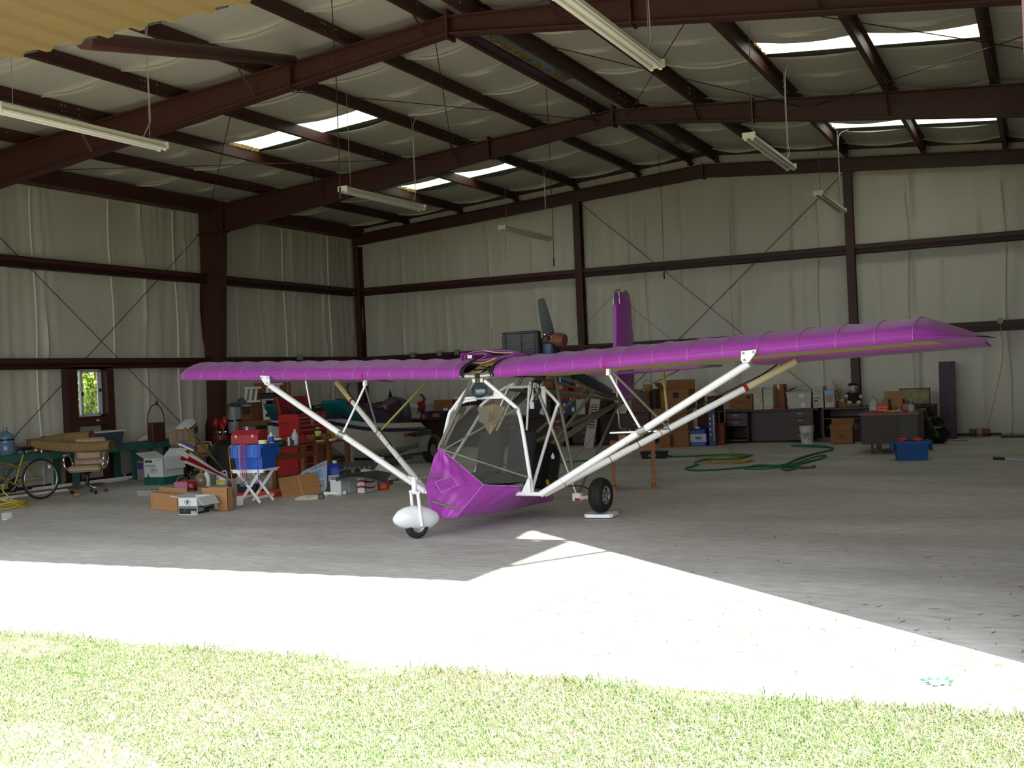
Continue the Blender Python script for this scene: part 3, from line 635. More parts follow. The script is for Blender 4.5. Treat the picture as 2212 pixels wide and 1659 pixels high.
for dx in (-.03, .04): TB('throttle_cable', cat_pts([(.2+dx, .9, 1.52), (.22+dx*1.5, .86, 1.40), (.19+dx*.6, .8, 1.28)], 5), .007, M_BLACK, 6)
MB().box(.10, .15, .93, .95, 1.20, 1.45).build('mount_plate', M_WHITE, plane); MB().box(.26, .31, .93, .95, 1.20, 1.45).build('mount_plate', M_WHITE, plane)
# --- nose fabric
def patch(mb, a, b, c, d, n=16, bulge=0.0, nz=None):
    a, b, c, d = map(Vector, (a, b, c, d)); nn = (b-a).cross(d-a).normalized()
    mb.grid(lambda s, t: (a*(1-s)+b*s)*(1-t)+(d*(1-s)+c*s)*t+nn*(bulge*math.sin(math.pi*s)*math.sin(math.pi*t)+(.010*math.sin(11*s+5*t)*math.sin(7*t)+.006*math.sin(23*s-9*t))*4*s*(1-s)), n, n)
cw = MB()
for s in (-1, 1):
    A_ = (0, -.74, .88); N_ = (0, -1.02, .50); K_ = (0, -.86, .17); Rl = (s*.33, -.45, .47); B0 = (s*.20, -.78, .175); Rb = (s*.56, .05, .40); Bb_ = (s*.22, .05, .13); Re = (s*.30, .75, .30); Be = (s*.16, .75, .11); T1 = (s*.10, 1.40, .14); T0 = (s*.08, 1.40, .09)
    o = 1 if s > 0 else -1
    q = [(N_, Rl, A_, A_), (K_, B0, Rl, N_), (B0, Bb_, Rb, Rl), (Bb_, Be, Re, Rb), (Be, T0, T1, Re)]
    for a, b, c, d in q:
        if s > 0: patch(cw, a, b, c, d, bulge=.02)
        else: patch(cw, b, a, d, c, bulge=.02)
for k in range(3):
    a, b = ((-.86, .17, 0, .20), (-.78, .175, .20, .22), (.05, .13, .22, .16))[k], None
bt = [((0, -.86, .17), (0, -.86, .17)), ((-.20, -.78, .175), (.20, -.78, .175)), ((-.22, .05, .13), (.22, .05, .13)), ((-.16, .75, .11), (.16, .75, .11)), ((-.08, 1.40, .09), (.08, 1.40, .09))]
for (l0, r0), (l1, r1) in zip(bt, bt[1:]): cw.add([l0, r0, r1, l1], [(0, 3, 2, 1)])
cw.add([(-.10, 1.4, .14), (.10, 1.4, .14), (.08, 1.4, .09), (-.08, 1.4, .09)], [(0, 1, 2, 3)])
cwo = cw.build('nose_cover', M_PURP, plane, smooth=35)
for q in ([(0, -.745, .885), (.33, -.455, .478)], [(.33, -.455, .475), (.20, -.785, .18)], [(.09, -.97, .55), (.17, -.80, .60), (.21, -.74, .50), (.12, -.91, .44), (.09, -.97, .55)], [(.33, -.455, .475), (.56, .045, .405)]):
    MB().tube(q, .003, 4).build('cover_seam', M_SEAMT, cwo)
dk = MB(); dk.add([(-.33, -.45, .462), (.33, -.45, .462), (.56, .05, .39), (-.56, .05, .39), (.30, .75, .29), (-.30, .75, .29), (0, -.9, .5)], [(0, 1, 2, 3), (3, 2, 4, 5)])
dk.build('cabin_floor', M_BLACK, plane)
# --- windshield
m = bpy.data.materials.new('smoked_clear_plastic'); m.use_nodes = True; nt = m.node_tree; nt.nodes.clear()
out = nt.nodes.new('ShaderNodeOutputMaterial'); t_ = nt.nodes.new('ShaderNodeBsdfTransparent'); g_ = nt.nodes.new('ShaderNodeBsdfGlossy'); mx_ = nt.nodes.new('ShaderNodeMixShader'); lw = nt.nodes.new('ShaderNodeLayerWeight'); lw.inputs[0].default_value = .22
d2 = nt.nodes.new('ShaderNodeBsdfDiffuse'); d2.inputs[0].default_value = (.5, .5, .46, 1); mx2 = nt.nodes.new('ShaderNodeMixShader'); mx2.inputs[0].default_value = .10
t_.inputs[0].default_value = (.80, .81, .78, 1); g_.inputs['Roughness'].default_value = .08
nt.links.new(lw.outputs['Fresnel'], mx_.inputs[0]); nt.links.new(t_.outputs[0], mx2.inputs[1]); nt.links.new(d2.outputs[0], mx2.inputs[2]); nt.links.new(mx2.outputs[0], mx_.inputs[1]); nt.links.new(g_.outputs[0], mx_.inputs[2]); nt.links.new(mx_.outputs[0], out.inputs[0]); M_SHIELD = m
def piece(keys, s):
    for (s0, p0), (s1, p1) in zip(keys, keys[1:]):
        if s0 <= s <= s1: return Vector(p0).lerp(Vector(p1), (s-s0)/(s1-s0))
wsB = [(0, (-.60, .02, .46)), (.25, (-.33, -.45, .48)), (.5, (0, -.745, .885)), (.75, (.33, -.45, .48)), (1, (.60, .02, .46))]
wsT = [(0, (-.43, .10, 1.20)), (.25, (-.27, .03, 1.27)), (.5, (0, -.03, 1.29)), (.75, (.27, .03, 1.27)), (1, (.43, .10, 1.20))]
ws = MB(); ws.grid(lambda a, b: piece(wsB, a).lerp(piece(wsT, a), b)+Vector((0, -.07*math.sin(math.pi*b)*(1-abs(2*a-1)), 0)), 24, 8)
ws.build('windshield', M_SHIELD, plane, smooth=60)
# --- seats, board, tank inside
M_SEAT = mat('black_seat_fabric', '101014', .8, bump=.3, bscale=50)
for x in (-.2, .2):
    MB().cbox(x-.17, x+.17, .0, .45, .42, .52, .03).build('seat_cushion', M_SEAT, plane); MB().cbox(x-.17, x+.17, 0, .07, 0, .5, .025, M=TR(0, .43, .50) @ RX(-.3)).build('seat_back', M_SEAT, plane)
wbp = MB(); wbp.prism([(-.27, .13), (-.05, .17), (.10, .13), (-.01, -.07), (-.10, -.17), (-.19, -.04)], 0, .008, M=TR(-.02, .42, 1.11) @ RX(math.pi/2-.1))
wbp.build('wood_grain_panel', mat('wood_grain_board', 'BFA878', .6, var=.25, scale=4, stretch=(8, 1, 1), col2='8E7448'), plane)
MB().cbox(-.19, -.06, .30, .303, 1.08, 1.22, .001).build('sun_chart', mat('faded_card', '8E8A78', .8), plane)
tk = MB(); tk.loft([[(x*.9, y*.55, z) for x, y in ((-.16, -.2), (.16, -.2), (.2, 0), (.16, .2), (-.16, .2), (-.2, 0))] if i == 0 else [(x*w_+.0, y*.6, z) for x, y in ((-.16, -.2), (.16, -.2), (.2, 0), (.16, .2), (-.16, .2), (-.2, 0))] for i, (z, w_) in enumerate(((0, .9), (.1, 1), (.42, 1), (.5, .8)))], M=TR(.22, .86, .30) @ RX(-.35))
tko = tk.build('fuel_tank', mat('black_tank', '121014', .35), plane, smooth=50)
MB().lathe([(.0, 0), (.035, 0), (.035, .003), (0, .003)], 14, M=TR(.40, .74, .38) @ RY(math.pi/2-.2) @ RZ(0)).build('round_sticker', mat('yellow_sticker', 'D8A21E', .5), tko)
MB().prism([(-.015, -.03), (.015, -.03), (.02, 0), (.0, .045), (-.02, 0)], 0, .002, M=TR(.415, .86, .66) @ RZ(.6) @ RX(math.pi/2)).build('drop_sticker', M_PAPER, tko)
# --- engine: radiator, block, exhaust, three-blade propeller
M_RAD = mat('radiator_black', '1E2022', .5, .3); M_RUST = mat('rusty_exhaust', '5B3226', .8, .2, var=.3, scale=12, col2='7A4A34')
rd = MB(); rd.box(-.20, .19, .97, 1.02, 1.80, 2.07); rdo = rd.build('radiator_core', M_RAD, plane)
MB().cbox(-.255, -.195, .95, 1.04, 1.76, 2.09, .015).build('radiator_tank', M_RAD, rdo); MB().cbox(.185, .235, .95, 1.04, 1.76, 2.09, .015).build('radiator_tank', M_RAD, rdo); MB().cbox(-.2, .19, .955, 1.035, 2.065, 2.095, .008).build('radiator_top', M_RAD, rdo)
MB().box(-.01, .005, .955, .97, 1.80, 2.07).build('radiator_post', M_RAD, rdo)
M_FIN = mat('radiator_fin', '4C4E4A', .5, .4)
for k in range(15): MB().box(-.195, .185, .955, .968, 1.808+k*.0175, 1.812+k*.0175).build('radiator_fin', M_FIN, rdo)
MB().lathe([(.02, 0), (.024, .02), (.012, .03)], 8, M=TR(-.265, 1.0, 2.06) @ RY(-math.pi/2)).build('filler_cap', M_SILVER, rdo)
MB().cbox(-.10, .2, 1.10, 1.55, 1.62, 1.90, .03).build('engine_block', mat('engine_grey', '2A2A2E', .5, .5), plane)
MB().lathe([(.07, 0), (.07, .02), (.06, .02), (.06, .05), (.07, .05), (.07, .07), (.06, .07), (.06, .10), (.07, .10), (.07, .12)], 16, M=TR(.05, 1.2, 1.88)).build('cylinder_head', mat('engine_grey', '2A2A2E'), plane)
for x, y, z in ((.27, 1.05, 2.04), (.31, 1.06, 2.0), (.33, 1.1, 2.05)): MB().ell((x, y, z), (.02, .02, .022), 10, 6).build('spark_plug_cap', M_CHROME if x < .3 else M_BLACK, plane, smooth=60)
MB().cbox(.22, .36, 1.04, 1.16, 1.80, 1.95, .02).build('carburettor', mat('blue_grey_alloy', '39475C', .45, .5), plane)
MB().tube(cat_pts([(.24, 1.25, 1.78), (.21, 1.15, 1.86), (.22, 1.12, 1.95), (.27, 1.12, 2.0), (.33, 1.12, 1.97)], 5), [.05]*21, 14).build('exhaust_elbow', M_RUST, plane, smooth=60)
mf = MB().lathe([(.02, -.12), (.065, -.115), (.08, -.09), (.082, .06), (.07, .09), (.02, .1)], 22, M=TR(.38, 1.16, 1.975) @ RY(math.pi/2+.12)); mfo = mf.build('exhaust_canister', M_RUST, plane, smooth=40)
MB().lathe([(.083, -.006), (.086, 0), (.083, .006)], 22, M=TR(.33, 1.16, 1.98) @ RY(math.pi/2+.12)).build('clamp_band', M_SILVER, mfo)
MB().tube([(.28, 1.2, 1.80), (.50, 1.2, 1.82)], .02, 8).build('exhaust_pipe', M_RUST, plane)
hub = Vector((.0, 1.75, 1.70))
MB().lathe([(.03, -.15), (.05, -.12), (.06, 0), (.05, .05), (.01, .06)], 16, M=TR(*hub) @ RX(-math.pi/2)).build('propeller_hub', mat('engine_grey', '2A2A2E'), plane, smooth=40)
M_BLADE = mat('charcoal_blade', '17191D', .55)
for tipc in ((-.165, 2.515), (.745, 1.335), (-.66, 1.20)):
    d = Vector((tipc[0]-hub.x, 0, tipc[1]-hub.z)); L_ = .83; d.normalize(); sd_ = Vector((d.z, 0, -d.x)); rings = []
    for t, w_, tw_ in ((.05, .025, 1.1), (.15, .05, .9), (.35, .075, .6), (.6, .072, .42), (.85, .058, .3), (1, .042, .25)):
        c_ = hub+d*L_*t; a = sd_*math.cos(tw_)*w_+Vector((0, 1, 0))*math.sin(tw_)*w_; b = Vector((0, .008, 0))
        rings.append([c_-a, c_-a*.3-b, c_+a*.5-b, c_+a, c_+a*.5+b, c_-a*.3+b])
    MB().loft(rings).build('propeller_blade', M_BLADE, plane, smooth=40)
# --- tail
def slab(mb, outline, t0, t1, M): mb.prism(outline, t0, t1, M=M)
fin = MB(); FP = [(3.40, 1.16), (3.88, 1.20), (3.93, 1.95), (3.89, 2.52), (3.84, 2.62), (3.72, 2.66), (3.52, 2.66), (3.44, 2.62), (3.42, 2.2), (3.38, 1.9)]
fin.loft([[(x, v+(3.65-v)*k, z) for v, z in FP] for x, k in ((-.030, .06), (-.022, .01), (.022, .01), (.030, .06))])
fo2 = fin.build('tail_fin', M_PURP, plane, smooth=40)
MB().tube(cat_pts([(0, 3.40, 2.48), (0, 3.42, 2.60), (0, 3.50, 2.675), (0, 3.60, 2.69)], 4), .014, 8).build('fin_edge_tube', M_SILVER, fo2); MB().tube(cat_pts([(0, 3.72, 2.69), (0, 3.85, 2.66), (0, 3.905, 2.58), (0, 3.92, 2.45)], 4), .012, 8).build('fin_edge_tube', M_SILVER, fo2)
MB().tube([(.035, 3.52, 2.50), (.035, 3.51, 2.66)], .009, 6).build('fin_hinge', M_SILVER, fo2)
TB('tail_post', [(0, 3.40, 1.02), (0, 3.40, 1.62)], .018, M_SILVER); MB().cbox(-.035, .035, 3.37, 3.47, 1.12, 1.25, .01).build('tail_cluster', MATS['dull_alloy'], plane)
for s in (-1, 1):
    stb = MB(); SP = [(.03, 3.15), (.45, 3.05), (.55, 3.04), (1.22, 3.35), (1.30, 3.48), (1.30, 3.86), (.06, 3.92)]
    stb.loft([[(s*x, v, z_+.035*x) for x, v in SP] for z_ in (1.545, 1.575)]) if s > 0 else stb.loft([[(s*x, v, z_+.035*x) for x, v in reversed(SP)] for z_ in (1.545, 1.575)])
    so = stb.build('stabilizer', M_PURP, plane, smooth=30)
    MB().tube(cat_pts([(s*1.20, 3.34, 1.60), (s*1.305, 3.42, 1.605), (s*1.31, 3.6, 1.605), (s*1.31, 3.85, 1.605)], 4), .016, 8).build('stabilizer_edge', M_SILVER, so)
    TB('tail_stay', [(s*.9, 3.4, 1.57), (0, 3.42, 1.18)], .010, MATS['dull_alloy'], 6)
    TB('tail_wire', [(s*1.2, 3.5, 1.61), (0, 3.45, 2.64)], .0025, M_BLACK, 4); 
TB('tail_skid', cat_pts([(0, 3.42, 1.05), (0, 3.43, .85), (.02, 3.52, .80), (.02, 3.62, .84)], 5), .014, M_SILVER, 8)
TB('rudder_cable', [(.2, 1.2, .3), (0, 3.44, 1.12)], .0025, M_BLACK, 4); TB('brake_line', cat_pts([(.62, .1, .32), (.72, .3, .36), (.88, .6, .36), (.98, .78, .26)], 5), .006, M_BLACK, 6)
# --- nose gear
NG = thing('ng', None, None); bpy.data.objects.remove(NG)
ya = math.radians(-30); MN = TR(-.065, -1.10, 0) @ RZ(ya)
sp = MB(); rings = []
for t, hw, zl, zh in ((-.25, .012, .20, .22), (-.235, .035, .17, .25), (-.19, .065, .135, .295), (-.12, .088, .11, .325), (-.03, .095, .095, .335), (.06, .09, .09, .325), (.15, .068, .09, .29), (.22, .035, .13, .25), (.255, .006, .17, .20)):
    zc = (zl+zh)/2; hh = (zh-zl)/2; rings.append([(hw*math.cos(a), t, zc+hh*math.sin(a)) for a in [2*math.pi*k/16 for k in range(16)]])
sp.loft(rings, M=MN); sp.build('wheel_fairing', mat('white_gelcoat', 'E4E6E6', .25), plane, smooth=60)
nt_ = MB(); MT = MN @ TR(0, 0, .125) @ RY(math.pi/2); nt_.lathe([(.06, -.042), (.09, -.05), (.112, -.035), (.122, -.012), (.122, .012), (.112, .035), (.09, .05), (.06, .042)], 28, M=MT, hole=True); nto = nt_.build('nose_tire', M_RUBBER, plane, smooth=40)
MB().lathe([(.0, -.04), (.055, -.044), (.062, -.046), (.05, -.03), (.05, .03), (.062, .046), (.055, .044), (0, .04)], 20, M=MT).build('wheel_rim', M_SILVER, nto, smooth=40)
fk = MB(); 
for s in (-1, 1): fk.tube([MN @ Vector((s*.085, -.01, .47)), MN @ Vector((s*.10, .015, .13))], .017, 8)
fk.tube([MN @ Vector((-.10, -.01, .462)), MN @ Vector((.10, -.01, .462))], .02, 8); fk.build('nose_fork', M_WHITE, plane, smooth=50)
MB().tube([MN @ Vector((0, -.01, .46)), MN @ Vector((0, -.005, .60))], [.026, .026], 12).build('steering_head', M_WHITE, plane, smooth=50)
MB().tube([MN @ Vector((-.11, -.02, .605)), MN @ Vector((.11, -.02, .605))], .011, 6).build('steering_bar', M_WHITE, plane)
for s in (-1, 1): MB().tube([MN @ Vector((s*.10, -.02, .59)), MN @ Vector((s*.10, -.02, .625))], .012, 8).build('bar_end', M_SILVER, plane)
MB().tube([MN @ Vector((.11, -.02, .612)), (.10, -.86, .61)], .009, 6).build('steering_link', M_SILVER, plane); MB().tube([(.03, -.97, .36), (.20, -.74, .26)], .013, 8).build('tow_tube', M_SILVER, plane)
# --- bathroom scale under the wheel
sc_ = thing('bathroom_scale', 'white flat bathroom scale under the main tire of the airplane', 'scale', tuple(Vector(AO)+Vector((1.03*.994+.8*.106, -1.03*.106+.8*.994, 0))), AT+.2)
MB().prism([(-.16, -.12), (-.13, -.15), (.13, -.15), (.16, -.12), (.16, .12), (.13, .15), (-.13, .15), (-.16, .12)], .012, .048).build('platform', M_WHITE, sc_)
MB().cbox(-.14, .14, -.13, .13, 0, .014, .004).build('base', M_BLACK, sc_); MB().box(-.06, .06, -.147, -.11, .048, .0495).build('dial_window', M_BLACK, sc_)
# ================================================================ generic small things
def proj(p):
    d = np.array(p, float)-CAM; z = d@FW; return np.array([1106+FPX*(d@RT)/z, 829.5-FPX*(d@UP)/z])
def mpp(p): return float((np.array(p, float)-CAM)@FW/FPX)
def ppm(p, a):
    p = Vector(p); a = Vector(a); return abs(float((proj(p+a*.01)-proj(p-a*.01))[0]))/.02
_M = {}
def pm(h, r=.5, **k):
    if (h, r) not in _M: _M[h, r] = mat('plain_%s_%d' % (h, int(r*100)), h, r, **k)
    return _M[h, r]
def prints(root, w, d, h, L):
    for it in L:
        f, u0, u1, v0, v1, m = it[:6]
        if f == 'f': MB().box(-w+w*u0, -w+w*u1, -.003, .001, h*v0, h*v1).build('print', m, root)
        else: MB().box(-.001, .003, d*u0, d*u1, h*v0, h*v1).build('print', m, root)
def carton(label, cx, cy, z, wl, wr, hp, rz=0.0, m=None, name='cardboard_box', opened=False, pr=(), group=None, cat='box', tape=True, loc=None, dims=None, flaps=None):
    """box whose nearest upright edge stands at a pixel; sizes in photo pixels or metres (dims)"""
    m = m or M_CARD; p = Vector(loc) if loc is not None else at(cx, cy, z)
    ax = Vector((math.cos(rz), math.sin(rz), 0)); ay = Vector((-math.sin(rz), math.cos(rz), 0))
    w, d, h = dims if dims else (wl/ppm(p, ax), wr/ppm(p, ay), hp*mpp(p))
    r = thing(name, label, cat, p, rz, group)
    if opened:
        t = .006; b = MB(); b.box(-w, 0, 0, d, 0, t); b.box(-w, 0, 0, t, 0, h); b.box(-w, 0, d-t, d, 0, h); b.box(-w, -w+t, 0, d, 0, h); b.box(-t, 0, 0, d, 0, h); b.build('body', m, r)
        fl_ = flaps if flaps is not None else (('f', 2.2), ('b', 2.5), ('l', 2.0), ('r', 2.3))
        for s, a in fl_:
            L_ = min(d, w)*.45
            if s == 'f': Mx = TR(0, 0, h) @ RX(a); bx_ = (-w, 0, 0, t, 0, L_)
            if s == 'b': Mx = TR(0, d, h) @ RX(-a); bx_ = (-w, 0, -t, 0, 0, L_)
            if s == 'r': Mx = TR(0, 0, h) @ RY(a); bx_ = (-t, 0, .005, d-.005, 0, L_)
            if s == 'l': Mx = TR(-w, 0, h) @ RY(-a); bx_ = (0, t, .005, d-.005, 0, L_)
            MB().box(*bx_, M=Mx).build('flap', M_CARDIN if m is M_CARD else m, r)
    else:
        MB().cbox(-w, 0, 0, d, 0, h-.004, min(.006, h*.1)).build('body', m, r)
        if w > d: MB().box(-w+.002, -.002, .002, d/2-.002, h-.006, h).build('flap', m, r); MB().box(-w+.002, -.002, d/2+.002, d-.002, h-.006, h).build('flap', m, r)
        else: MB().box(-w+.002, -w/2-.002, .002, d-.002, h-.006, h).build('flap', m, r); MB().box(-w/2+.002, -.002, .002, d-.002, h-.006, h).build('flap', m, r)
        if tape:
            if w > d: MB().box(-.0, .002, d/2-.025, d/2+.025, h*.78, h+.001).box(-w, 0, d/2-.025, d/2+.025, h, h+.002).build('tape', M_TAPE, r)
            else: MB().box(-w/2-.025, -w/2+.025, -.002, 0, h*.78, h+.001).box(-w/2-.025, -w/2+.025, 0, d, h, h+.002).build('tape', M_TAPE, r)
    prints(r, w, d, h, pr); r['_dims'] = (w, d, h); del r['_dims']
    return r, (w, d, h)
def P3(px, py, z=0): return at(px, py, z)
def lath(name, label, cat, p, prof, m, n=16, cap=None, capm=None, band=None, bandm=None, group=None, rz=0, tilt=None):
    r = thing(name, label, cat, p, rz, group)
    if tilt: r.rotation_euler = tilt
    MB().lathe(prof, n).build('body', m, r, smooth=40)
    if cap: MB().lathe(cap, n).build('cap', capm, r, smooth=40)
    if band: MB().lathe(band, n).build('wrapper', bandm, r, smooth=40)
    return r
def tote(label, p, rz, w, d, h, m, name='plastic_tote', cat='tote', lid=True, ribs=True, taper=.85):
    r = thing(name, label, cat, p, rz); t = taper
    b = MB(); b.loft([[(-w/2*t, -d/2*t, 0), (w/2*t, -d/2*t, 0), (w/2*t, d/2*t, 0), (-w/2*t, d/2*t, 0)], [(-w/2, -d/2, h), (w/2, -d/2, h), (w/2, d/2, h), (-w/2, d/2, h)]], caps=False)
    b.add([(-w/2*t, -d/2*t, .0), (w/2*t, -d/2*t, 0), (w/2*t, d/2*t, 0), (-w/2*t, d/2*t, 0)], [(3, 2, 1, 0)]); b.build('body', m, r)
    rim = MB(); e = .02
    for x0, x1, y0, y1 in ((-w/2-e, w/2+e, -d/2-e, -d/2+.005), (-w/2-e, w/2+e, d/2-.005, d/2+e), (-w/2-e, -w/2+.005, -d/2, d/2), (w/2-.005, w/2+e, -d/2, d/2)): rim.box(x0, x1, y0, y1, h-.045, h)
    rim.build('rim', m, r)
    if lid:      # two hinged lid halves hanging down outside
        for s in (-1, 1):
            l = MB(); l.box(-.006, .006, -d/2, d/2, -h*.52, 0, M=TR(s*(w/2+e+.012), 0, h) @ RY(-s*.10))
            for k in range(7): y = -d/2+d*(k+.5)/7; l.box(-.012, .012, y-.004, y+.004, -h*.46, -.02, M=TR(s*(w/2+e+.012), 0, h) @ RY(-s*.10))
            l.build('hinged_lid', m, r)
    return r
# ================================================================ along the side wall
# --- green work bench with what stands on it
M_GREENW = mat('peeling_green_paint', '25544A', .7, var=.25, scale=6, col2='3F6E62')
BZ = .665
bn = thing('workbench', 'long green painted workbench along the side wall under the window', 'workbench', (0, 0, 0))
MB().box(.03, .62, -12.6, -7.0, BZ-.035, BZ).build('top', M_GREENW, bn); MB().box(.60, .635, -12.6, -7.0, BZ-.12, BZ-.005).build('apron', M_GREENW, bn)
for y in (-12.4, -11.55, -9.9, -8.5, -7.2):
    for x in (.09, .53): MB().box(x-.045, x+.045, y-.045, y+.045, 0, BZ-.035).build('leg', M_GREENW, bn)
    MB().tube([(.5, y, .12), (.5, y+.5, BZ-.1)], .03, 4).build('brace', M_GREENW, bn)
# water jug
M_WATER = mat('blue_clear_plastic', '6E93B0', .12, trans=.35)
jp = atx(14, 983, .40); jp.z = BZ
lath('water_jug', 'big blue water cooler jug standing on the green bench', 'jug', jp, [(.0, 0), (.115, .0), (.13, .02), (.13, .13), (.123, .15), (.13, .17), (.13, .28), (.115, .33), (.05, .38), (.032, .40), (.032, .46), (.027, .46), (.027, .40)], M_WATER, 24, band=[(.131, .24), (.134, .245), (.134, .265), (.131, .27)], bandm=M_BLACK)
# bottles in a carton
bc, _ = carton('brown carton behind the bicycle saddle, filled with small bottles', 0, 0, 0, 0, 0, 0, rz=-.2, loc=Vector(atx(72, 980, .52)[:2]+(BZ,)) if False else Vector((.50, atx(72, 980, .50).y, BZ)), dims=(.22, .34, .14), opened=True, m=M_CARD2, flaps=(('r', 2.7), ('l', .4)))
for k in range(7):
    yy = atx(32+k*6, 960, .42).y; lath('clear_bottle', ['first', 'second', 'third', 'fourth', 'fifth', 'sixth', 'last'][k]+' clear red-capped bottle from the water jug, in the row on the bench', 'bottle', (.36, yy, BZ), [(0, 0), (.022, 0), (.022, .12), (.009, .15), (.009, .19), (0, .19)], M_WATER, 10, cap=[(0, .085), (.0225, .085), (.0225, .125), (0, .125)], capm=pm('B0403A'), group='red-capped clear bottles on the bench')
for (px_, m_, lab, hh) in ((78, pm('0E1A14'), 'dark glass bottle with a white label beside the silver can', .15), (90, M_SILVER, 'silver spray can with a yellow top on the bench', .15)):
    q = atx(px_, 976, .55); q.z = BZ
    if m_ is M_SILVER: lath('spray_can', lab, 'can', q, [(0, 0), (.032, 0), (.032, .11), (.02, .125), (0, .125)], m_, 14, cap=[(0, .125), (.02, .125), (.02, .15), (0, .15)], capm=pm('D9B51E'))
    else: lath('dark_bottle', lab, 'bottle', q, [(0, 0), (.026, 0), (.026, .10), (.012, .13), (.012, .16), (0, .16)], m_, 12, band=[(.0265, .03), (.0265, .07)], bandm=M_PAPER)
q = atx(97, 950, .5); cg = thing('caulking_gun', 'yellow caulking gun lying against the rolled rugs', 'tool', (q.x, q.y, BZ+.16), .4); cg.rotation_euler = (0, -.3, 1.2)
MB().tube([(-.14, 0, 0), (.12, 0, 0)], .016, 8).build('barrel', pm('D2A91C'), cg); MB().tube([(.12, 0, 0), (.19, 0, 0)], .006, 6).build('nozzle', pm('E4D8A0'), cg); MB().box(-.17, -.14, -.012, .012, -.08, .02).build('handle', pm('D2A91C'), cg)
# storage bin with lid
q = atx(205, 955, .15); sb_ = thing('storage_bin', 'clear storage bin with a white lid below the window', 'storage bin', (.2, q.y, BZ))
M_CLEAR = mat('cloudy_clear_plastic', '5B6772', .25, trans=.3)
MB().loft([[(-.18, -.42, 0), (.18, -.42, 0), (.18, .42, 0), (-.18, .42, 0)], [(-.2, -.47, .24), (.2, -.47, .24), (.2, .47, .24), (-.2, .47, .24)]]).build('body', M_CLEAR, sb_); MB().cbox(-.22, .23, -.5, .5, .235, .262, .008).build('lid', M_WHITE, sb_)
MB().box(.2, .225, -.36, -.2, .19, .24).build('latch', M_CLEAR, sb_); MB().box(.185, .19, -.35, .1, .02, .08).build('red_cloth', pm('8C3038'), sb_)
# rolled rugs
M_RUG = mat('tan_shag_rug', '8A7148', .95, var=.3, scale=30, bump=.8, bscale=90); M_RUGIN = mat('rug_backing', '5A4026', .95, var=.2, scale=20)
def rug(label, a, b, r0, sagv):
    r = thing('rolled_rug', label, 'rug', a); d = Vector(b)-Vector(a); L_ = d.length; ax = axis_to(d)
    mb = MB(); pts = []
    turns = 2.6; n = 60
    spiral = [(r0*(.28+.72*k/n)*math.cos(turns*2*math.pi*k/n), r0*(.28+.72*k/n)*math.sin(turns*2*math.pi*k/n)) for k in range(n+1)]
    def fn(s, t):
        x, y = spiral[int(round(s*n))]; w = 1+.05*math.sin(9*t+4*s); return ax @ Vector((x*w, y*w, L_*t))+Vector((0, 0, -sagv*math.sin(math.pi*t)))
    mb.grid(fn, n, 10, .014); o = mb.build('rug_roll', M_RUG, r, smooth=60)
    MB().grid(lambda s, t: ax @ Vector((spiral[int(round(s*n))][0]*.985, spiral[int(round(s*n))][1]*.985, L_*(.0+.004)+L_*.996*t*0+L_*.996+t*.006)), n, 1, .010).build('rolled_edge', M_RUGIN, r)
    MB().lathe([(0, 0), (r0*.86, 0), (r0*.86, .004), (0, .004)], 20, M=TR(*(d*.965)) @ ax).build('rolled_end', M_RUGIN, r); MB().lathe([(0, 0), (r0*.30, 0), (r0*.30, .004), (0, .004)], 14, M=TR(*(d*.972)) @ ax).build('core_shade', pm('1E140C', .9), r)  # small near-black disc paints in the shade inside the roll
    return r
a = atx(92, 958, .40); b = at(196, 957, .93)
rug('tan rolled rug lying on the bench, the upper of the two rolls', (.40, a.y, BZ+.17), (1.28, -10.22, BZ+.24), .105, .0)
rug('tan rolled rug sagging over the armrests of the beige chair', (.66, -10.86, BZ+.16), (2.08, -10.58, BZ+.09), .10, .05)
# --- office chairs
M_VINYL = mat('tan_vinyl', '9C8468', .5, var=.08, scale=6)
def office_chair(label, p, rz, base=5):
    r = thing('office_chair', label, 'chair', p, rz)
    MB().cbox(-.26, .26, -.25, .27, .36, .46, .04).build('seat', M_VINYL, r, smooth=40)
    bk = MB().cbox(-.25, .25, -.04, .06, 0, .48, .035, M=TR(0, .27, .42) @ RX(-.22)); bo = bk.build('backrest', M_VINYL, r, smooth=40)
    for x in (-.12, 0, .12): MB().box(x-.004, x+.004, -.046, -.036, .05, .44, M=TR(0, .27, .42) @ RX(-.22)).build('channel_seam', pm('6E5A44'), bo)
    MB().cbox(-.2, .2, -.14, -.04, .10, .24, .03, M=TR(0, .27, .42) @ RX(-.22)).build('lumbar_pad', M_VINYL, r, smooth=40)
    for s in (-1, 1):
        MB().tube(cat_pts([(s*.27, -.20, .43), (s*.30, -.22, .50), (s*.30, -.20, .62), (s*.30, .10, .63), (s*.29, .25, .56), (s*.27, .26, .44), (s*.29, .0, .41)], 5, closed=True), .016, 8, closed=True).build('armrest', M_CHROME, r, smooth=50)
        MB().cbox(s*.30-.03, s*.30+.03, -.18, .16, .625, .655, .012).build('arm_pad', M_VINYL, r)
    MB().lathe([(.03, .1), (.03, .3), (.06, .33), (.10, .36)], 12).build('post', M_BLACK, r, smooth=40)
    for k in range(base):
        a_ = 2*math.pi*k/base+.3; c_, s_ = math.cos(a_), math.sin(a_)
        MB().tube([(0, 0, .12), (.27*c_, .27*s_, .085)], [.028, .018], 6).build('foot', M_CHROME, r)
        MB().lathe([(.006, -.018), (.028, -.016), (.03, 0), (.028, .016), (.006, .018)], 12, M=TR(.28*c_, .28*s_, .03) @ RZ(a_) @ RX(math.pi/2)).build('caster', M_BLACK, r)
    return r
c1 = at(195, 1066, 0); office_chair('beige office chair beside the bicycle, rolled rugs across its arms', (c1.x-.05, c1.y+.0, 0), .62)
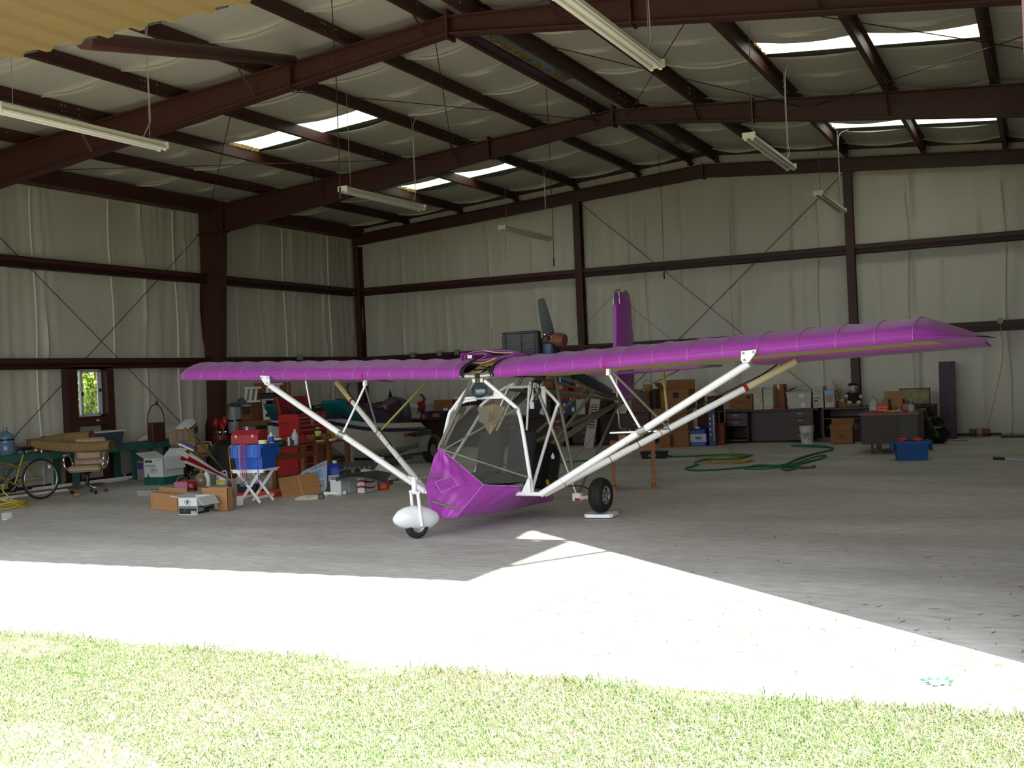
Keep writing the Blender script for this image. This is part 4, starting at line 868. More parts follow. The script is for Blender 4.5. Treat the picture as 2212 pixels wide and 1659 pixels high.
c2 = at(415, 1033, 0); office_chair('beige vinyl office chair heaped with junk beside the golf bag', (c2.x, c2.y, 0), 1.15)
# --- bicycle
M_OLIVE = mat('olive_gold_paint', '8A7A2C', .35, .4)
bp_ = at(90, 1078, 0); bike = thing('bicycle', 'olive gold bicycle leaning along the workbench', 'bicycle', (bp_.x, bp_.y, 0), math.radians(-100))
RW = .315                                   # local x: forward (towards the camera side), wheels in the xz plane
def wheel(x):
    Mw = TR(x, 0, RW) @ RX(math.pi/2)
    t = MB().tube([Mw @ Vector((RW*.955*math.cos(a_), RW*.955*math.sin(a_), 0)) for a_ in [2*math.pi*k/40 for k in range(40)]], .0165, 8, closed=True).build('tire', M_RUBBER, bike, smooth=60)
    MB().tube([Mw @ Vector((RW*.88*math.cos(a_), RW*.88*math.sin(a_), 0)) for a_ in [2*math.pi*k/40 for k in range(40)]], .010, 6, closed=True).build('rim', M_SILVER, t, smooth=60)
    MB().lathe([(.02, -.045), (.025, -.03), (.015, 0), (.025, .03), (.02, .045)], 12, M=Mw).build('hub', M_SILVER, t)
    for k in range(24):
        a_ = 2*math.pi*k/24; s = .03 if k % 2 else -.03
        MB().tube([Mw @ Vector((.018*math.cos(a_+.5), .018*math.sin(a_+.5), s)), Mw @ Vector((RW*.87*math.cos(a_), RW*.87*math.sin(a_), 0))], .0013, 3).build('spoke', M_SILVER, t)
    return t
rw_ = wheel(0); wheel(1.02)
bb = (.43, 0, .27); st = (.27, 0, .72); hd = (.86, 0, .70); hl = (.91, 0, .56)
for nm, pts, r in (('seat_tube', [bb, st], .016), ('top_tube', [(.33, 0, .52), hd], .015), ('down_tube', [bb, hl], .018), ('head_tube', [(.845, 0, .74), (.92, 0, .53)], .019)): MB().tube(pts, r, 8).build(nm, M_OLIVE, bike, smooth=50)
for s in (-1, 1):
    MB().tube([(0, s*.06, RW), (.41, s*.03, .27)], .009, 6).build('chain_stay', M_OLIVE, bike); MB().tube([(0, s*.06, RW), (.2, s*.05, .52), (.29, s*.02, .62)], .008, 6).build('seat_stay', M_OLIVE, bike)
    MB().tube([(.92, s*.04, .54), (.97, s*.05, .45), (1.02, s*.05, RW)], .010, 6).build('fork_blade', M_OLIVE, bike)
MB().tube([st, (.255, 0, .79)], .013, 8).build('seat_post', M_BLACK, bike)
sd_ = MB(); sd_.loft([[(.255+x, y*w_, .80+z) for y, z in ((-1, .0), (-.6, .03), (0, .035), (.6, .03), (1, 0), (.5, -.02), (-.5, -.02))] for x, w_ in ((-.13, .05), (-.11, .085), (-.03, .08), (.05, .04), (.13, .02), (.15, .008))]); sd_.build('saddle', M_BLACK, bike, smooth=50)
MB().tube(cat_pts([(.84, -.27, .86), (.80, -.22, .86), (.83, -.08, .84), (.83, .08, .84), (.80, .22, .86), (.84, .27, .86)], 5), .012, 8).build('handlebar', M_SILVER, bike); MB().tube([(.845, 0, .74), (.83, 0, .84)], .013, 8).build('stem', M_BLACK, bike)
MB().lathe([(.05, -.004), (.085, -.003), (.085, .003), (.05, .004)], 28, M=TR(.43, -.05, .27) @ RX(math.pi/2)).build('chainring', M_BLACK, bike); MB().lathe([(.0, -.01), (.045, -.008), (.045, .012), (0, .014)], 18, M=TR(0, -.05, RW) @ RX(math.pi/2)).build('sprocket', M_SILVER, bike)
for s in (-1, 1): MB().tube([(.43, s*.07, .27), (.43+s*.12, s*.085, .27-s*.09)], .010, 6).build('crank', M_SILVER, bike); MB().box(.43+s*.12-.04, .43+s*.12+.04, s*.085 if s > 0 else -.17, .17 if s > 0 else s*.085, .27-s*.09-.012, .27-s*.09+.012).build('pedal', M_BLACK, bike)
MB().tube([(0, -.05, RW+.043), (.43, -.05, .354)], .003, 4).build('chain', M_BLACK, bike); MB().tube([(0, -.05, RW-.043), (.02, -.05, .21), (.43, -.05, .186)], .003, 4).build('chain', M_BLACK, bike)
MB().tube(cat_pts([(.47, -.02, .38), (.55, -.05, .42), (.57, -.05, .50), (.50, -.05, .50), (.52, -.03, .40)], 5), .005, 6).build('bottle_cage', M_BLACK, bike)
MB().box(-.17, -.13, -.005, .005, RW+.15, RW+.2).build('spoke_reflector', M_PAPER, rw_)
# --- yellow hose coil, gutter piece
hc = at(22, 1100, 0); pts = []
for k in range(80):
    a_ = k*.5; rr = .19+.05*math.sin(k*.21)+.03*math.sin(k*.77); pts.append((hc.x-.12+rr*math.cos(a_)+.03*math.sin(k*.5), hc.y+.08+rr*1.1*math.sin(a_), .014+(.20*k/80)*(.5+.5*math.sin(a_+k*.05))))
pts += [(hc.x-.25, hc.y+.1, .25), (hc.x-.35, hc.y+.2, .33), (hc.x-.45, hc.y+.0, .28)]
tag(MB().tube(cat_pts(pts, 3), .010, 6).build('garden_hose', mat('yellow_hose', 'B8A33C', .45)), 'loosely coiled yellow garden hose on the floor by the bicycle', 'hose')
gp_ = at(10, 1123, 0); gt = thing('gutter_end', 'short white gutter offcut on the floor below the yellow hose', 'gutter', (gp_.x, gp_.y, 0), .3); gt.scale = (.6, .5, .7); MB().loft([[(-.06, y, .12), (-.06, y, 0), (.04, y, 0), (.075, y, .03), (.05, y, .05), (.03, y, .12), (.026, y, .12), (.045, y, .05), (.066, y, .03), (.036, y, .005), (-.055, y, .005), (-.055, y, .12)] for y in (0, .25)]).build('gutter_shell', M_WHITE, gt)
# --- trim boards lying along the wall foot
for k, (x, y0, y1, w_, z_, m_, lab) in enumerate(((.10, -12.4, -7.6, .12, 0, M_WHITE, 'long white trim board on the floor against the wall foot'), (.28, -12.6, -8.6, .10, 0, M_PAPER, 'long white trim board lying beneath the green bench'), (.42, -12.2, -9.4, .16, 0, M_WOODB, 'brown board lying flat beneath the green bench'), (.66, -12.6, -10.4, .10, 0, M_WHITE, 'white trim board lying beside the bicycle wheel'), (.25, -10.6, -7.7, .08, .035, M_WHITE, 'narrow white strip resting across the trim boards'))):
    q = thing('trim_board', lab, 'board', (x, y0, z_), -.02*k); MB().cbox(0, w_, 0, y1-y0, 0, .03, .004).build('plank', m_, q); MB().box(w_*.3, w_*.34, 0, y1-y0, .03, .034).build('bead', m_, q)
q = at(166, 1074, 0); tag(MB().ell((0, 0, .035), (.075, .05, .04), 9, 6).build('brick_chunk', mat('brick_chunk', '9A6A44', .9, bump=.5), loc=(q.x, q.y, 0)), 'broken brown brick chunk between the chair casters', 'brick')
q = at(341, 1073, 0); pv = thing('concrete_block', 'flat grey concrete block on the floor behind the open carton', 'block', q, .05); MB().cbox(-.40, 0, 0, .16, 0, .10, .008).build('block', mat('grey_block', '8E9294', .9, bump=.3), pv); MB().tube([(-.14+.06*math.cos(a_), .05+.01*math.sin(a_), .11+.06*math.sin(a_)) for a_ in [2*math.pi*k/20 for k in range(20)]], .003, 4, closed=True).build('wire_ring', M_SILVER, pv)
# --- box of diapers-like white and green carton, small violet one behind
M_GRN = pm('0E5A4C', .5); 
wg, D_ = carton('white carton with a dark green band, flaps open, beside the beige chair', 355, 1048, 0, 43, 44, 58, m=mat('white_carton', 'C9CDCB', .6), opened=True, pr=(('f', 0, 1, 0, .30, M_GRN), ('s', 0, 1, 0, .30, M_GRN), ('f', .08, .18, .84, .93, M_PRINT), ('f', .20, .30, .84, .93, M_PRINT), ('f', .32, .42, .84, .93, M_PRINT), ('f', .62, .85, .92, .94, M_PRINT), ('f', .1, .6, .74, .755, M_PRINT), ('f', .1, .6, .69, .705, M_PRINT)), flaps=(('l', 1.1), ('b', .9), ('r', 2.9)))
text('6', D_[2]*.34, M_PRINT, wg, (-D_[0]*.78, -.004, D_[2]*.33)); text('Bird', D_[2]*.14, M_PRINT, wg, (-D_[0]*.5, -.004, D_[2]*.56), shear=.2)
MB().tube([(-D_[0]*.5+.09*math.cos(a_), -.003, D_[2]*.56+.045*math.sin(a_)) for a_ in [2*math.pi*k/24 for k in range(24)]], .002, 4, closed=True).build('oval_print', M_PRINT, wg)
carton('small violet and white carton behind the white and green one', 311, 1036, 0, 14, 8, 40, m=pm('A9A6C0', .6), tape=False, pr=(('f', .1, .9, .55, .9, pm('5A4E8C')), ('f', .4, .6, .1, .3, pm('C98A2C'))))
# --- three cartons in front
carton('open brown carton with a drooping flap, nearest the camera on the floor', 384, 1106, 0, 60, 20, 38, rz=-.32, opened=True, flaps=(('l', 2.6), ('b', .15), ('f', -1.45)))
wb_, D_ = carton('white carton with black printed bands and a paw emblem', 427, 1113, 0, 41, 38, 38, rz=.06, m=mat('white_carton', 'C9CDCB'), opened=True, flaps=(('l', 1.45), ('r', 2.5)), pr=tuple(x for f in 'fs' for x in ((f, .03, .97, .06, .40, M_PRINT), (f, .02, .98, .43, .50, M_PRINT), (f, .06, .38, .20, .36, M_PAPER), (f, .66, .95, .06, .24, M_PAPER))))
for f, (ox, oy, rot) in {'f': (-D_[0]*.5, -.005, (math.pi/2, 0, 0)), 's': (.005, D_[1]*.45, (math.pi/2, 0, math.pi/2))}.items():
    e = MB(); Mx = TR(ox, oy, D_[2]*.74) @ Matrix.Rotation(rot[2], 4, 'Z') @ RX(math.pi/2)
    e.tube([Mx @ Vector((.045*math.cos(a_), .035*math.sin(a_), 0)) for a_ in [2*math.pi*k/20 for k in range(20)]], .002, 4, closed=True); 
    for dx, dz, r_ in ((0, -.008, .014), (-.02, .008, .007), (-.007, .016, .007), (.007, .016, .007), (.02, .008, .007)): e.lathe([(0, -.001), (r_, -.001), (r_, .001), (0, .001)], 10, M=Mx @ TR(dx, dz, 0))
    e.build('paw_emblem', M_PRINT, wb_)
tc_, D_ = carton('tall brown carton with a torn top behind the black and white carton', 493, 1104, 0, 55, 12, 50, rz=.0, opened=True, flaps=(('f', 2.95), ('l', 1.9)))
MB().box(-D_[0]*.62, -D_[0]*.42, -.004, -.001, .03, D_[2]*.55).build('packing_slip', M_PAPER, tc_); MB().box(-D_[0]*.58, -D_[0]*.54, -.005, -.003, .05, D_[2]*.52).build('red_line', pm('A83040'), tc_)
# --- cleaning things
q = at(396, 1058, 0); pk = thing('plastic_basket', 'small pink plastic basket on the floor beside the red can', 'basket', q, .2)
MB().loft([[(-.1, -.06, 0), (.1, -.06, 0), (.1, .06, 0), (-.1, .06, 0)], [(-.12, -.08, .13), (.12, -.08, .13), (.12, .08, .13), (-.12, .08, .13)], [(-.11, -.07, .13), (.11, -.07, .13), (.11, .07, .13), (-.11, .07, .13)], [(-.09, -.05, .02), (.09, -.05, .02), (.09, .05, .02), (-.09, .05, .02)]]).build('basket', pm('C87A94'), pk); MB().tube([(-.12, 0, .13), (-.08, .0, .2), (.0, 0, .22)], .006, 5).build('handle', pm('C87A94'), pk); MB().ell((.03, 0, .13), (.06, .04, .04), 10, 6).build('red_rag', M_RED, pk)
q = at(416, 1061, 0); rc_ = lath('coffee_can', 'red coffee can with black and white lettering beside the pink basket', 'can', q, [(0, 0), (.072, 0), (.075, .005), (.072, .01), (.072, .145), (.075, .15), (.072, .155), (0, .15)], M_RED, 20, band=[(.0725, .02), (.0735, .02), (.0735, .06), (.0725, .06)], bandm=M_PRINT); text('RICH', .035, M_PAPER, rc_, (.03, -.075, .10), sx=.9)
q = at(436, 1052, 0); lath('glass_jug', 'round amber glass jug behind the spray bottles', 'jug', (q.x-.1, q.y+.12, 0), [(0, 0), (.09, .0), (.11, .05), (.11, .13), (.07, .2), (.03, .23), (.03, .26), (0, .26)], mat('amber_glass', 'B79B7C', .15, trans=.4), 20)
def sprayer(label, p, rz, m, capm, s=1.0):
    r = thing('spray_bottle', label, 'bottle', p, rz)
    MB().loft([[(x*.05*s*w_, y*.032*s*w_, z*s) for x, y in ((-1, -.6), (-.6, -1), (.6, -1), (1, -.6), (1, .6), (.6, 1), (-.6, 1), (-1, .6))] for z, w_ in ((0, .9), (.01, 1), (.12, 1), (.16, .7), (.19, .32), (.21, .32))]).build('body', m, r, smooth=50)
    MB().cbox(-.02*s, .05*s, -.012*s, .012*s, .21*s, .245*s, .005).build('spray_head', capm, r); MB().tube([(.03*s, 0, .21*s), (.035*s, 0, .17*s)], .005*s, 5).build('trigger', capm, r); return r
q = at(447, 1050, 0); sprayer('white spray bottle beside the amber jug', q, .4, M_WHITE, M_WHITE, 1.25)
q = at(458, 1046, 0); sprayer('clear spray bottle with a green head beside the white jug', q, .2, mat('cloudy_white', 'B9BFC2', .3, trans=.2), pm('1E8C5A'), 1.1)
q = at(480, 1046, 0); wj = thing('plastic_jug', 'white plastic jug with a yellow label and a loop handle', 'jug', q, .3)
MB().loft([[(x*w_, y*d_, z) for x, y in ((-1, -.7), (-.7, -1), (.7, -1), (1, -.7), (1, .7), (.7, 1), (-.7, 1), (-1, .7))] for z, w_, d_ in ((0, .085, .06), (.01, .09, .065), (.13, .09, .065), (.17, .06, .05), (.185, .025, .025), (.21, .025, .025))]).build('body', M_WHITE, wj, smooth=50)
MB().tube(cat_pts([(-.01, 0, .19), (.05, 0, .225), (.085, 0, .20), (.085, 0, .13)], 5), .012, 7).build('handle', M_WHITE, wj); MB().box(-.08, .08, -.068, -.064, .03, .08, M=RY(-.0)).build('label_band', pm('DCCB2A'), wj); MB().box(-.07, -.03, -.068, -.065, .09, .11).build('red_mark', M_RED, wj)
q = at(462, 1024, .10); sp_ = thing('sponge_pack', 'blue and yellow pack of sponges above the spray bottles', 'sponge pack', at(463, 1030, .0)+Vector((0, .15, .0)), .2); MB().cbox(-.1, .1, -.05, .05, .20, .25, .012).build('sponges', pm('D8BE2E'), sp_); MB().cbox(-.105, .105, -.055, .055, 0, .20, .012).build('pack', pm('1E4C84'), sp_)
# --- hoop-handled brown bag, white fairing, outboard motor on the bench end
q = atx(332, 945, .45); bg_ = thing('hoop_handle_bag', 'brown wooden handbag with a tall hoop handle beside the white fairing', 'bag', (.62, q.y-.1, BZ), .0)
MB().cbox(-.07, .07, -.17, .17, .0, .36, .01).build('body', mat('brown_leather', '4A2A18', .6, var=.15, scale=4), bg_); MB().tube([(0, .18*math.cos(a_)*1.25+.0, .36+.34*math.sin(a_)) for a_ in [math.pi*k/16 for k in range(17)]], .010, 6).build('hoop_handle', pm('1E1812'), bg_); MB().cbox(-.02, .02, .02, .06, .69, .76, .005).build('clasp', M_BLACK, bg_)
q = atx(345, 945, .1); wf_ = thing('white_fairing', 'white pointed plastic fairing lying on the end of the bench', 'fairing', (.15, q.y, BZ)); MB().loft([[(x*w_, y, .02+z*h_) for x, z in ((-1, 0), (1, 0), (.8, .6), (.3, 1), (-.3, 1), (-.8, .6))] for y, w_, h_ in ((-.62, .01, .02), (-.5, .06, .08), (-.2, .13, .17), (.2, .17, .23), (.45, .17, .22))]).build('shell', pm('D4D8DA', .3), wf_, smooth=60)
om = thing('outboard_motor', 'black outboard motor with a white stripe propped up behind the beige chair', 'outboard motor', (at(400, 955, .60).x-1.2, at(400, 955, .60).y+1.15, 0), .3)
om.location = (1.12, -7.75, 0)
hm = MB(); hm.loft([[(x*w_, y, z*h_+.0) for x, z in ((-1, 0), (-1, .6), (-.6, 1), (.6, 1), (1, .6), (1, 0), (.6, -.2), (-.6, -.2))] for y, w_, h_ in ((-.32, .09, .12), (-.28, .13, .17), (-.05, .15, .21), (.2, .14, .23), (.30, .10, .18))], M=TR(0, 0, .78) @ RX(.22))
ho = hm.build('motor_cowl', mat('black_cowl', '0C1416', .25), om, smooth=50); MB().loft([[(x*w_*1.01, y, z*h_*1.01) for x, z in ((-1, .55), (-.6, 1), (.6, 1), (1, .55), (1, .48), (.6, .94), (-.6, .94), (-1, .48))] for y, w_, h_ in ((-.28, .13, .17), (-.05, .15, .21), (.2, .14, .23))], M=TR(0, 0, .785) @ RX(.22)).build('white_stripe', M_WHITE, ho)
MB().loft([[(x*w_, y*d_, z) for x, y in ((-1, -1), (1, -1), (1, 1), (-1, 1))] for z, w_, d_ in ((.02, .02, .10), (.30, .03, .09), (.5, .05, .10), (.72, .09, .14))]).build('leg_housing', pm('14181A', .4), om, smooth=30); MB().lathe([(.02, 0), (.03, .02), (.03, .14), (.01, .16)], 12, M=TR(0, .1, .14) @ RX(-math.pi/2)).build('gearcase', pm('14181A', .4), om)
for k in range(3): MB().ell((0, 0, 0), (.05, .008, .025), 8, 6, M=TR(0, .27, .14) @ RY(k*2.09) @ TR(.05, 0, 0)).build('propeller_blade', M_SILVER, om)
MB().box(-.12, .12, -.1, .1, 0, .03).build('stand_foot', M_WOODB, om)
# --- golf bag by the steel column
q = Vector((1.05, -6.75, 0)); gb = thing('golf_bag', 'grey golf bag with red head covers against the steel column', 'golf bag', q, .3)
MB().lathe([(0, 0), (.13, 0), (.14, .05), (.13, .45), (.14, .62), (.12, .62), (.11, .4), (0, .4)], 18, M=RX(-.1)).build('body', mat('grey_canvas', '3A3A38', .8), gb, smooth=40); MB().lathe([(.141, .58), (.148, .6), (.148, .66), (.141, .68)], 18, M=RX(-.1)).build('collar', pm('8A2A1A'), gb)
for k, (x, y, h_) in enumerate(((-.07, .02, .85), (.08, .0, .88), (.02, .06, .8))): MB().tube([(x*.5, y, .5), (x, y+.06, h_)], .006, 5).build('club_shaft', M_SILVER, gb); MB().ell((x*1.3, y+.04, h_+.08), (.06, .05, .11), 12, 8).build('head_cover', M_RED, gb, smooth=60)
for k in range(5): a_ = k*1.25; MB().tube([(.04*math.cos(a_), .04*math.sin(a_), .5), (.09*math.cos(a_), .05+.09*math.sin(a_), .74)], .005, 5).build('club_shaft', M_SILVER, gb); MB().ell((.1*math.cos(a_), .05+.1*math.sin(a_), .75), (.035, .012, .025), 8, 6).build('iron_head', M_CHROME, gb)
# --- sticks, folded umbrella, brush leaning on the chair
def stick(name, label, cat, a, b, r, m):
    o = thing(name, label, cat, a); d = Vector(b)-Vector(a); MB().tube([(0, 0, 0), d], r, 7).build('shaft', m, o); return o, d
a = at(503, 1042, .02); b = at(358, 925, .80); b = Vector((2.6, -9.3, .95))
o, d = stick('curtain_rod', 'long thin dark pole leaning from the floor against the beige chair', 'pole', a, b, .011, pm('5A4A30')); MB().ell(tuple(d), (.02, .02, .02), 8, 6).build('knob_end', pm('3A2A18'), o)
a = at(497, 1030, .02)+Vector((-.1, .1, 0)); b = Vector((2.7, -9.55, .98)); o, d = stick('broom', 'wooden broom handle leaning across the beige chair', 'broom', a, b, .012, pm('9A7A4A')); MB().tube([(0, 0, 0), (-.0, 0, .02)], .02, 6).build('handle_tip', pm('4A3A28'), o)
um = thing('beach_umbrella', 'folded red and white umbrella lying across the junk by the chair', 'umbrella', at(504, 1040, .04), 0)
d = Vector((3.25, -10.35, .62))-Vector(um.location); ax = axis_to(d); L_ = d.length
for k in range(6): MB().grid(lambda s, t, k=k: ax @ Vector(((.015+.075*t*(1-.0*t))*math.cos((k+s)*math.pi/3)*(1+.25*math.sin(s*math.pi)), (.015+.075*t)*math.sin((k+s)*math.pi/3)*(1+.25*math.sin(s*math.pi)), L_*(.12+.75*t))), 4, 5, .003).build('canopy_panel', M_RED if k % 2 else M_PAPER, um)
MB().tube([(0, 0, 0), d*1.02], .008, 6).build('pole', M_WHITE, um)
b = Vector((3.1, -9.95, .70)); bs = thing('push_brush', 'blue headed scrubbing brush resting on the beige chair seat', 'brush', at(500, 1035, .03)+Vector((-.25, .05, 0))); d = b-Vector(bs.location); MB().tube([(0, 0, 0), d], .012, 7).build('handle', pm('B08A5A'), bs); MB().cbox(-.14, .14, -.03, .03, -.02, .02, .008, M=TR(*d) @ RZ(.6) @ RY(.5)).build('head', pm('1A2A7A'), bs); MB().box(-.13, .13, -.03, .03, -.05, -.02, M=TR(*d) @ RZ(.6) @ RY(.5)).build('bristles', M_PAPER, bs)
carton('small tan carton tipped on the seat of the beige chair', 0, 0, 0, 0, 0, 0, loc=Vector((2.15, -8.35, .47)), dims=(.2, .16, .14), rz=.6, opened=True)
# --- dark shapes behind: covered grill
gr_ = thing('covered_grill', 'black covered barbecue grill behind the blue tote', 'grill', (2.60, -8.25, 0), .2)
gc = MB(); gc.loft([[(x*w_+.015*math.sin(9*x+5*z), y*d_+.012*math.sin(7*y+6*z), z) for x, y in [(math.cos(a_)*abs(math.cos(a_))**-.35 if abs(math.cos(a_)) > .02 else 0, math.sin(a_)*abs(math.sin(a_))**-.35 if abs(math.sin(a_)) > .02 else 0) for a_ in [2*math.pi*k/24+.05 for k in range(24)]]] for z, w_, d_ in ((0, .42, .30), (.3, .40, .28), (.55, .38, .26), (.66, .30, .2), (.70, .15, .1))]); gc.build('cover', mat('black_tarp', '0A0A0C', .55, bump=.3, bscale=12), gr_, smooth=60)
MB().tube([(-.4, -.3, .02), (.4, -.3, .02)], .012, 6).build('hem_cord', M_BLACK, gr_)
# ================================================================ folding table with the blue tote and red toolbox
ft = thing('folding_table', 'small white slatted folding table under the blue tote', 'table', (5.87, -11.72, 0), .12)
TZ = .47
for k in range(6): MB().cbox(-.27, .27, -.20+k*.068, -.20+k*.068+.06, TZ-.018, TZ, .005).build('slat', M_WHITE, ft)
for y in (-.17, .17):
    MB().box(-.24, .24, y-.018, y+.018, TZ-.045, TZ-.018).build('cross_bar', M_WHITE, ft)
    for s in (-1, 1): MB().tube([(s*.17, y+s*.014, TZ-.03), (-s*.17, y+s*.014, .012)], .022, 4).build('leg', M_WHITE, ft)
for x in (-.14, .14): MB().box(x-.02, x+.02, -.20, .20, .07, .10).build('stretcher', M_WHITE, ft)
for o_ in [c for c in ft.children if c.name.startswith('leg')]: pass
bt_ = tote('bright blue plastic tote standing on the white folding table', (5.87, -11.70, TZ), .12+math.pi/2, .40, .47, .34, M_BLUE)
tb = thing('toolbox', 'red metal toolbox with a dusty lid on top of the blue tote', 'toolbox', (5.78, -11.70, TZ+.345), .12)
MB().loft([[(-.21, y*1, z) for y, z in ((-.13, 0), (.13, 0), (.13, .12), (.06, .19), (-.06, .19), (-.13, .12))], [(.21, y, z) for y, z in ((-.13, 0), (.13, 0), (.13, .12), (.06, .19), (-.06, .19), (-.13, .12))]]).build('body', mat('dusty_red', '94222A', .6, var=.15, scale=8), tb)
MB().tube([(-.1, 0, .195), (-.09, 0, .215), (.09, 0, .215), (.1, 0, .195)], .010, 6).build('handle', pm('4A2A8A'), tb); MB().box(-.212, .212, -.134, .134, .112, .122).build('lid_lip', mat('dusty_red', '94222A'), tb)
for x in (-.13, .13): MB().box(x-.012, x+.012, -.137, -.13, .09, .125).build('latch', M_SILVER, tb)
lath('tape_roll', 'roll of cream masking tape on the edge of the blue tote', 'tape', (6.10, -11.82, TZ+.345), [(.035, 0), (.06, 0), (.06, .05), (.035, .05), (.0, .049), (.0, .002)], pm('D8D0A8'), 18)
lath('small_bottle', 'small blue and white bottle beside the tape roll', 'bottle', (6.09, -11.62, TZ+.345), [(0, 0), (.035, 0), (.035, .10), (.015, .12), (.015, .14), (0, .14)], M_PAPER, 12, band=[(.0355, .01), (.0355, .09)], bandm=pm('1A3AA0'))
for k, (x, m_, ln) in enumerate(((-.20, pm('C8741E'), .60), (-.06, pm('B08878'), .44), (-.03, pm('8A1E5A'), .43), (.0, pm('A02868'), .46), (.03, pm('B0242A'), .40), (.22, pm('4A2A90'), .55))):
    zt = TZ+.33; y = -.245 if x < .2 else -.245; lab = ['long orange bungee cord hanging from the blue tote', 'tan bungee cord hanging down the front of the blue tote', 'plum bungee cord hanging down the blue tote, second of the cluster', 'pink bungee cord hanging down the blue tote, third of the cluster', 'short red bungee cord hanging down the front of the blue tote', 'violet bungee cord hanging at the far corner of the blue tote'][k]
    b_ = thing('bungee_cord', lab, 'bungee cord', (5.86, -11.70, 0), .12); MB().tube(cat_pts([(x+.03, y-.03, zt+.02), (x, y-.045, zt), (x-.02 if k == 0 else x, y-.05, zt-.06), (x, y-.05, zt-ln*.6), (x+.012, y-.05, zt-ln)], 5), .006, 6).build('cord', m_, b_)
    MB().tube(cat_pts([(x+.012, y-.05, zt-ln), (x+.012, y-.05, zt-ln-.05), (x+.03, y-.05, zt-ln-.07), (x+.04, y-.05, zt-ln-.045)], 4), .004, 5).build('hook', M_BLACK, b_)
ot = thing('orange_tray', 'long orange plastic tray on the floor under the folding table', 'tray', (5.2, -11.0, 0), .05); MB().loft([[(-.5, -.14, 0), (.5, -.14, 0), (.5, .14, 0), (-.5, .14, 0)], [(-.53, -.17, .08), (.53, -.17, .08), (.53, .17, .08), (-.53, .17, .08)], [(-.51, -.15, .08), (.51, -.15, .08), (.51, .15, .08), (-.51, .15, .08)], [(-.48, -.12, .012), (.48, -.12, .012), (.48, .12, .012), (-.48, .12, .012)]]).build('tray_shell', pm('D0481A'), ot); MB().tube([(-.53, -.165, .082), (.53, -.165, .082)], .008, 5).build('rolled_rim', pm('D0481A'), ot)
sw = thing('hand_saw', 'hand saw with a white handle leaning by the tall brown carton', 'saw', at(518, 1092, 0), .9); MB().prism([(0, 0), (.02, .08), (.33, .20), (.34, .155)], -.002, .002, M=TR(0, 0, .0) @ RX(math.pi/2) @ RZ(1.25)).build('blade', pm('6A5A50', .4), sw); MB().cbox(-.04, .05, -.012, .012, .0, .13, .01).build('handle', M_PAPER, sw)
db = thing('dark_basin', 'dark green basin of bagged odds and ends under the folding table', 'basin', (5.25, -11.15, .085), .1); MB().loft([[(-.2, -.1, 0), (.2, -.1, 0), (.2, .1, 0), (-.2, .1, 0)], [(-.24, -.13, .12), (.24, -.13, .12), (.24, .13, .12), (-.24, .13, .12)]]).build('basin', pm('14282A'), db)
pb = MB(); pb.grid(lambda s, t: (.22*math.cos(s*6.28)*(1-.75*t)*(1+.12*math.sin(5*s*6.28+3*t)), .12*math.sin(s*6.28)*(1-.75*t)*(1+.12*math.cos(4*s*6.28)), .10+.24*t+.02*math.sin(13*s)), 20, 6); pb.build('plastic_bag', mat('thin_plastic', 'A9A8A0', .3, trans=.3), db, smooth=50)
# ================================================================ leaning carton, for-sale sign and floor clutter
lc = thing('flattened_carton', 'flattened brown carton leaning in front of the work table', 'box', (6.06, -10.98, 0), math.radians(62))
Ml = RX(-.30)
MB().box(-.27, .34, -.012, 0, .0, .31, M=Ml @ RY(-.06)).build('panel', M_CARD, lc); MB().box(.02, .05, -.015, -.012, .0, .31, M=Ml @ RY(-.06)).build('tape', M_TAPE, lc); MB().box(-.27, .34, -.014, -.012, .105, .11, M=Ml @ RY(-.06)).build('score_line', M_CARD2, lc); MB().box(-.26, .33, 0, .02, .01, .30, M=Ml @ RY(-.06)).build('back_panel', M_CARD2, lc)
sg = thing('for_sale_sign', 'blue for sale sign with a phone number, propped on end', 'sign', at(688, 1067, 0)+Vector((0, 0, 0)), math.radians(40))
Msg = RX(-.25) @ TR(0, 0, .02) @ RY(-.18)
M_SIGNB = pm('6FA0D0', .5); M_SIGNG = pm('9AA2AA', .5)
outl = [(-.15, 0), (.10, 0), (.14, .05), (.24, .44), (-.15, .36), (-.22, .30)]
MB().prism(outl, 0, .008, M=Msg @ RX(math.pi/2)).build('board', M_SIGNB, sg)
inn = [(x*.90+.004, .02+z*.92) for x, z in outl]; MB().prism(inn, .008, .0095, M=Msg @ RX(math.pi/2)).build('panel_print', M_SIGNG, sg)
def on_sign(bm_): pass
t1_ = text('FOR SALE', .050, M_PRINT, sg, (0, 0, 0)); t1_.matrix_basis = Msg @ TR(.09, -.0105, .37) @ RX(math.pi/2) @ RZ(.16)
t2_ = text('249-3467', .085, M_PRINT, sg, (0, 0, 0), sx=.75); t2_.matrix_basis = Msg @ TR(-.0, -.0105, .085) @ RX(math.pi/2) @ RZ(.10) @ Matrix.Diagonal((.68, 1, 1, 1))
MB().box(-.18, .14, -.0105, -.0098, .135, .143, M=Msg @ RY(-.12)).build('rule_line', pm('1A3A66'), sg)
wv = MB(); wv.tube([Msg @ Vector((-.10+.085*math.cos(a_), -.011, .22+.10*math.sin(a_))) for a_ in [math.pi*(-.35+1.25*k/18) for k in range(19)]], [.004+.012*math.sin(math.pi*k/18) for k in range(19)], 5, flat=.15); wv.build('wave_emblem', pm('1E2A44'), sg)
MB().box(-.02, .16, -.0103, -.0098, .20, .31, M=Msg @ RY(-.12)).build('blue_print', pm('5E92C8'), sg)
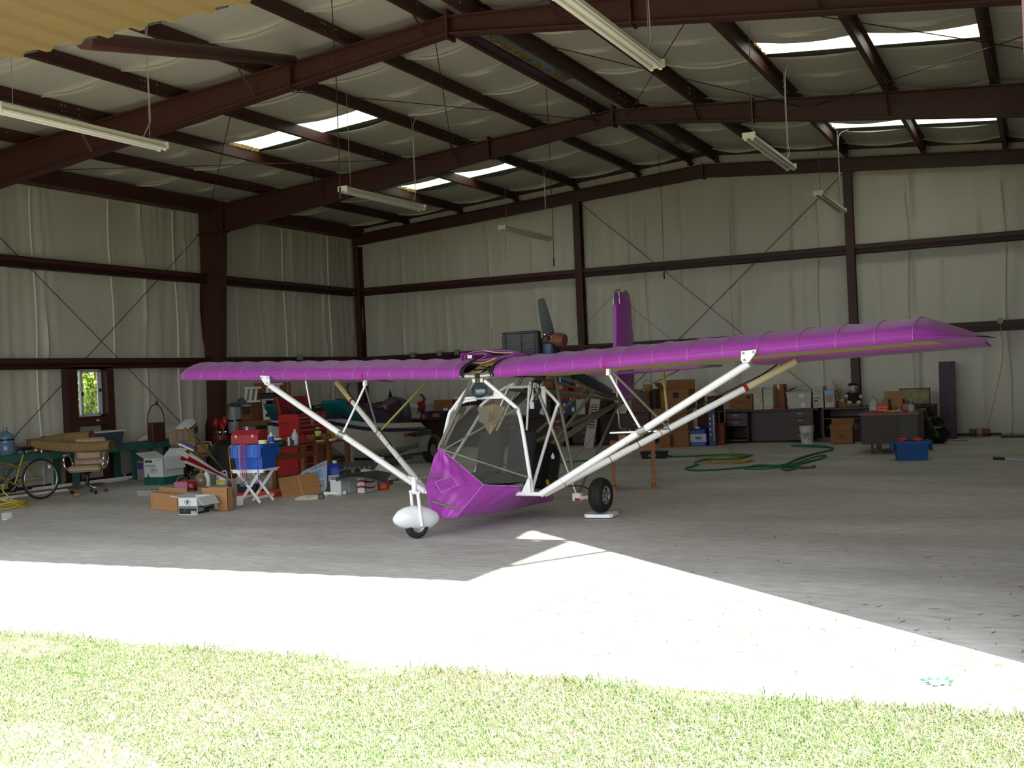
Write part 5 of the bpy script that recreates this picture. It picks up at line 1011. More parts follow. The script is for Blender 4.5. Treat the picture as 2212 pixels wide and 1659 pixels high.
vc = thing('floor_nozzle', 'beige flat floor nozzle lying in front of the leaning carton', 'nozzle', at(672, 1079, 0), math.radians(30)); MB().loft([[(x, y*w_, z*h_) for y, z in ((-1, 0), (1, 0), (1, .7), (.6, 1), (-.6, 1), (-1, .7))] for x, w_, h_ in ((-.22, .015, .03), (-.18, .035, .05), (-.10, .045, .065), (.10, .045, .065))]).build('body', pm('A9A48A', .5), vc, smooth=40); MB().cbox(.10, .18, -.045, .045, 0, .07, .01).build('neck', pm('4A4846'), vc); text('HOOV', .022, M_PRINT, vc, (-.03, -.047, .035))
wt = thing('white_tube', 'short white plastic tube lying by the white box', 'tube', at(700, 1071, .0), math.radians(15)); MB().tube([(0, 0, .03), (.30, .06, .03)], .022, 10).tube([(0, 0, .03), (.06, .012, .03)], .03, 10).build('tube_body', M_WHITE, wt, smooth=50); MB().tube([(.28, .056, .03), (.31, .062, .03)], .026, 10).build('end_cap', M_PAPER, wt)
carton('small brown carton behind the for sale sign', 716, 1062, 0, 16, 12, 20, rz=.1)
wbx, D_ = carton('open plain white box holding bottles beside the blue jug', 738, 1070, 0, 24, 32, 33, rz=.05, m=mat('white_carton', 'C9CDCB'), opened=True, flaps=())
for k, (x, y, m_, lab) in enumerate(((-.10, .10, pm('12602A'), 'green capped bottle standing in the white box'), (-.05, .22, pm('C8B040'), 'yellow capped bottle standing in the white box'))):
    lath('capped_bottle', lab, 'bottle', Vector(wbx.location)+Vector((x, y, .008)), [(0, 0), (.045, 0), (.045, .16), (.03, .2), (0, .2)], M_PAPER, 12, cap=[(0, .2), (.045, .2), (.045, .25), (0, .25)], capm=m_)
bj = thing('blue_jug', 'blue plastic fluid jug with a white cap beside the for sale sign', 'jug', at(726, 1048, 0)+Vector((-.25, .35, 0)), .3); MB().loft([[(x*w_, y*d_, z) for x, y in ((-1, -.8), (-.8, -1), (.8, -1), (1, -.8), (1, .8), (.8, 1), (-.8, 1), (-1, .8))] for z, w_, d_ in ((0, .11, .08), (.26, .11, .08), (.30, .08, .06), (.32, .035, .035))]).build('body', pm('16309A', .35), bj, smooth=50); MB().lathe([(0, .32), (.035, .32), (.035, .36), (0, .36)], 12).build('cap', M_WHITE, bj); MB().box(-.09, .09, -.083, -.079, .04, .13).build('label_patch', M_PAPER, bj); text('MAX', .05, M_PRINT, bj, (0, -.085, .085))
mt_ = thing('grey_floor_mats', 'dark grey moulded rubber car mat draped over the white box', 'car mat', at(785, 1033, .235), .35)
MB().grid(lambda s, t: (-.34+.70*s, -.22+.44*t, .03*math.sin(math.pi*s)+.018*math.sin(5*s+3*t)+.06*t-(.04*max(0, s-.7)/.3)), 24, 12, .018).build('mat', mat('grey_rubber', '3A3C40', .7, bump=.3, bscale=60), mt_, smooth=60)
MB().grid(lambda s, t: (-.30+.5*s, -.20+.3*t, .135+.05*math.sin(math.pi*s)+.06*t), 12, 6, .02).build('raised_tray', pm('2C2E32', .6), mt_, smooth=50)
for k in range(6): MB().box(-.22+k*.07, -.19+k*.07, -.22, -.2, .15, .19).build('tread_block', pm('2C2E32', .6), mt_)
pb_, D_ = carton('white paper bag box with wavy crimson stripes near the orange canister', 789, 1066, 0, 17, 29, 42, rz=.0, m=mat('cream_bag', 'CFC8BC', .7), opened=True, flaps=())
M_CRIM = pm('8A1848', .6)
for f, L_ in (('f', D_[0]), ('s', D_[1])):
    for zc, a_ in ((.32, .12), (.62, .14), (.86, .1)):
        g = MB(); h_ = D_[2]
        if f == 'f': g.grid(lambda s, t: (-D_[0]+D_[0]*s, -.0035, h_*(zc-.07+.14*t*(.6+.4*s)+.05*math.sin(3*s))), 10, 2)
        else: g.grid(lambda s, t: (.0035, D_[1]*s*.8, h_*(zc-.07+.12*t*(1-.6*s)+.05*math.sin(3+3*s))), 10, 2)
        g.build('wavy_stripe', M_CRIM, pb_)
oc = thing('orange_canister', 'orange plastic canister on the floor by the striped bag', 'canister', at(828, 1058, 0), .3); MB().cbox(-.085, .085, -.06, .06, 0, .13, .025).build('body', pm('E0501A', .4), oc, smooth=40); MB().cbox(-.06, .06, -.063, -.055, .02, .10, .004).build('molded_panel', pm('D0461A', .4), oc)
rp = thing('ratchet_strap', 'dark red ratchet strap lying behind the orange canister', 'strap', at(838, 1046, 0), .4); MB().cbox(-.06, .08, -.03, .03, 0, .05, .012).build('webbing_roll', pm('5A141A'), rp); MB().tube([(.06, 0, .05), (.16, .02, .07)], .010, 6).build('ratchet_handle', M_BLACK, rp); MB().box(-.1, .2, -.015, .015, .05, .06).build('strap_tail', M_BLACK, rp)
# white and black panels leaning behind
wp_ = thing('watercraft_fairing', 'white plastic body panel with black edging behind the grey mat', 'fairing', (6.0, -8.9, 0), math.radians(50)); po_ = [(x*.62, z*.66) for x, z in [(-.35, .0), (.42, .0), (.40, .30), (.30, .42), (.30, .60), (.10, .62), (-.05, .42), (-.20, .36), (-.36, .34)]]
MB().prism(po_, 0, .02, M=RX(math.pi/2-.2)).build('panel', pm('C6C2B2', .45), wp_); MB().tube([(RX(-.2) @ Vector((x, -.021, z))) for x, z in po_[-1:]+po_[-2:-6:-1]], .012, 6).build('edging', M_BLACK, wp_)
# ================================================================ wooden work table and the red tool chests
WT = .66; wtb = thing('work_table', 'brown wooden work table heaped with tools and bottles', 'table', (0, 0, 0))
tx0, tx1, ty0, ty1 = 4.55, 5.15, -10.35, -8.25
MB().box(tx0, tx1, ty0, ty1, WT-.03, WT).build('top', M_WOODB, wtb)
for x in (tx0+.05, tx1-.05):
    for y in (ty0+.06, -9.55, -9.2, -8.85, ty1-.06):
        if x < 4.8 and y not in (ty0+.06, ty1-.06): continue
        MB().box(x-.035, x+.035, y-.035, y+.035, 0, WT-.03).build('leg', M_WOODB, wtb)
for z_ in (.50, .17): MB().box(tx1-.07, tx1-.03, ty0+.06, -9.2, z_-.04, z_+.04).build('rail', M_WOODB, wtb)
def drawerbox(label, x0, x1, y0, y1, z0, z1, rows, name, m=M_RED, face='x', feet=None):
    r = thing(name, label, 'tool chest', (x1, y0, z0)); w, d, h = x1-x0, y1-y0, z1-z0
    MB().cbox(-w, 0, 0, d, 0, h, .008).build('cabinet', m, r)
    n = len(rows); zz = .03
    for hh in rows:
        dr = MB().cbox(-.002, .014, .02, d-.02, zz, zz+hh-.012, .004).build('drawer', m, r); MB().box(.014, .022, .04, d-.04, zz+hh-.032, zz+hh-.018).build('drawer_pull', M_SILVER, dr); zz += hh
    MB().box(-w+.05, -w*.45, -.004, -.001, h*.55, h*.62).build('side_handle', pm('5A0E10'), r)
    return r
rcb = drawerbox('red roller tool cabinet standing behind the wooden work table', 3.92, 4.48, -8.85, -7.95, .06, .74, (.2, .14, .12, .10, .08), 'roller_cabinet')
for x in (-.46, -.08):
    for y in (.08, .82): MB().lathe([(.01, -.015), (.03, -.013), (.03, .013), (.01, .015)], 10, M=TR(x, y, -.03) @ RX(math.pi/2)).build('caster', M_BLACK, rcb)
tct = drawerbox('red drawer tool chest with its lid raised, on the roller cabinet', 4.06, 4.47, -8.80, -7.98, .745, 1.12, (.09, .08, .07, .06), 'tool_chest')
MB().box(-.012, .012, .0, .82, 0, .30, M=TR(-.40, 0, .375) @ RY(-.25)).box(-.0, .07, .0, .02, 0, .30, M=TR(-.40, 0, .375) @ RY(-.25)).box(0, .07, .80, .82, 0, .30, M=TR(-.40, 0, .375) @ RY(-.25)).build('raised_lid', pm('7A1216'), tct); MB().cbox(.012, .024, .34, .42, .16, .32, .004).build('name_plate', M_SILVER, tct)
jk = MB(); jk.grid(lambda s, t: (-.34+.30*s, .1+.6*t, .395+.10*math.sin(math.pi*s)*math.sin(math.pi*t)+.03*math.sin(9*s+7*t)), 12, 12, .02); jo = jk.build('dark_jacket', mat('dark_cloth', '181614', .9), loc=tct.location); tag(jo, 'dark cloth jacket crumpled on the open red tool chest', 'jacket')
# bits on the work table
def tp(px_, py_, z=WT): return at(px_, py_, z)
gcs = thing('green_case', 'small dark green case on the corner of the wooden work table', 'case', Vector((5.02, -10.15, WT)), .1); MB().cbox(-.10, .10, -.16, .16, 0, .10, .012).build('body', pm('0E4A2C', .5), gcs); MB().box(-.102, .102, -.162, .162, .062, .068).build('lid_seam', pm('08301C'), gcs); MB().box(.1, .108, -.03, .03, .05, .08).build('catch', M_SILVER, gcs)
lath('squeeze_bottle', 'tall white translucent squeeze bottle on the work table edge', 'bottle', (5.08, -9.72, WT), [(0, 0), (.05, 0), (.052, .01), (.052, .16), (.03, .2), (.018, .215), (.018, .25), (0, .25)], pm('B9C2C6', .3), 16)
lath('white_tub', 'white round tub with a lid beside the squeeze bottle', 'tub', (4.92, -9.95, WT+.0), [(0, 0), (.06, 0), (.062, .11), (.066, .11), (.066, .13), (0, .13)], M_PAPER, 18)
lath('glue_bottle', 'small white glue bottle in front of the white tub', 'bottle', (5.09, -9.90, WT), [(0, 0), (.022, 0), (.022, .09), (.006, .13), (0, .14)], M_WHITE, 12)
lath('glass_tumbler', 'small clear tumbler beside the squeeze bottle', 'tumbler', (5.08, -9.82, WT), [(0, 0), (.03, 0), (.034, .08), (.030, .08), (.027, .01), (0, .01)], M_CLEAR, 14)
pb2 = thing('paper_stack', 'loose stack of white papers propped on the work table', 'papers', (4.86, -10.12, WT+.0), .5)
for k in range(4): MB().box(-.09, .09, -.002, .002, 0, .17, M=TR(.0, .012*k, .0) @ RX(-.35-.04*k) @ RY(.12*k)).build('sheet', M_PAPER, pb2)
rg = MB(); rg.grid(lambda s, t: (-.2+.36*s, -.18+.36*t, .02+.10*math.sin(math.pi*s)*math.sin(math.pi*t)*(1+.5*math.sin(8*s+5*t))), 14, 14, .01); tag(rg.build('red_rag', mat('crimson_cloth', '8E1430', .9), loc=(4.95, -9.38, WT), smooth=60), 'crumpled crimson cloth in the middle of the work table', 'cloth')
tmz = thing('yellow_clamp', 'black and yellow spring clamp standing on the work table', 'clamp', (5.0, -9.0, WT), .3); MB().cbox(-.04, .04, -.035, .035, 0, .09, .012).build('jaw', M_BLACK, tmz); MB().cbox(-.035, .035, -.03, .03, .085, .15, .015).build('handle', pm('D8C21A'), tmz); MB().tube([(0, 0, .15), (0, .02, .18)], .01, 6).build('tip', pm('D8C21A'), tmz)
kt = thing('black_meter', 'black hand-held meter with a white face on a wooden block', 'meter', (4.9, -8.85, WT+.10), .4); MB().cbox(-.06, .06, -.05, .05, 0, .10, .02).build('case', M_BLACK, kt); MB().box(-.04, .062, -.053, -.049, .03, .07).build('face_plate', M_PAPER, kt); MB().lathe([(.03, 0), (.035, .02), (.02, .04)], 10, M=TR(0, 0, .1)).build('dial', pm('B8A050'), kt)
wdb = thing('wooden_strip', 'pale wooden strip across the back of the work table', 'board', (4.66, -9.2, WT), 0); MB().cbox(-.05, .05, -.05, .85, 0, .10, .006).build('strip', pm('B08A62', .7), wdb); MB().box(.05, .054, .1, .12, .02, .08).build('pencil_mark', M_WOODB, wdb)
carton('small brown carton beside the yellow one on the work table', 0, 0, 0, 0, 0, 0, loc=(5.06, -8.88, WT), dims=(.16, .18, .12), m=M_CARD2); carton('small yellow carton at the far end of the work table', 0, 0, 0, 0, 0, 0, loc=(5.06, -8.66, WT), dims=(.14, .12, .12), m=pm('C88A14', .6), tape=False, pr=(('s', .6, .95, .1, .9, M_PAPER),)); carton('flat grey parts carton at the end of the work table', 0, 0, 0, 0, 0, 0, loc=(5.06, -8.5, WT), dims=(.14, .10, .10), m=pm('9A968A', .6), tape=False)
lath('wire_spool', 'white spool with brown wire at the back of the work table', 'spool', (4.8, -9.45, WT+.0), [(.02, 0), (.075, 0), (.075, .012), (.05, .015), (.05, .10), (.075, .103), (.075, .115), (.02, .115), (.02, 0)], M_PAPER, 18, band=[(.052, .018), (.066, .03), (.066, .09), (.052, .10)], bandm=pm('3A2218'))
cp = thing('red_cup_set', 'red and white handled cup behind the white tub', 'cup', (4.74, -9.9, WT)); MB().lathe([(0, 0), (.045, 0), (.05, .10), (.046, .10), (.042, .008), (0, .008)], 16).build('cup', M_RED, cp, smooth=40); MB().tube([(.05, .0, .08), (.085, 0, .075), (.085, 0, .035), (.048, 0, .03)], .007, 6).build('handle', M_WHITE, cp)
for k, (y, lab) in enumerate(((-9.08, 'small strip of yellow tags on the work table edge'), (-8.72, 'small white switch box on the work table edge'))): 
    o = thing('tag_strip' if k == 0 else 'switch_box', lab, 'tag' if k == 0 else 'box', (5.09, y, WT)); MB().box(-.03, .03, -.09 if k == 0 else -.05, .09 if k == 0 else .05, 0, .025).build('base', pm('C8B84A') if k == 0 else M_PAPER, o); 
    for j in range(3): MB().box(-.025, .035, -.07+.05*j, -.035+.05*j, .02, .032).build('tag', M_PAPER, o)
# knife block and pan left of the chest
kb = thing('black_blender', 'black kitchen blender base beside the red tool chest', 'blender', (4.62, -10.28, WT), .2); MB().loft([[(x*w_, y*w_, z) for x, y in ((-1, -1), (1, -1), (1, 1), (-1, 1))] for z, w_ in ((0, .10), (.05, .10), (.20, .075), (.23, .06))]).build('base', pm('0C0E18', .3), kb); MB().lathe([(.03, .23), (.075, .26), (.08, .33), (.075, .33), (.0, .27)], 16).build('pan', M_CHROME, kb, smooth=40)
# ================================================================ table of boxes in the corner behind
lt = thing('storage_table', 'dark table heaped with cartons behind the steel column', 'table', (0, 0, 0)); MB().box(.0, 1.72, -5.35, -4.45, .62, .65).build('top', M_DARKWOOD, lt)
for x in (.06, 1.66):
    for y in (-5.28, -4.52): MB().box(x-.03, x+.03, y-.03, y+.03, 0, .62).build('leg', M_DARKWOOD, lt)
ZT = .65
carton('white carton with a violet corner panel next to the steel column', 0, 0, 0, 0, 0, 0, loc=(.22, -5.28, ZT), dims=(.30, .5, .56), m=mat('white_carton', 'C9CDCB'), pr=(('f', 0, .45, 0, .42, pm('3A2A6A')), ('f', .4, .95, .45, .52, M_PRINT), ('s', .1, .9, .45, .52, M_PRINT)))
carton('wide brown carton at the front of the storage table', 0, 0, 0, 0, 0, 0, loc=(1.20, -5.3, ZT), dims=(.85, .4, .26), m=M_CARD2, pr=(('f', .55, .85, .3, .6, M_PRINT),)); carton('brown carton holding an old monitor on the wide carton', 0, 0, 0, 0, 0, 0, loc=(.64, -5.2, ZT+.262), dims=(.30, .35, .36), m=M_CARD2, opened=True, flaps=(), pr=(('f', .12, .85, .35, .85, pm('3A3A36')), ('f', .12, .85, .85, .9, M_PAPER)))
carton('white software carton stacked beside the monitor carton', 0, 0, 0, 0, 0, 0, loc=(1.20, -5.1, ZT+.262), dims=(.36, .35, .22), m=M_PAPER, pr=(('f', .2, .7, .3, .6, M_PRINT),)); carton('white printed carton on top of the software carton', 0, 0, 0, 0, 0, 0, loc=(1.20, -5.1, ZT+.485), dims=(.38, .35, .22), m=pm('B9B6AE', .6), pr=(('f', .3, .9, .35, .85, M_PRINT), ('f', .35, .7, .45, .7, M_PAPER)))
carton('tall brown carton at the back of the storage table', 0, 0, 0, 0, 0, 0, loc=(1.15, -4.75, ZT), dims=(.8, .25, 1.05), m=M_CARD2, pr=(('f', .45, .65, .7, .85, M_PAPER),)); carton('orange and cream food carton near the teal hood', 0, 0, 0, 0, 0, 0, loc=(1.66, -5.2, ZT), dims=(.42, .3, .48), m=pm('B8B09A', .6), pr=(('f', .15, .85, .2, .5, pm('A8481A')),))
dv = thing('stereo_receiver', 'black stereo receiver with silver lines among the cartons', 'stereo', (1.12, -5.1, ZT+.709), 0); MB().cbox(-.36, .08, 0, .3, 0, .12, .006).build('case', M_BLACK, dv); MB().box(-.35, .07, -.003, 0, .03, .036).box(-.35, .07, -.003, 0, .075, .081).build('trim_line', M_SILVER, dv)
sh1 = thing('slatted_panel', 'white slatted plastic panel hung on the tall cartons', 'panel', (.48, -4.97, ZT+.66), 0); 
for k in range(3): MB().box(-.22+k*.13, -.16+k*.13, -.02, .0, 0, .28, M=RY(.22)).build('slat', M_WHITE, sh1)
MB().box(-.24, .22, -.022, .002, -.02, .02).box(-.20, .25, -.022, .002, .27, .31).build('frame_bar', M_WHITE, sh1)
sh2 = copy_tree(sh1); sh2.location = (.98, -4.88, ZT+.72); sh2['label'] = 'white slatted plastic panel standing near the teal hood'
gt_ = MB(); gt_.grid(lambda s, t: (-.2+.42*s, -.22+.44*t, .02+.14*math.sin(math.pi*s)*math.sin(math.pi*t)+.03*math.sin(11*s+4*t)), 16, 12, .012); tag(gt_.build('grey_tarp', mat('grey_tarp', '5A6470', .5), loc=(.22, -5.03, ZT+.575), smooth=60), 'crumpled grey tarp on top of the white carton', 'tarp')
# ================================================================ two personal watercraft on a trailer
M_PWCW = pm('B9B6AA', .3); M_PWCP = pm('241A48', .3); M_PWCT = pm('0C5A60', .3); M_SEATP = pm('3A1E38', .5)
def ski(label, loc, flip=False, hood_ang=.9):
    r = thing('watercraft', label, 'watercraft', loc, math.pi)
    rings = [(0, .42, .30, .52), (.15, .50, .22, .55), (.8, .54, .14, .57), (1.5, .52, .12, .60), (2.1, .40, .16, .66), (2.5, .22, .26, .74), (2.75, .04, .48, .82)]
    h = MB(); h.loft([[(-w*.55, y, zb), (w*.55, y, zb), (w*.9, y, zb+(zt-zb)*.35), (w, y, zt), (-w, y, zt), (-w*.9, y, zb+(zt-zb)*.35)] for y, w, zb, zt in rings]); h.build('hull', M_PWCW, r, smooth=30)
    g = MB(); g.loft([[(-w-.02, y, zt), (w+.02, y, zt), (w+.03, y, zt+.035), (w, y, zt+.07), (-w, y, zt+.07), (-w-.03, y, zt+.035)] for y, w, zb, zt in rings]); g.build('gunwale', M_PWCP, r, smooth=30)
    dk_ = MB(); dk_.loft([[(-w, y, zt+.07), (w, y, zt+.07), (w*.8, y, zt+.16), (-w*.8, y, zt+.16)] for y, w, zb, zt in rings[:6]]); dk_.build('deck', M_PWCW, r, smooth=30)
    bd = MB(); bd.loft([[(-w, y, z0), (w, y, z0), (w*.85, y, z1), (w*.4, y, z1+.05), (-w*.4, y, z1+.05), (-w*.85, y, z1)] for y, w, z0, z1 in ((.9, .34, .70, .80), (1.3, .36, .72, .95), (1.7, .36, .74, 1.02), (2.1, .30, .80, .98), (2.45, .16, .86, .92))]); bd.build('body_cowl', M_PWCP, r, smooth=40)
    s_ = MB(); s_.loft([[(x*w, y, z0+(z1-z0)*z) for x, z in ((-1, 0), (1, 0), (1, .5), (.75, .9), (.3, 1), (-.3, 1), (-.75, .9), (-1, .5))] for y, w, z0, z1 in ((.10, .16, .66, 1.03), (.16, .20, .66, 1.19), (.5, .21, .66, 1.23), (.9, .20, .68, 1.13), (1.25, .17, .75, 1.08))]); so_ = s_.build('seat', M_SEATP, r, smooth=40)
    MB().loft([[(x*w*1.02, y, z0+(z1-z0)*z*1.02) for x, z in ((-1, .35), (1, .35), (1, .5), (.75, .9), (.3, 1), (-.3, 1), (-.75, .9), (-1, .5))] for y, w, z0, z1 in ((.12, .18, .66, 1.14), (.3, .205, .66, 1.215), (.48, .21, .66, 1.23))]).build('seat_top_panel', M_PWCT, so_, smooth=40)
    text('YAMAHA', .07, pm('8A8A80'), so_, (-.225, .32, 1.04), rot=(math.pi/2, 0, -math.pi/2))
    hd_ = MB(); hd_.loft([[(-.30, 0, 0), (.30, 0, 0), (.24, .08, .02), (-.24, .08, .02)], [(-.32, .0, .25), (.32, 0, .25), (.26, .11, .27), (-.26, .11, .27)], [(-.24, .0, .62), (.24, 0, .62), (.18, .07, .62), (-.18, .07, .62)]], M=TR(0, 2.1, .86) @ RX(-hood_ang)); ho_ = hd_.build('raised_hood', M_PWCT, r, smooth=40)
    MB().box(-.315, -.25, -.012, .0, .05, .45, M=TR(0, 2.1, .86) @ RX(-hood_ang)).box(.25, .315, -.012, 0, .05, .45, M=TR(0, 2.1, .86) @ RX(-hood_ang)).build('magenta_stripe', pm('8A1A78', .4), ho_)
    MB().tube([(-.34, 1.42, 1.16), (-.1, 1.5, 1.12), (.1, 1.5, 1.12), (.34, 1.42, 1.16)], .016, 8).build('handlebar', M_BLACK, r); MB().cbox(-.09, .09, 1.40, 1.56, 1.02, 1.16, .03).build('bar_pad', pm('3A2240', .6), r)
    for sx in (-1, 1):
        MB().loft([[(sx*(.50+.05*a_), y, .50+z) for a_, z in ((0, -.06), (1, -.03), (1, .03), (0, .06))] for y in (.0, .06, .5, .62)]).build('sponson', M_PWCT, r)
        MB().prism([(.05, .0), (.75, .02), (.95, .09), (.1, .10)], 0, .004, M=TR(sx*.545, 0, .44) @ RY(sx*.06) @ RX(math.pi/2) @ RY(math.pi/2 if sx > 0 else math.pi/2)).build('red_graphic', pm('8A1030', .4), r)
    text('SC-4078-BY', .11, M_PRINT, r, (-.455, 2.0, .80), rot=(math.pi/2, 0, -math.pi/2), sx=.8); text('WaveRunner', .10, M_PRINT, r, (-.552, .85, .50), rot=(math.pi/2, 0, -math.pi/2), shear=.3, sx=.8)
    MB().lathe([(0, -.006), (.05, -.005), (.05, .005), (0, .006)], 14, M=TR(-.35, .9, .74) @ RY(math.pi/2)).build('deck_cap', M_BLACK, r)
    return r
s1k = ski('teal and purple watercraft with raised hood, nearer the airplane', (4.15, -4.75, .06)); s2k = ski('teal and purple watercraft with raised hood, next to the corner cartons', (2.75, -4.6, .06), hood_ang=.95)
tr = thing('boat_trailer', 'grey two-place trailer under the watercraft', 'trailer', (0, 0, 0)); M_TRG = mat('grey_trailer_wood', '6A665A', .8, var=.15, scale=5)
for x in (2.35, 3.15, 3.75, 4.55): MB().box(x-.05, x+.05, -7.2, -4.5, .08, .175).build('bunk', M_TRG, tr)
for y in (-7.0, -5.3): MB().box(2.1, 4.85, y-.04, y+.04, .08, .14).build('cross_member', M_GALV, tr)
MB().tube([(3.45, -5.3, .13), (3.45, -7.9, .13)], .03, 4).build('tongue', M_GALV, tr); MB().box(4.72, 4.80, -7.75, -7.68, 0, .45).build('jack_post', M_PWCW, tr)
MB().box(2.3, 4.8, -7.25, -7.15, .10, .20).build('front_board', M_TRG, tr)
for x in (2.0, 4.98):
    Mw = TR(x, -5.3, .24) @ RY(math.pi/2); t_ = MB().lathe([(.12, -.07), (.2, -.075), (.235, -.05), (.24, 0), (.235, .05), (.2, .075), (.12, .07)], 24, M=Mw, hole=True).build('tire', M_RUBBER, tr, smooth=40); MB().lathe([(0, -.05), (.11, -.055), (.13, -.06), (.13, .06), (.11, .055), (0, .05)], 18, M=Mw).build('wheel_rim', M_SILVER, t_)
    MB().grid(lambda s, t: (x-.1+.2*t, -5.3+.30*math.cos(math.pi*s), .24+.30*math.sin(math.pi*s)), 12, 2, .006).build('mudguard', M_TRG, tr)
tl = MB().cbox(4.78, 4.86, -6.45, -6.27, .26, .32, .01).build('light_housing', M_BLACK, tr); MB().box(4.86, 4.875, -6.45, -6.37, .265, .315).build('amber_lens', mat('amber_lens', 'E8701A', .3), tl)
# ================================================================ row of desks along the back wall
DZT = .69
def desk(label, x0, x1, parts_, y0=-1.15, y1=-.35, m=None, name='desk', zt=DZT):
    m = m or M_DARKWOOD; r = thing(name, label, 'desk', (x0, y0, 0)); w, d = x1-x0, y1-y0
    MB().cbox(0, w, 0, d, zt-.035, zt, .004).build('top', m, r); MB().box(0.02, w-.02, d-.03, d-.01, .05, zt-.035).build('back_panel', m, r)
    for kind, a, b in parts_:
        if kind == 'side': MB().box(a, b, .02, d-.03, 0, zt-.035).build('side_panel', m, r)
        if kind == 'drawers':
            MB().box(a, b, .03, d-.03, .05, zt-.035).build('pedestal', m, r); n = 4; h = (zt-.1)/n
            for k in range(n):
                dr = MB().cbox(a+.015, b-.015, .012, .03, .065+k*h, .065+(k+1)*h-.015, .003).build('drawer', m, r); MB().tube([((a+b)/2-.05, .004, .06+(k+.62)*h), ((a+b)/2+.05, .004, .06+(k+.62)*h)], .006, 5).build('drawer_pull', M_SILVER, dr)
        if kind == 'cubby':
            MB().box(a, a+.02, .03, d-.03, .05, zt-.035).box(b-.02, b, .03, d-.03, .05, zt-.035).box(a, b, .03, d-.03, .05, .08).build('pedestal', m, r); h = .14
            for k in range(2):
                dr = MB().cbox(a+.015, b-.015, .012, .03, zt-.05-(k+1)*h, zt-.055-k*h, .003).build('drawer', m, r); MB().tube([((a+b)/2-.04, .004, zt-.11-k*h), ((a+b)/2+.04, .004, zt-.11-k*h)], .006, 5).build('drawer_pull', M_SILVER, dr)
        if kind == 'shelf': MB().box(a, b, .04, d-.03, .46, .48).build('shelf', m, r); MB().box(a, b, .04, .06, .02, .10).build('toe_board', m, r)
        if kind == 'board': MB().box(a, b, .25, .27, .03, zt-.035).build('modesty_panel', m, r)
    return r
desk('dark wooden desk behind the stern of the watercraft', 1.25, 4.45, (('side', 0, .03), ('side', 3.17, 3.2), ('board', .03, 3.17)))
desk('dark wooden desk behind the airplane cabin', 4.50, 6.15, (('drawers', 0.02, .5), ('drawers', 1.1, 1.63), ('board', .5, 1.1)))
desk('reddish dark desk behind the leaning slotted board', 6.20, 8.05, (('drawers', .02, .6), ('drawers', 1.2, 1.83), ('board', .6, 1.2)))
desk('dark double pedestal desk carrying the beige computers', 9.55, 11.62, (('cubby', .12, .62), ('side', 0, .03), ('board', .62, 1.45), ('drawers', 1.45, 1.95)))
desk('dark desk with an open shelf behind the brown carton', 11.68, 13.62, (('side', 0, .03), ('shelf', .03, .85), ('side', .85, .88), ('drawers', .9, 1.4), ('board', 1.4, 1.9)))
def top_at(px_, y=-.85): q = aty(px_, 885, y); return Vector((q.x, y, DZT+.001))
def bx(label, xl, xr, py_t, py_b, d=.3, y=-1.0, z=DZT+.001, **k):
    """box facing the opening between two pixel columns on the desk tops"""
    a, b = aty(xl, py_b, y), aty(xr, py_b, y); s = mpp((b.x, y, z)); return carton(label, 0, 0, 0, 0, 0, 0, loc=(b.x, y, z), dims=(b.x-a.x, d, (py_b-py_t)*s), **k)
# --- right-hand desks
M_BEIGE = pm('A8A48E', .5)
b_, D_ = bx('brown carton printed with two words at the end of the computer desk', 1577, 1626, 852, 886, m=M_CARD2); text('PRO/', .09, pm('3A2018'), b_, (-D_[0]*.62, -.004, D_[2]*.5), sx=.8); text('MATE', .075, pm('7A2A1A'), b_, (-D_[0]*.33, -.004, D_[2]*.42), sx=.7)
MB().box(-D_[0]*.22, -D_[0]*.10, -.004, -.001, D_[2]*.7, D_[2]*.9).build('stamp_print', M_PRINT, b_)
def tower(label, xl, xr, pt, pb, extra=None, y=-1.05):
    a, b = aty(xl, pb, y), aty(xr, pb, y); w_ = b.x-a.x; h_ = (pb-pt)*mpp((b.x, y, .7)); r = thing('computer_tower', label, 'computer', (a.x, y, DZT+.001))
    MB().cbox(0, w_, .012, .42, 0, h_, .006).build('case', M_BEIGE, r); MB().cbox(.0, w_, 0, .016, 0, h_, .004).build('front_bezel', pm('B4B09A', .5), r)
    for k in range(3): MB().box(.02, w_-.02, -.003, 0, h_*(.9-.1*k)-.008, h_*(.9-.1*k)).build('drive_slot', pm('6E6A5A'), r)
    MB().lathe([(0, 0), (.008, 0), (.008, .006), (0, .006)], 10, M=TR(w_*.78, 0, h_*.4) @ RX(math.pi/2)).build('power_button', M_BLACK, r)
    for k in range(4): MB().box(.02, w_*.6, -.002, .001, h_*(.1+.03*k), h_*(.1+.03*k)+.004).build('vent_slot', pm('6E6A5A'), r)
    if extra == 'note': MB().box(w_*.22, w_*.6, -.006, -.003, h_*.55, h_*.78).build('pink_note', pm('C89A8C'), r)
    if extra == 'plate': MB().box(w_*.1, w_*.45, -.006, -.003, h_*.3, h_*.37).box(w_*.1, w_*.7, -.006, -.003, h_*.46, h_*.5).build('dark_plate', M_BLACK, r)
    return r
tower('beige computer tower with a pink note stuck on it', 1628, 1648, 836, 883, 'note'); tower('beige computer tower next to the pink-noted one', 1650, 1671, 838, 883); tower('beige computer tower with a dark plate beside the blue and pink carton', 1757, 1779, 833, 878, 'plate')
bx('tall brown carton standing behind the beige computer towers', 1672, 1695, 832, 884, y=-.75, m=M_CARD2); 
rb_ = thing('red_binder', 'red binder lying flat behind the beige computer', 'binder', top_at(1684, -1.05)); MB().cbox(-.14, .14, -.06, .2, 0, .035, .006).build('cover', pm('8A1414', .5), rb_); MB().box(-.13, .13, -.055, -.05, .006, .029).build('pages', M_PAPER, rb_)
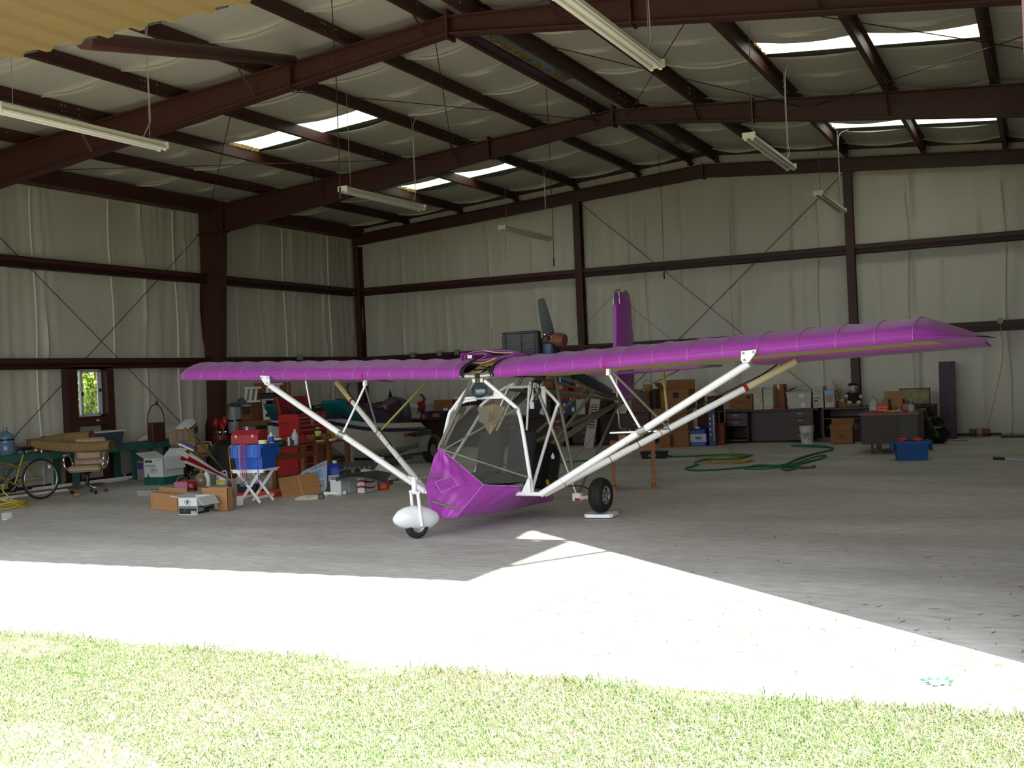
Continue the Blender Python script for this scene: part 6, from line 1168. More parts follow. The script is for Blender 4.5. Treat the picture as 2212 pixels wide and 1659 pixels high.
a, b = aty(1700, 880, -1.05), aty(1754, 880, -1.05); wbn = thing('plastic_bin', 'translucent white plastic bin with taped labels on the desk', 'bin', ((a.x+b.x)/2, -.85, DZT+.001)); ww = (b.x-a.x)/2
MB().loft([[(-ww*.9, -.19, 0), (ww*.9, -.19, 0), (ww*.9, .19, 0), (-ww*.9, .19, 0)], [(-ww, -.21, .33), (ww, -.21, .33), (ww, .21, .33), (-ww, .21, .33)]]).build('body', pm('B4B2AA', .5), wbn); MB().cbox(-ww-.015, ww+.015, -.225, .225, .325, .35, .006).build('rim', pm('9A988C', .5), wbn)
MB().box(-.0, .11, -.212, -.207, .22, .30).build('tape_patch', M_PAPER, wbn); MB().box(.04, .12, -.204, -.196, .02, .12).build('tape_patch', M_PAPER, wbn); MB().tube(cat_pts([(-ww, -.2, .3), (-ww+.03, -.15, .36), (-ww+.16, -.1, .42), (-ww+.05, -.05, .37)], 5), .012, 6).build('black_strap', M_BLACK, wbn)
bp2, D_ = bx('blue and pink printed carton beside the beige tower', 1782, 1803, 840, 877, m=pm('C0B4C0', .5), tape=False, y=-1.05); MB().box(-D_[0], 0, -.003, -.001, D_[2]*.55, D_[2]).build('blue_print', pm('7FA8BC', .5), bp2); MB().box(-D_[0]*.85, -D_[0]*.15, -.005, -.003, D_[2]*.3, D_[2]*.75).build('photo_print', pm('9A7A6A', .5), bp2)
bx('small tan carton in front of the dried plant', 1812, 1827, 861, 878, d=.15, y=-1.05, m=M_CARD2)
pv_ = thing('dried_bouquet', 'wispy dried plant in a low basket next to the snowman', 'dried plant', top_at(1815, -.75)); MB().lathe([(0, 0), (.07, 0), (.09, .12), (.085, .12), (.065, .01), (0, .01)], 14).build('pot', M_CARD2, pv_)
for k in range(26):
    a_ = RNG.uniform(0, 6.28); l_ = RNG.uniform(.25, .48); sp2 = RNG.uniform(.02, .15); MB().tube([(0, 0, .1), (sp2*.5*math.cos(a_), sp2*.3*math.sin(a_), .1+l_*.6), (sp2*math.cos(a_)-.05, sp2*math.sin(a_)*.5, .1+l_)], .004, 4).build('stem', pm('A89C78', .8), pv_)
sn = thing('snowman_doll', 'stuffed snowman doll with a black beret and dark coat on the desk', 'doll', top_at(1843, -.95))
MB().cbox(-.14, .16, -.08, .1, 0, .07, .006).build('wood_box', M_WOODB, sn)
MB().ell((.02, 0, .20), (.13, .09, .14), 16, 10).build('coat', pm('20221C', .9), sn, smooth=60); MB().ell((.03, -.01, .375), (.075, .07, .075), 16, 10).build('face', pm('C8C0B4', .8), sn, smooth=60); MB().ell((.015, 0, .445), (.10, .08, .035), 16, 8).build('beret', pm('0E0C0E', .8), sn, smooth=60); MB().ell((.075, -.065, .365), (.025, .02, .02), 8, 6).build('cheek', pm('B04038', .8), sn); MB().lathe([(.014, 0), (.001, .06)], 8, M=TR(.06, -.075, .385) @ RX(math.pi/2)).build('nose', pm('B85A1A'), sn)
for s, x, z in ((-1, -.11, .24), (1, .17, .22)): MB().tube([(.02+s*.06, -.02, .28), (x, -.07, z)], [.04, .03], 8).build('arm', pm('20221C', .9), sn, smooth=50); MB().ell((x, -.08, z-.02), (.04, .035, .04), 10, 6).build('mitten', pm('C8C0B4', .8), sn, smooth=60)
for x in (-.05, .13): MB().ell((x, -.09, .085), (.055, .05, .04), 10, 6).build('boot', pm('B8B4A4', .8), sn, smooth=60)
MB().ell((.02, -.07, .30), (.08, .03, .025), 12, 6).build('scarf', pm('7A7464', .9), sn, smooth=60)
# carton and bucket on the floor before the desks
carton('open brown carton with printing standing before the shelf desk', 1843, 959, 0, 49, 4, 42, opened=True, m=M_CARD2, flaps=(('b', .05), ('f', 2.85), ('r', 2.5), ('l', 2.5)), pr=(('f', .35, .65, .42, .45, M_PRINT), ('f', .28, .72, .30, .33, M_PRINT)))
bk = thing('plastic_bucket', 'white plastic bucket with black lettering before the desks', 'bucket', at(1741, 958, 0)+Vector((0, .13, 0))); MB().lathe([(0, 0), (.115, 0), (.135, .26), (.142, .26), (.142, .30), (.138, .33), (.144, .335), (.144, .345), (.13, .345), (.112, .01), (0, .01)], 24).build('body', pm('C4C2B8', .5), bk, smooth=40); MB().tube([(-.14, 0, .30), (-.10, -.12, .2), (.0, -.16, .16), (.1, -.12, .2), (.14, 0, .30)], .004, 5).build('handle', M_SILVER, bk)
for k, t in enumerate(('JOE', 'GRIT')): o = text(t, .075, M_PRINT, bk, (-.02+.06*k, -.136, .15), rot=(math.pi/2, math.pi/2, 0), sx=1)
# --- stacked cartons and cans in the gap
Y5 = -1.9
s5, _ = carton('brown carton on the floor at the foot of the stack by the wooden sawhorse', 1448, 967, 0, 24, 7, 29, m=M_CARD2); s6, _ = carton('brown carton with faint red print next to the blue fluid can', 1488, 965, 0, 34, 6, 31, m=M_CARD2, pr=(('f', .5, .85, .1, .3, pm('8A4A34')),))
carton('brown carton with rows of slot vents on the middle of the stack', 0, 0, 0, 0, 0, 0, loc=Vector(s6.location)+Vector((-.02, .05, .31)), dims=(.78, .42, .48), m=M_CARD2, pr=tuple(('f', .28+.055*k, .28+.055*k+.025, z_, z_+.12, M_PRINT) for k in range(8) for z_ in (.45, .65)))
carton('big brown carton with torn flaps on top of the stack', 0, 0, 0, 0, 0, 0, loc=Vector(s6.location)+Vector((.02, .10, .795)), dims=(.62, .45, .38), m=M_CARD2, opened=True, flaps=(('b', .1), ('l', .7)), pr=(('f', .45, .65, .55, .85, M_PRINT),))
dkb, _ = carton('dark brown carton with a white cloth on it, behind the blue can', 0, 0, 0, 0, 0, 0, loc=(9.50, -1.12, 0), dims=(.40, .6, 1.0), m=pm('4A2E1E', .8))
wc_ = MB(); wc_.grid(lambda s, t: (-.34+.34*s, .05+.4*t, 1.01+.12*math.sin(math.pi*s)*math.sin(math.pi*t)+.02*math.sin(9*s)), 12, 10, .012); tag(wc_.build('white_cloth', M_PAPER, loc=dkb.location, smooth=60), 'bunched white cloth on top of the dark carton', 'cloth')
fc = thing('fluid_can', 'blue plastic fluid can with a white label and cap on the floor', 'can', at(1509, 964, 0)+Vector((0, .12, 0))); MB().loft([[(x*w_, y*d_, z) for x, y in ((-1, -.7), (-.85, -1), (.85, -1), (1, -.7), (1, .7), (.85, 1), (-.85, 1), (-1, .7))] for z, w_, d_ in ((0, .165, .11), (.01, .175, .12), (.33, .175, .12), (.36, .15, .1))]).build('body', pm('0E1E8A', .35), fc, smooth=40); MB().box(-.17, .17, -.123, -.118, .09, .25).build('label_sheet', pm('A8B0B8', .5), fc); MB().box(-.06, .06, -.125, -.123, .15, .19).build('label_print', pm('2A3A6A'), fc); MB().lathe([(0, .36), (.045, .36), (.045, .39), (0, .39)], 14, M=TR(-.04, 0, 0)).build('cap', M_WHITE, fc); MB().tube([(.02, 0, .36), (.05, 0, .40), (.12, 0, .40), (.15, 0, .36)], .014, 6).build('handle', pm('0E1E8A', .35), fc)
tb_, D_ = carton('tall narrow blue carton with white dots standing by the fluid can', 1547, 963, 0, 15, 3, 88, m=pm('24305A', .5), tape=False)
for k in range(4): MB().lathe([(0, 0), (.018, 0), (.018, .003), (0, .003)], 10, M=TR(-D_[0]*.72, 0, D_[2]*(.28+.13*k)) @ RX(math.pi/2)).build('dot_print', M_PAPER, tb_)
t_ = text('snap-in flooring planks', .06, M_PAPER, tb_, (-D_[0]*.25, -.004, D_[2]*.45), rot=(math.pi/2, -math.pi/2, 0))
carton('rust orange carton standing behind the tall blue carton', 1565, 961, 0, 17, 4, 47, m=pm('7A3414', .6), tape=False)
bx('open brown carton of black cables behind the airplane struts', 1530, 1575, 838, 880, y=-.7, d=.3, z=DZT+.0, m=M_CARD2, opened=True, flaps=(('b', .2),)) if False else None
# extension cord dropped from the desk to the yellow tangle
tag(MB().tube([Vector(p) for p in cat_pts([(9.72, -1.20, .72), (9.70, -1.21, .3), (9.68, -1.22, .02), tuple(at(1580, 972, .012)), tuple(at(1584, 985, .012)), tuple(at(1600, 998, .012))], 6)], .007, 5).build('extension_cord', mat('yellow_cord', 'A88A1E', .5)), 'yellow extension cord trailing down from the computer desk', 'cord')
# --- leaning board, sawhorse, tray
lb = thing('slotted_board', 'long white slotted panel leaning against the dark desk', 'panel', at(1271, 968, 0)+Vector((0, 0, 0)), 0); Mlb = RX(-.36) @ RY(.06)
MB().box(-.11, .11, -.012, .012, 0, .45, M=Mlb).box(-.11, .11, -.012, .012, .98, 1.28, M=Mlb).box(-.11, -.085, -.012, .012, .45, .98, M=Mlb).box(.085, .11, -.012, .012, .45, .98, M=Mlb).box(-.0, .10, -.012, .012, 1.28, 1.33, M=Mlb).build('board', pm('A8A49A', .6), lb)
for k in range(9): MB().box(-.09, .09, -.012, .012, .47+k*.058, .47+k*.058+.030, M=Mlb).build('slat', pm('A8A49A', .6), lb)
MB().box(-.09, .09, .013, .016, .44, 1.0, M=Mlb).build('dark_backing', M_BLACK, lb)
M_PINE = mat('stained_pine', '8A5A2C', .65, var=.2, scale=3, stretch=(1, 1, 10))
sh = thing('sawhorse', 'wooden sawhorse stand behind the landing wheel', 'sawhorse', at(1362, 1058, 0)+Vector((0, .15, 0)), math.radians(20)); SHZ = .66
MB().box(-.30, .30, -.16, .16, SHZ-.04, SHZ).build('top', M_PINE, sh); MB().box(-.30, .30, -.17, -.15, SHZ-.14, SHZ-.02).build('apron', M_PINE, sh)
for x in (-.27, .27):
    for s in (-1, 1): MB().box(x-.022, x+.022, s*.16-.03, s*.16+.03, 0.03, SHZ-.04).build('leg', M_PINE, sh)
    MB().box(x-.03, x+.03, -.25, .25, 0, .035).build('foot_rail', M_PINE, sh); MB().tube([(x, -.19, .06), (x, .12, .52)], .022, 4).build('brace', M_PINE, sh)
wk = thing('wood_block', 'short pine block on top of the sawhorse, at its far end', 'block', at(1340, 932, SHZ)+Vector((0, .1, 0)), .35); wk.location = Vector(sh.location)+Vector((-.12, -.05, SHZ)); MB().cbox(-.05, .05, -.12, .12, 0, .08, .005).build('block', pm('A87E50', .7), wk); MB().box(-.03, .03, -.122, -.12, .03, .05).build('end_grain', pm('8A6238', .8), wk)
wk2 = thing('wood_block', 'longer pine block on the sawhorse beneath the silver rail', 'block', Vector(sh.location)+Vector((.10, .04, SHZ)), .35); MB().cbox(-.13, .05, -.12, .12, 0, .09, .005).build('block', pm('A87E50', .7), wk2); MB().box(-.1, .03, -.122, -.12, .03, .05).build('end_grain', pm('8A6238', .8), wk2)
sr = thing('silver_rail', 'silver metal rail balanced on the blocks of the sawhorse', 'rail', Vector(sh.location)+Vector((0, 0, SHZ+.09)), .35); MB().cbox(-.30, .34, -.035, .035, 0, .03, .005).build('rail', M_CHROME, sr); MB().tube([(-.02, 0, .03), (-.02, 0, .05)], .014, 8).build('rail_bolt', M_SILVER, sr)
bt2 = thing('black_tray', 'black plastic tray on the floor beside the sawhorse', 'tray', at(1412, 992, 0)+Vector((-.05, .2, 0)), .15); MB().loft([[(-.2, -.12, 0), (.2, -.12, 0), (.2, .12, 0), (-.2, .12, 0)], [(-.24, -.15, .13), (.24, -.15, .13), (.24, .15, .13), (-.24, .15, .13)], [(-.22, -.13, .13), (.22, -.13, .13), (.22, .13, .13), (-.22, .13, .13)], [(-.19, -.11, .02), (.19, -.11, .02), (.19, .11, .02), (-.19, .11, .02)]]).build('tray', M_BLACK, bt2); MB().box(-.08, .06, -.154, -.15, .04, .09).build('label_sheet', pm('6A6A64'), bt2)
# --- hoses on the floor
def floor_hose(name, label, P_, r, m, cat='hose'): 
    return tag(MB().tube(cat_pts([tuple(at(x, y, r+(.0 if len(q) < 1 else q[0]))) for x, y, *q in P_], 6), r, 7).build(name, m, smooth=60), label, cat)
M_HOSE = mat('green_hose', '0E6A48', .4)
gh = floor_hose('green_hose', 'green garden hose looping across the floor before the desks', [(1082, 1003), (1160, 1001), (1250, 996), (1310, 990), (1350, 980), (1378, 972, .05), (1400, 971, .09), (1422, 975, .05), (1450, 986), (1500, 985), (1560, 982), (1620, 983), (1590, 990), (1520, 993), (1500, 1001), (1508, 1004), (1480, 1012), (1505, 1016), (1560, 1014), (1610, 1009), (1650, 1006), (1690, 1005), (1720, 992, .012), (1755, 982), (1800, 969), (1775, 963), (1740, 962), (1710, 963), (1770, 966), (1798, 968), (1780, 976), (1740, 985), (1705, 1000, .012), (1692, 1008), (1720, 1001), (1760, 987, .02), (1785, 985, .02), (1750, 997), (1700, 1007, .02), (1640, 1013), (1608, 1012), (1640, 1005, .02), (1690, 1008), (1720, 1011), (1700, 1016), (1688, 1010), (1715, 1005, .02), (1735, 1012)], .0155, M_HOSE)
nz = thing('hose_nozzle', 'brown hose nozzle at the end of the green hose', 'nozzle', at(1736, 1013, .0), math.radians(10)); MB().tube([(0, 0, .02), (.10, .01, .02), (.14, .015, .03)], [.018, .014, .026], 8).build('barrel', pm('5A4638', .6), nz); MB().ell((.16, .016, .03), (.025, .03, .03), 8, 6).build('head', pm('6A5648', .6), nz)
floor_hose('yellow_rope', 'tangled yellow cord lying within the green hose loop', [(1502, 990), (1540, 988), (1600, 984), (1628, 982), (1600, 986), (1550, 992), (1512, 997), (1540, 1000), (1590, 995), (1628, 994), (1600, 999), (1560, 1002), (1530, 998), (1560, 990, .02), (1600, 992), (1570, 998), (1535, 1000), (1590, 1002), (1626, 997)], .008, mat('yellow_cord', 'A88A1E'), 'cord')
# --- separate desk, blue tote, planks, bags at the side of the row
d2 = thing('panel_desk', 'brown veneer desk standing apart with jugs and boxes on it', 'desk', (12.88, -4.36, 0), 0.0); ZD = .70
MB().box(-.02, .95, -.02, 1.45, ZD-.04, ZD).build('top', mat('orange_edge_wood', '6A3418', .5, var=.2, scale=3), d2); MB().box(0.02, .62, .0, .03, .17, ZD-.04).build('end_panel', mat('greybrown_veneer', '382820', .6, var=.15, scale=3, stretch=(1, 1, 8)), d2); MB().box(.60, .92, .02, .05, .17, ZD-.04).build('side_panel', pm('3A3630', .6), d2); MB().box(.03, .9, .04, 1.4, .18, ZD-.05).build('pedestal', M_DARKWOOD, d2)
for x, y in ((.18, .06), (.3, .14), (.85, .1), (.1, 1.35), (.85, 1.35)): MB().box(x-.018, x+.018, y-.018, y+.018, 0, .18).build('leg', pm('3A2A20', .6), d2)
def on2(px_, py_=884): return at(px_, py_, ZD)
q = on2(1888, 886); mj = thing('milk_jug', 'cloudy white gallon jug at the corner of the brown desk', 'jug', q); MB().loft([[(x*w_, y*w_, z) for x, y in ((-1, -.7), (-.7, -1), (.7, -1), (1, -.7), (1, .7), (.7, 1), (-.7, 1), (-1, .7))] for z, w_ in ((0, .075), (.12, .078), (.17, .05), (.19, .022), (.21, .022))]).build('body', pm('A8AEA6', .35), mj, smooth=40); MB().tube(cat_pts([(.02, 0, .19), (.07, 0, .19), (.085, 0, .13), (.08, 0, .07)], 5), .011, 6).build('handle', pm('A8AEA6', .35), mj); MB().lathe([(0, .21), (.022, .21), (.022, .225), (0, .225)], 10).build('cap', pm('8A3A34'), mj)
carton('brown carton with one flap up at the back of the brown desk', 0, 0, 0, 0, 0, 0, loc=(13.50, -3.55, ZD+.001), dims=(.34, .3, .20), m=M_CARD, opened=True, flaps=(('b', .3), ('r', 2.2)))
ob = thing('orange_case', 'bright orange plastic case before the carton on the brown desk', 'case', (13.22, -4.0, ZD)); MB().cbox(-.1, .1, -.06, .06, 0, .12, .02).build('shell', pm('E0480E', .4), ob); MB().box(-.1, .1, -.063, -.06, .055, .065).build('seam', pm('8A2A0A'), ob)
q = on2(1922, 888); fl2 = thing('flashlight', 'black flashlight standing on its head on the brown desk', 'flashlight', (q.x, q.y, ZD)); MB().lathe([(0, 0), (.032, 0), (.032, .05), (.02, .07), (.02, .17), (.024, .17), (.024, .20), (0, .20)], 14).build('tube', M_BLACK, fl2, smooth=30); MB().lathe([(.033, .01), (.034, .012), (.034, .03), (.033, .032)], 14).build('ring', M_SILVER, fl2)
sc3 = thing('chrome_fitting', 'chrome fitting lying beside the flashlight', 'fitting', (q.x-.10, q.y+.02, ZD), .2); MB().tube([(-.06, 0, .03), (.05, 0, .05)], .022, 10).build('sleeve', M_CHROME, sc3); MB().tube([(.04, 0, .048), (.09, 0, .04)], .03, 10).build('collar', M_BLACK, sc3)
q = on2(1950, 880); rbx = thing('red_gas_can', 'small red fuel can on the brown desk', 'can', (13.62, -4.0, ZD)); MB().cbox(-.09, .09, -.06, .06, 0, .14, .015).build('body', pm('8A0E10', .4), rbx); MB().tube([(-.04, 0, .14), (-.03, 0, .17), (.03, 0, .17), (.04, 0, .14)], .012, 6).build('handle', pm('6A0A0C', .4), rbx)
lath('jar', 'clear jar with a blue lid near the edge of the brown desk', 'jar', (13.70, -4.15, ZD), [(0, 0), (.05, 0), (.055, .02), (.055, .10), (.04, .13), (0, .13)], pm('9AA298', .3), 16, cap=[(0, .13), (.045, .13), (.045, .165), (0, .165)], capm=pm('2A5A7A'))
q = on2(1945, 884); yt = thing('cloth_bundle', 'pink striped rag bundle on the brown desk', 'rag', (13.48, -4.22, ZD)); MB().grid(lambda s, t: (-.1+.2*s, -.06+.12*t, .01+.045*math.sin(math.pi*s)*math.sin(math.pi*t)*(1+.4*math.sin(12*s))), 12, 8, .006).build('rag', pm('B8948A', .9), yt, smooth=60); 
yy = thing('yellow_tool', 'yellow handled tool lying by the rag bundle', 'tool', (13.35, -4.18, ZD), .2); MB().tube([(-.08, 0, .015), (.05, 0, .015)], .014, 8).build('handle', pm('C89A1A'), yy); MB().tube([(.05, 0, .015), (.12, 0, .012)], .006, 6).build('shaft', M_SILVER, yy)
pt = thing('floral_panel', 'cream floral picture panel in a dark frame on the back desk', 'picture', aty(1978, 876, -.6)); pt.location = (13.05, -.85, DZT); pw = aty(2010, 876, -.85).x-aty(1944, 876, -.85).x; pt.location.x = aty(1977, 876, -.85).x
ph = .33; MB().box(-pw/2+.02, pw/2-.02, -.01, .01, .02, ph-.02, M=RX(-.12)).build('panel', mat('cream_floral', 'A89C70', .7, var=.3, scale=9, col2='6E6A48'), pt)
fb = MB(); fb.box(-pw/2, -pw/2+.02, -.02, .015, 0, ph, M=RX(-.12)).box(pw/2-.02, pw/2, -.02, .015, 0, ph, M=RX(-.12)).box(-pw/2, pw/2, -.02, .015, ph-.02, ph, M=RX(-.12)).box(-pw/2, pw/2, -.02, .015, 0, .02, M=RX(-.12)).build('frame', pm('2A2018', .6), pt)
xx = aty(2018, 876, -.9).x; desk('dark end table under the floral picture panel', 13.64, xx+.02, (('side', 0, .03), ('side', xx-13.64-.02, xx-13.64+.01), ('board', .03, xx-13.64)), y0=-1.15, y1=-.4, name='end_table')
def plank(label, px0, px1):
    a, b = at(px0, 948, 0), at(px1, 948, 0); h_ = 1.60; r = thing('leaning_plank', label, 'plank', a, 0); w_ = b.x-a.x
    MB().cbox(.006, w_-.006, -.02, .02, 0, h_, .004, M=RX(-.34) @ RY(-.012)).build('board', mat('plank_painted_reflection', '4A3E58', .55, var=.3, scale=1.2, col2='3A1C18'), r); MB().box(.02, w_-.02, -.021, -.0195, h_-.03, h_-.01, M=RX(-.34) @ RY(-.012)).build('end_cut', pm('2A1410', .7), r); return r  # purple-grey mottling puts a reflection into the dark brown board colour
plank('dark plank leaning on the back wall, beside the black bags', 2031, 2049.5); plank('dark plank leaning on the back wall, away from the black bags', 2049.5, 2068)
bgm = mat('black_trash_bag', '0C0A0E', .3, bump=.6, bscale=14)
def bag(label, p, s, seed):
    r = thing('trash_bag', label, 'trash bag', p); mb = MB()
    mb.grid(lambda a, b: ((s[0]*math.sin(math.pi*min(b, .97))**.6*math.cos(6.283*a))*(1+.10*math.sin(5*6.283*a+9*b+seed)), (s[1]*math.sin(math.pi*min(b, .97))**.6*math.sin(6.283*a))*(1+.10*math.cos(4*6.283*a+7*b+seed)), s[2]*(1-math.cos(math.pi*b))/2), 28, 14); mb.build('bag', bgm, r, smooth=70)
    MB().tube([(0, 0, s[2]*.97), (.02, 0, s[2]*1.06), (.05, .02, s[2]*1.12)], [.03, .02, .045], 8).build('tied_neck', bgm, r); return r
bag('full black trash bag beside the leaning planks', Vector((13.74, -1.50, 0)), (.28, .24, .50), 1); bag('dark red tinged trash bag slumped in front of the other bag', Vector((13.92, -1.98, 0)), (.20, .18, .34), 3); bag('tall black trash bag squeezed behind the brown desk', Vector((13.36, -1.95, 0)), (.17, .17, .66), 5)
tt = tote('deep blue plastic tote on the open floor with red lids on its rim', at(1966, 996, 0)+Vector((0, .2, 0)), .25, .50, .36, .31, mat('deep_blue_plastic', '0B4A8C', .45), name='plastic_tote')
for k, (px_, py_, lab) in enumerate(((1952, 951, 'red bucket lid tilted on the near rim of the deep blue tote'), (1983, 949, 'red bucket lid lying across the far rim of the deep blue tote'))):
    o = thing('bucket_lid', lab, 'lid', Vector(tt.location)+Vector((-.12+.22*k, -.02+.05*k, .312)), .2); o.rotation_euler = (.12, -.08+.2*k, .2); MB().lathe([(0, 0), (.075, 0), (.08, .005), (.08, .025), (.074, .025), (.07, .012), (0, .012)], 20).build('disc', pm('D03A1E', .4), o, smooth=30); MB().lathe([(.03, .012), (.036, .016), (.03, .02)], 16).build('raised_ring', pm('D03A1E', .4), o)
# cable reels and lumber at the wall foot
for k, (px_, m_, lab) in enumerate(((2104, pm('0E6A44', .5), 'green wire reel on the floor at the wall foot'), (2119, pm('9A8A82', .6), 'pale wire reel between the green and red ones'), (2134, pm('8A1A20', .5), 'red wire reel on the floor at the wall foot'))):
    r = thing('wire_reel', lab, 'reel', (at(px_, 941, 0).x, -.22, 0)); Mr = TR(0, 0, .085) @ RY(math.pi/2); MB().lathe([(.03, -.055), (.085, -.055), (.085, -.048), (.055, -.048), (.055, .048), (.085, .048), (.085, .055), (.03, .055)], 20, M=Mr, hole=True).build('spool', M_BLACK, r, smooth=30); MB().lathe([(.056, -.047), (.072, -.045), (.072, .045), (.056, .047)], 20, M=Mr).build('wire', m_, r, smooth=30)
for k, (x0, y0, x1, y1, w_, h_, m_, nm, cat_, lab) in enumerate(((14.95, -.28, 15.5, -.28, .05, .08, pm('B0A890', .7), 'wood_strip', 'strip', 'pale wooden strip propped at the back wall foot'), (15.45, -.45, 15.65, -.45, .12, .12, pm('5A3A20', .7), 'brown_scrap', 'scrap', 'brown wooden scrap block at the back wall foot'), (15.72, -.35, 16.4, -.3, .05, .09, pm('B0A890', .7), 'wood_strip', 'strip', 'pale wooden strip beyond the brown scrap block'), (14.95, -.6, 15.4, -.65, .09, .06, pm('3A4248', .5), 'grey_pipe', 'pipe', 'grey pipe offcut lying at the back wall foot'), (15.4, -.62, 15.6, -.62, .08, .06, pm('7A2420', .5), 'red_fitting', 'fitting', 'red pipe fitting beside the grey pipe offcut'), (15.65, -.7, 16.1, -.6, .1, .07, pm('3A4248', .5), 'grey_pipe', 'pipe', 'bent grey pipe offcut beside the red fitting'))):
    r = thing(nm, lab, cat_, (x0, y0, 0), math.atan2(y1-y0, x1-x0)); L_ = math.hypot(x1-x0, y1-y0)
    if cat_ == 'pipe': MB().tube([(0, 0, h_/2), (L_*.6, 0, h_/2), (L_, .03, h_/2)], h_/2, 10).build('pipe_body', m_, r, smooth=50); MB().tube([(L_*.4, 0, h_/2), (L_*.5, 0, h_/2)], h_/2+.008, 10).build('coupling', m_, r)
    else: MB().cbox(0, L_, -w_/2, w_/2, 0, h_, .006).build('piece', m_, r); MB().box(L_*.3, L_*.32, -w_/2-.002, w_/2+.002, 0, h_+.001).build('saw_mark', M_DARKWOOD, r)
r = thing('white_cable', 'coil of white cable lying before the wire reels', 'cable', at(2112, 943, 0)); MB().tube(cat_pts([(.11*math.cos(a_*1.0)+.02*math.sin(3*a_), .07*math.sin(a_), .012+.004*(k % 3)) for k, a_ in enumerate([k*.7 for k in range(26)])], 3), .008, 5).build('coil', M_PAPER, r)
jk2 = thing('jack_handle', 'grey steel jack handle with a black grip reaching in from the side', 'jack', at(2147, 1008, .0)); e_ = Vector((1.3, -.55, 0)); MB().tube([(0, 0, .12), (.18, -.06, .115)], .022, 8).build('grip', M_BLACK, jk2); MB().tube(cat_pts([(.16, -.055, .115), (.6, -.22, .08), (.95, -.36, .07), (1.4, -.55, .07)], 4), .024, 8).build('shaft', pm('8E949A', .35), jk2, smooth=50); MB().cbox(1.3, 1.7, -.75, -.45, 0, .16, .03).build('jack_body', pm('8A1A1A', .5), jk2); MB().cbox(.0, .04, -.03, .02, 0, .1, .006, M=TR(.62, -.2, 0)).build('rest_block', M_CARD2, jk2)
# ================================================================ left half of the back desks: decorations and boxes
def deco_box(label, xl, xr, pt, pb, col, d=.28, y=-1.0, z=DZT+.001, pr=(), tape=False, name='gift_box'): return bx(label, xl, xr, pt, pb, d=d, y=y, z=z, m=pm(col, .5), pr=pr, tape=tape, name=name)
hh, D_ = bx('brown carton with a red emblem and two white labels behind the cabin', 937, 978, 848, 887, m=M_CARD2, y=-.8, pr=(('f', .15, .42, .1, .42, M_PAPER), ('f', .5, .75, .15, .55, M_PAPER), ('f', .1, .35, .02, .06, M_PAPER), ('f', .17, .4, .36, .42, M_PRINT))); text('HH', .10, pm('B02A2A'), hh, (-D_[0]*.5, -.004, D_[2]*.76))
deco_box('flat red and blue printed carton below the emblem carton', 918, 960, 890, 906, '1A1A4A', y=-1.12, pr=(('f', 0, .14, 0, 1, M_RED), ('f', .4, .75, .2, .7, pm('B05A2A'))), name='printed_carton')
bx('dark carton with a small label next to the emblem carton', 980, 1010, 855, 888, m=pm('2A1C18', .8), y=-.8, pr=(('f', .1, .35, .55, .8, pm('8A8468')),)); bx('dim red carton behind the convex mirror', 1008, 1030, 846, 888, m=pm('4A1A18', .7), y=-.55); carton('white carton lying flat on the dark labelled carton', 0, 0, 0, 0, 0, 0, loc=(aty(1006, 850, -.5).x, -.55, DZT+.42), dims=(.3, .3, .07), m=M_PAPER)
# witch doll, santa and reindeer ornaments
q = aty(842, 860, -1.9); wd = thing('witch_doll', 'small witch doll with a pointed black hat and orange scarf', 'doll', (3.1, -.8, DZT)); wd.location.x = aty(842, 880, -.85).x; sB = mpp(wd.location)
MB().lathe([(0, 0), (.16, 0), (.13, .18), (.07, .30), (0, .30)], 16).build('dress', pm('140E10', .9), wd, smooth=50); MB().ell((0, 0, .36), (.09, .085, .09), 14, 10).build('head', pm('2A1C16', .9), wd, smooth=60); MB().lathe([(.17, .42), (.17, .43), (.08, .44), (.05, .55), (.02, .66), (.002, .74)], 18).build('pointed_hat', pm('0C0A0C', .9), wd, smooth=40); MB().lathe([(.085, .435), (.082, .46)], 16).build('hat_band', pm('A83A12', .8), wd); MB().lathe([(.085, .25), (.12, .27), (.085, .31)], 14).build('scarf', pm('B04412', .9), wd, smooth=50)
for s in (-1, 1): MB().tube([(s*.06, -.02, .26), (s*.2, -.08, .12)], [.045, .035], 8).build('arm', pm('B04412', .9), wd, smooth=50)
MB().ell((0, -.11, .2), (.045, .02, .05), 10, 6).build('bib', M_PAPER, wd)
st_ = thing('santa_figure', 'red and white santa figure tumbling beside the white reindeer', 'figure', (aty(910, 880, -.8).x, -.8, DZT)); MB().lathe([(0, 0), (.05, 0), (.03, .04), (.02, .20), (0, .2)], 10).build('stand', pm('3A2A20'), st_); MB().ell((0, 0, .30), (.12, .09, .12), 14, 10, M=TR(0, 0, 0)).build('coat', pm('8A1414', .9), st_, smooth=60); MB().tube([(.05, 0, .38), (.10, 0, .48), (.02, 0, .58), (-.02, 0, .56)], [.04, .035, .03, .02], 8).build('hat', pm('8A1414', .9), st_, smooth=50); MB().ell((-.10, -.02, .33), (.06, .06, .06), 12, 8).build('face', pm('C89A84', .8), st_, smooth=60); MB().ell((-.13, -.03, .29), (.06, .05, .06), 10, 8).build('beard', M_PAPER, st_, smooth=60)
for s in (-1, 1): MB().tube([(.06*s, -.03, .22), (.08*s, -.06, .12)], [.04, .035], 8).build('leg', pm('1A1214', .8), st_, smooth=50)
rn = thing('reindeer_figure', 'white wire reindeer ornament behind the watercraft seat', 'figure', (aty(892, 880, -.95).x, -.95, DZT)); M_WIRE = pm('B8B4AC', .5)
MB().ell((0, 0, .30), (.16, .07, .08), 12, 8).build('body', M_WIRE, rn, smooth=60); MB().tube([(-.12, 0, .34), (-.18, 0, .45), (-.25, 0, .47)], [.04, .035, .02], 8).build('neck', M_WIRE, rn, smooth=50)
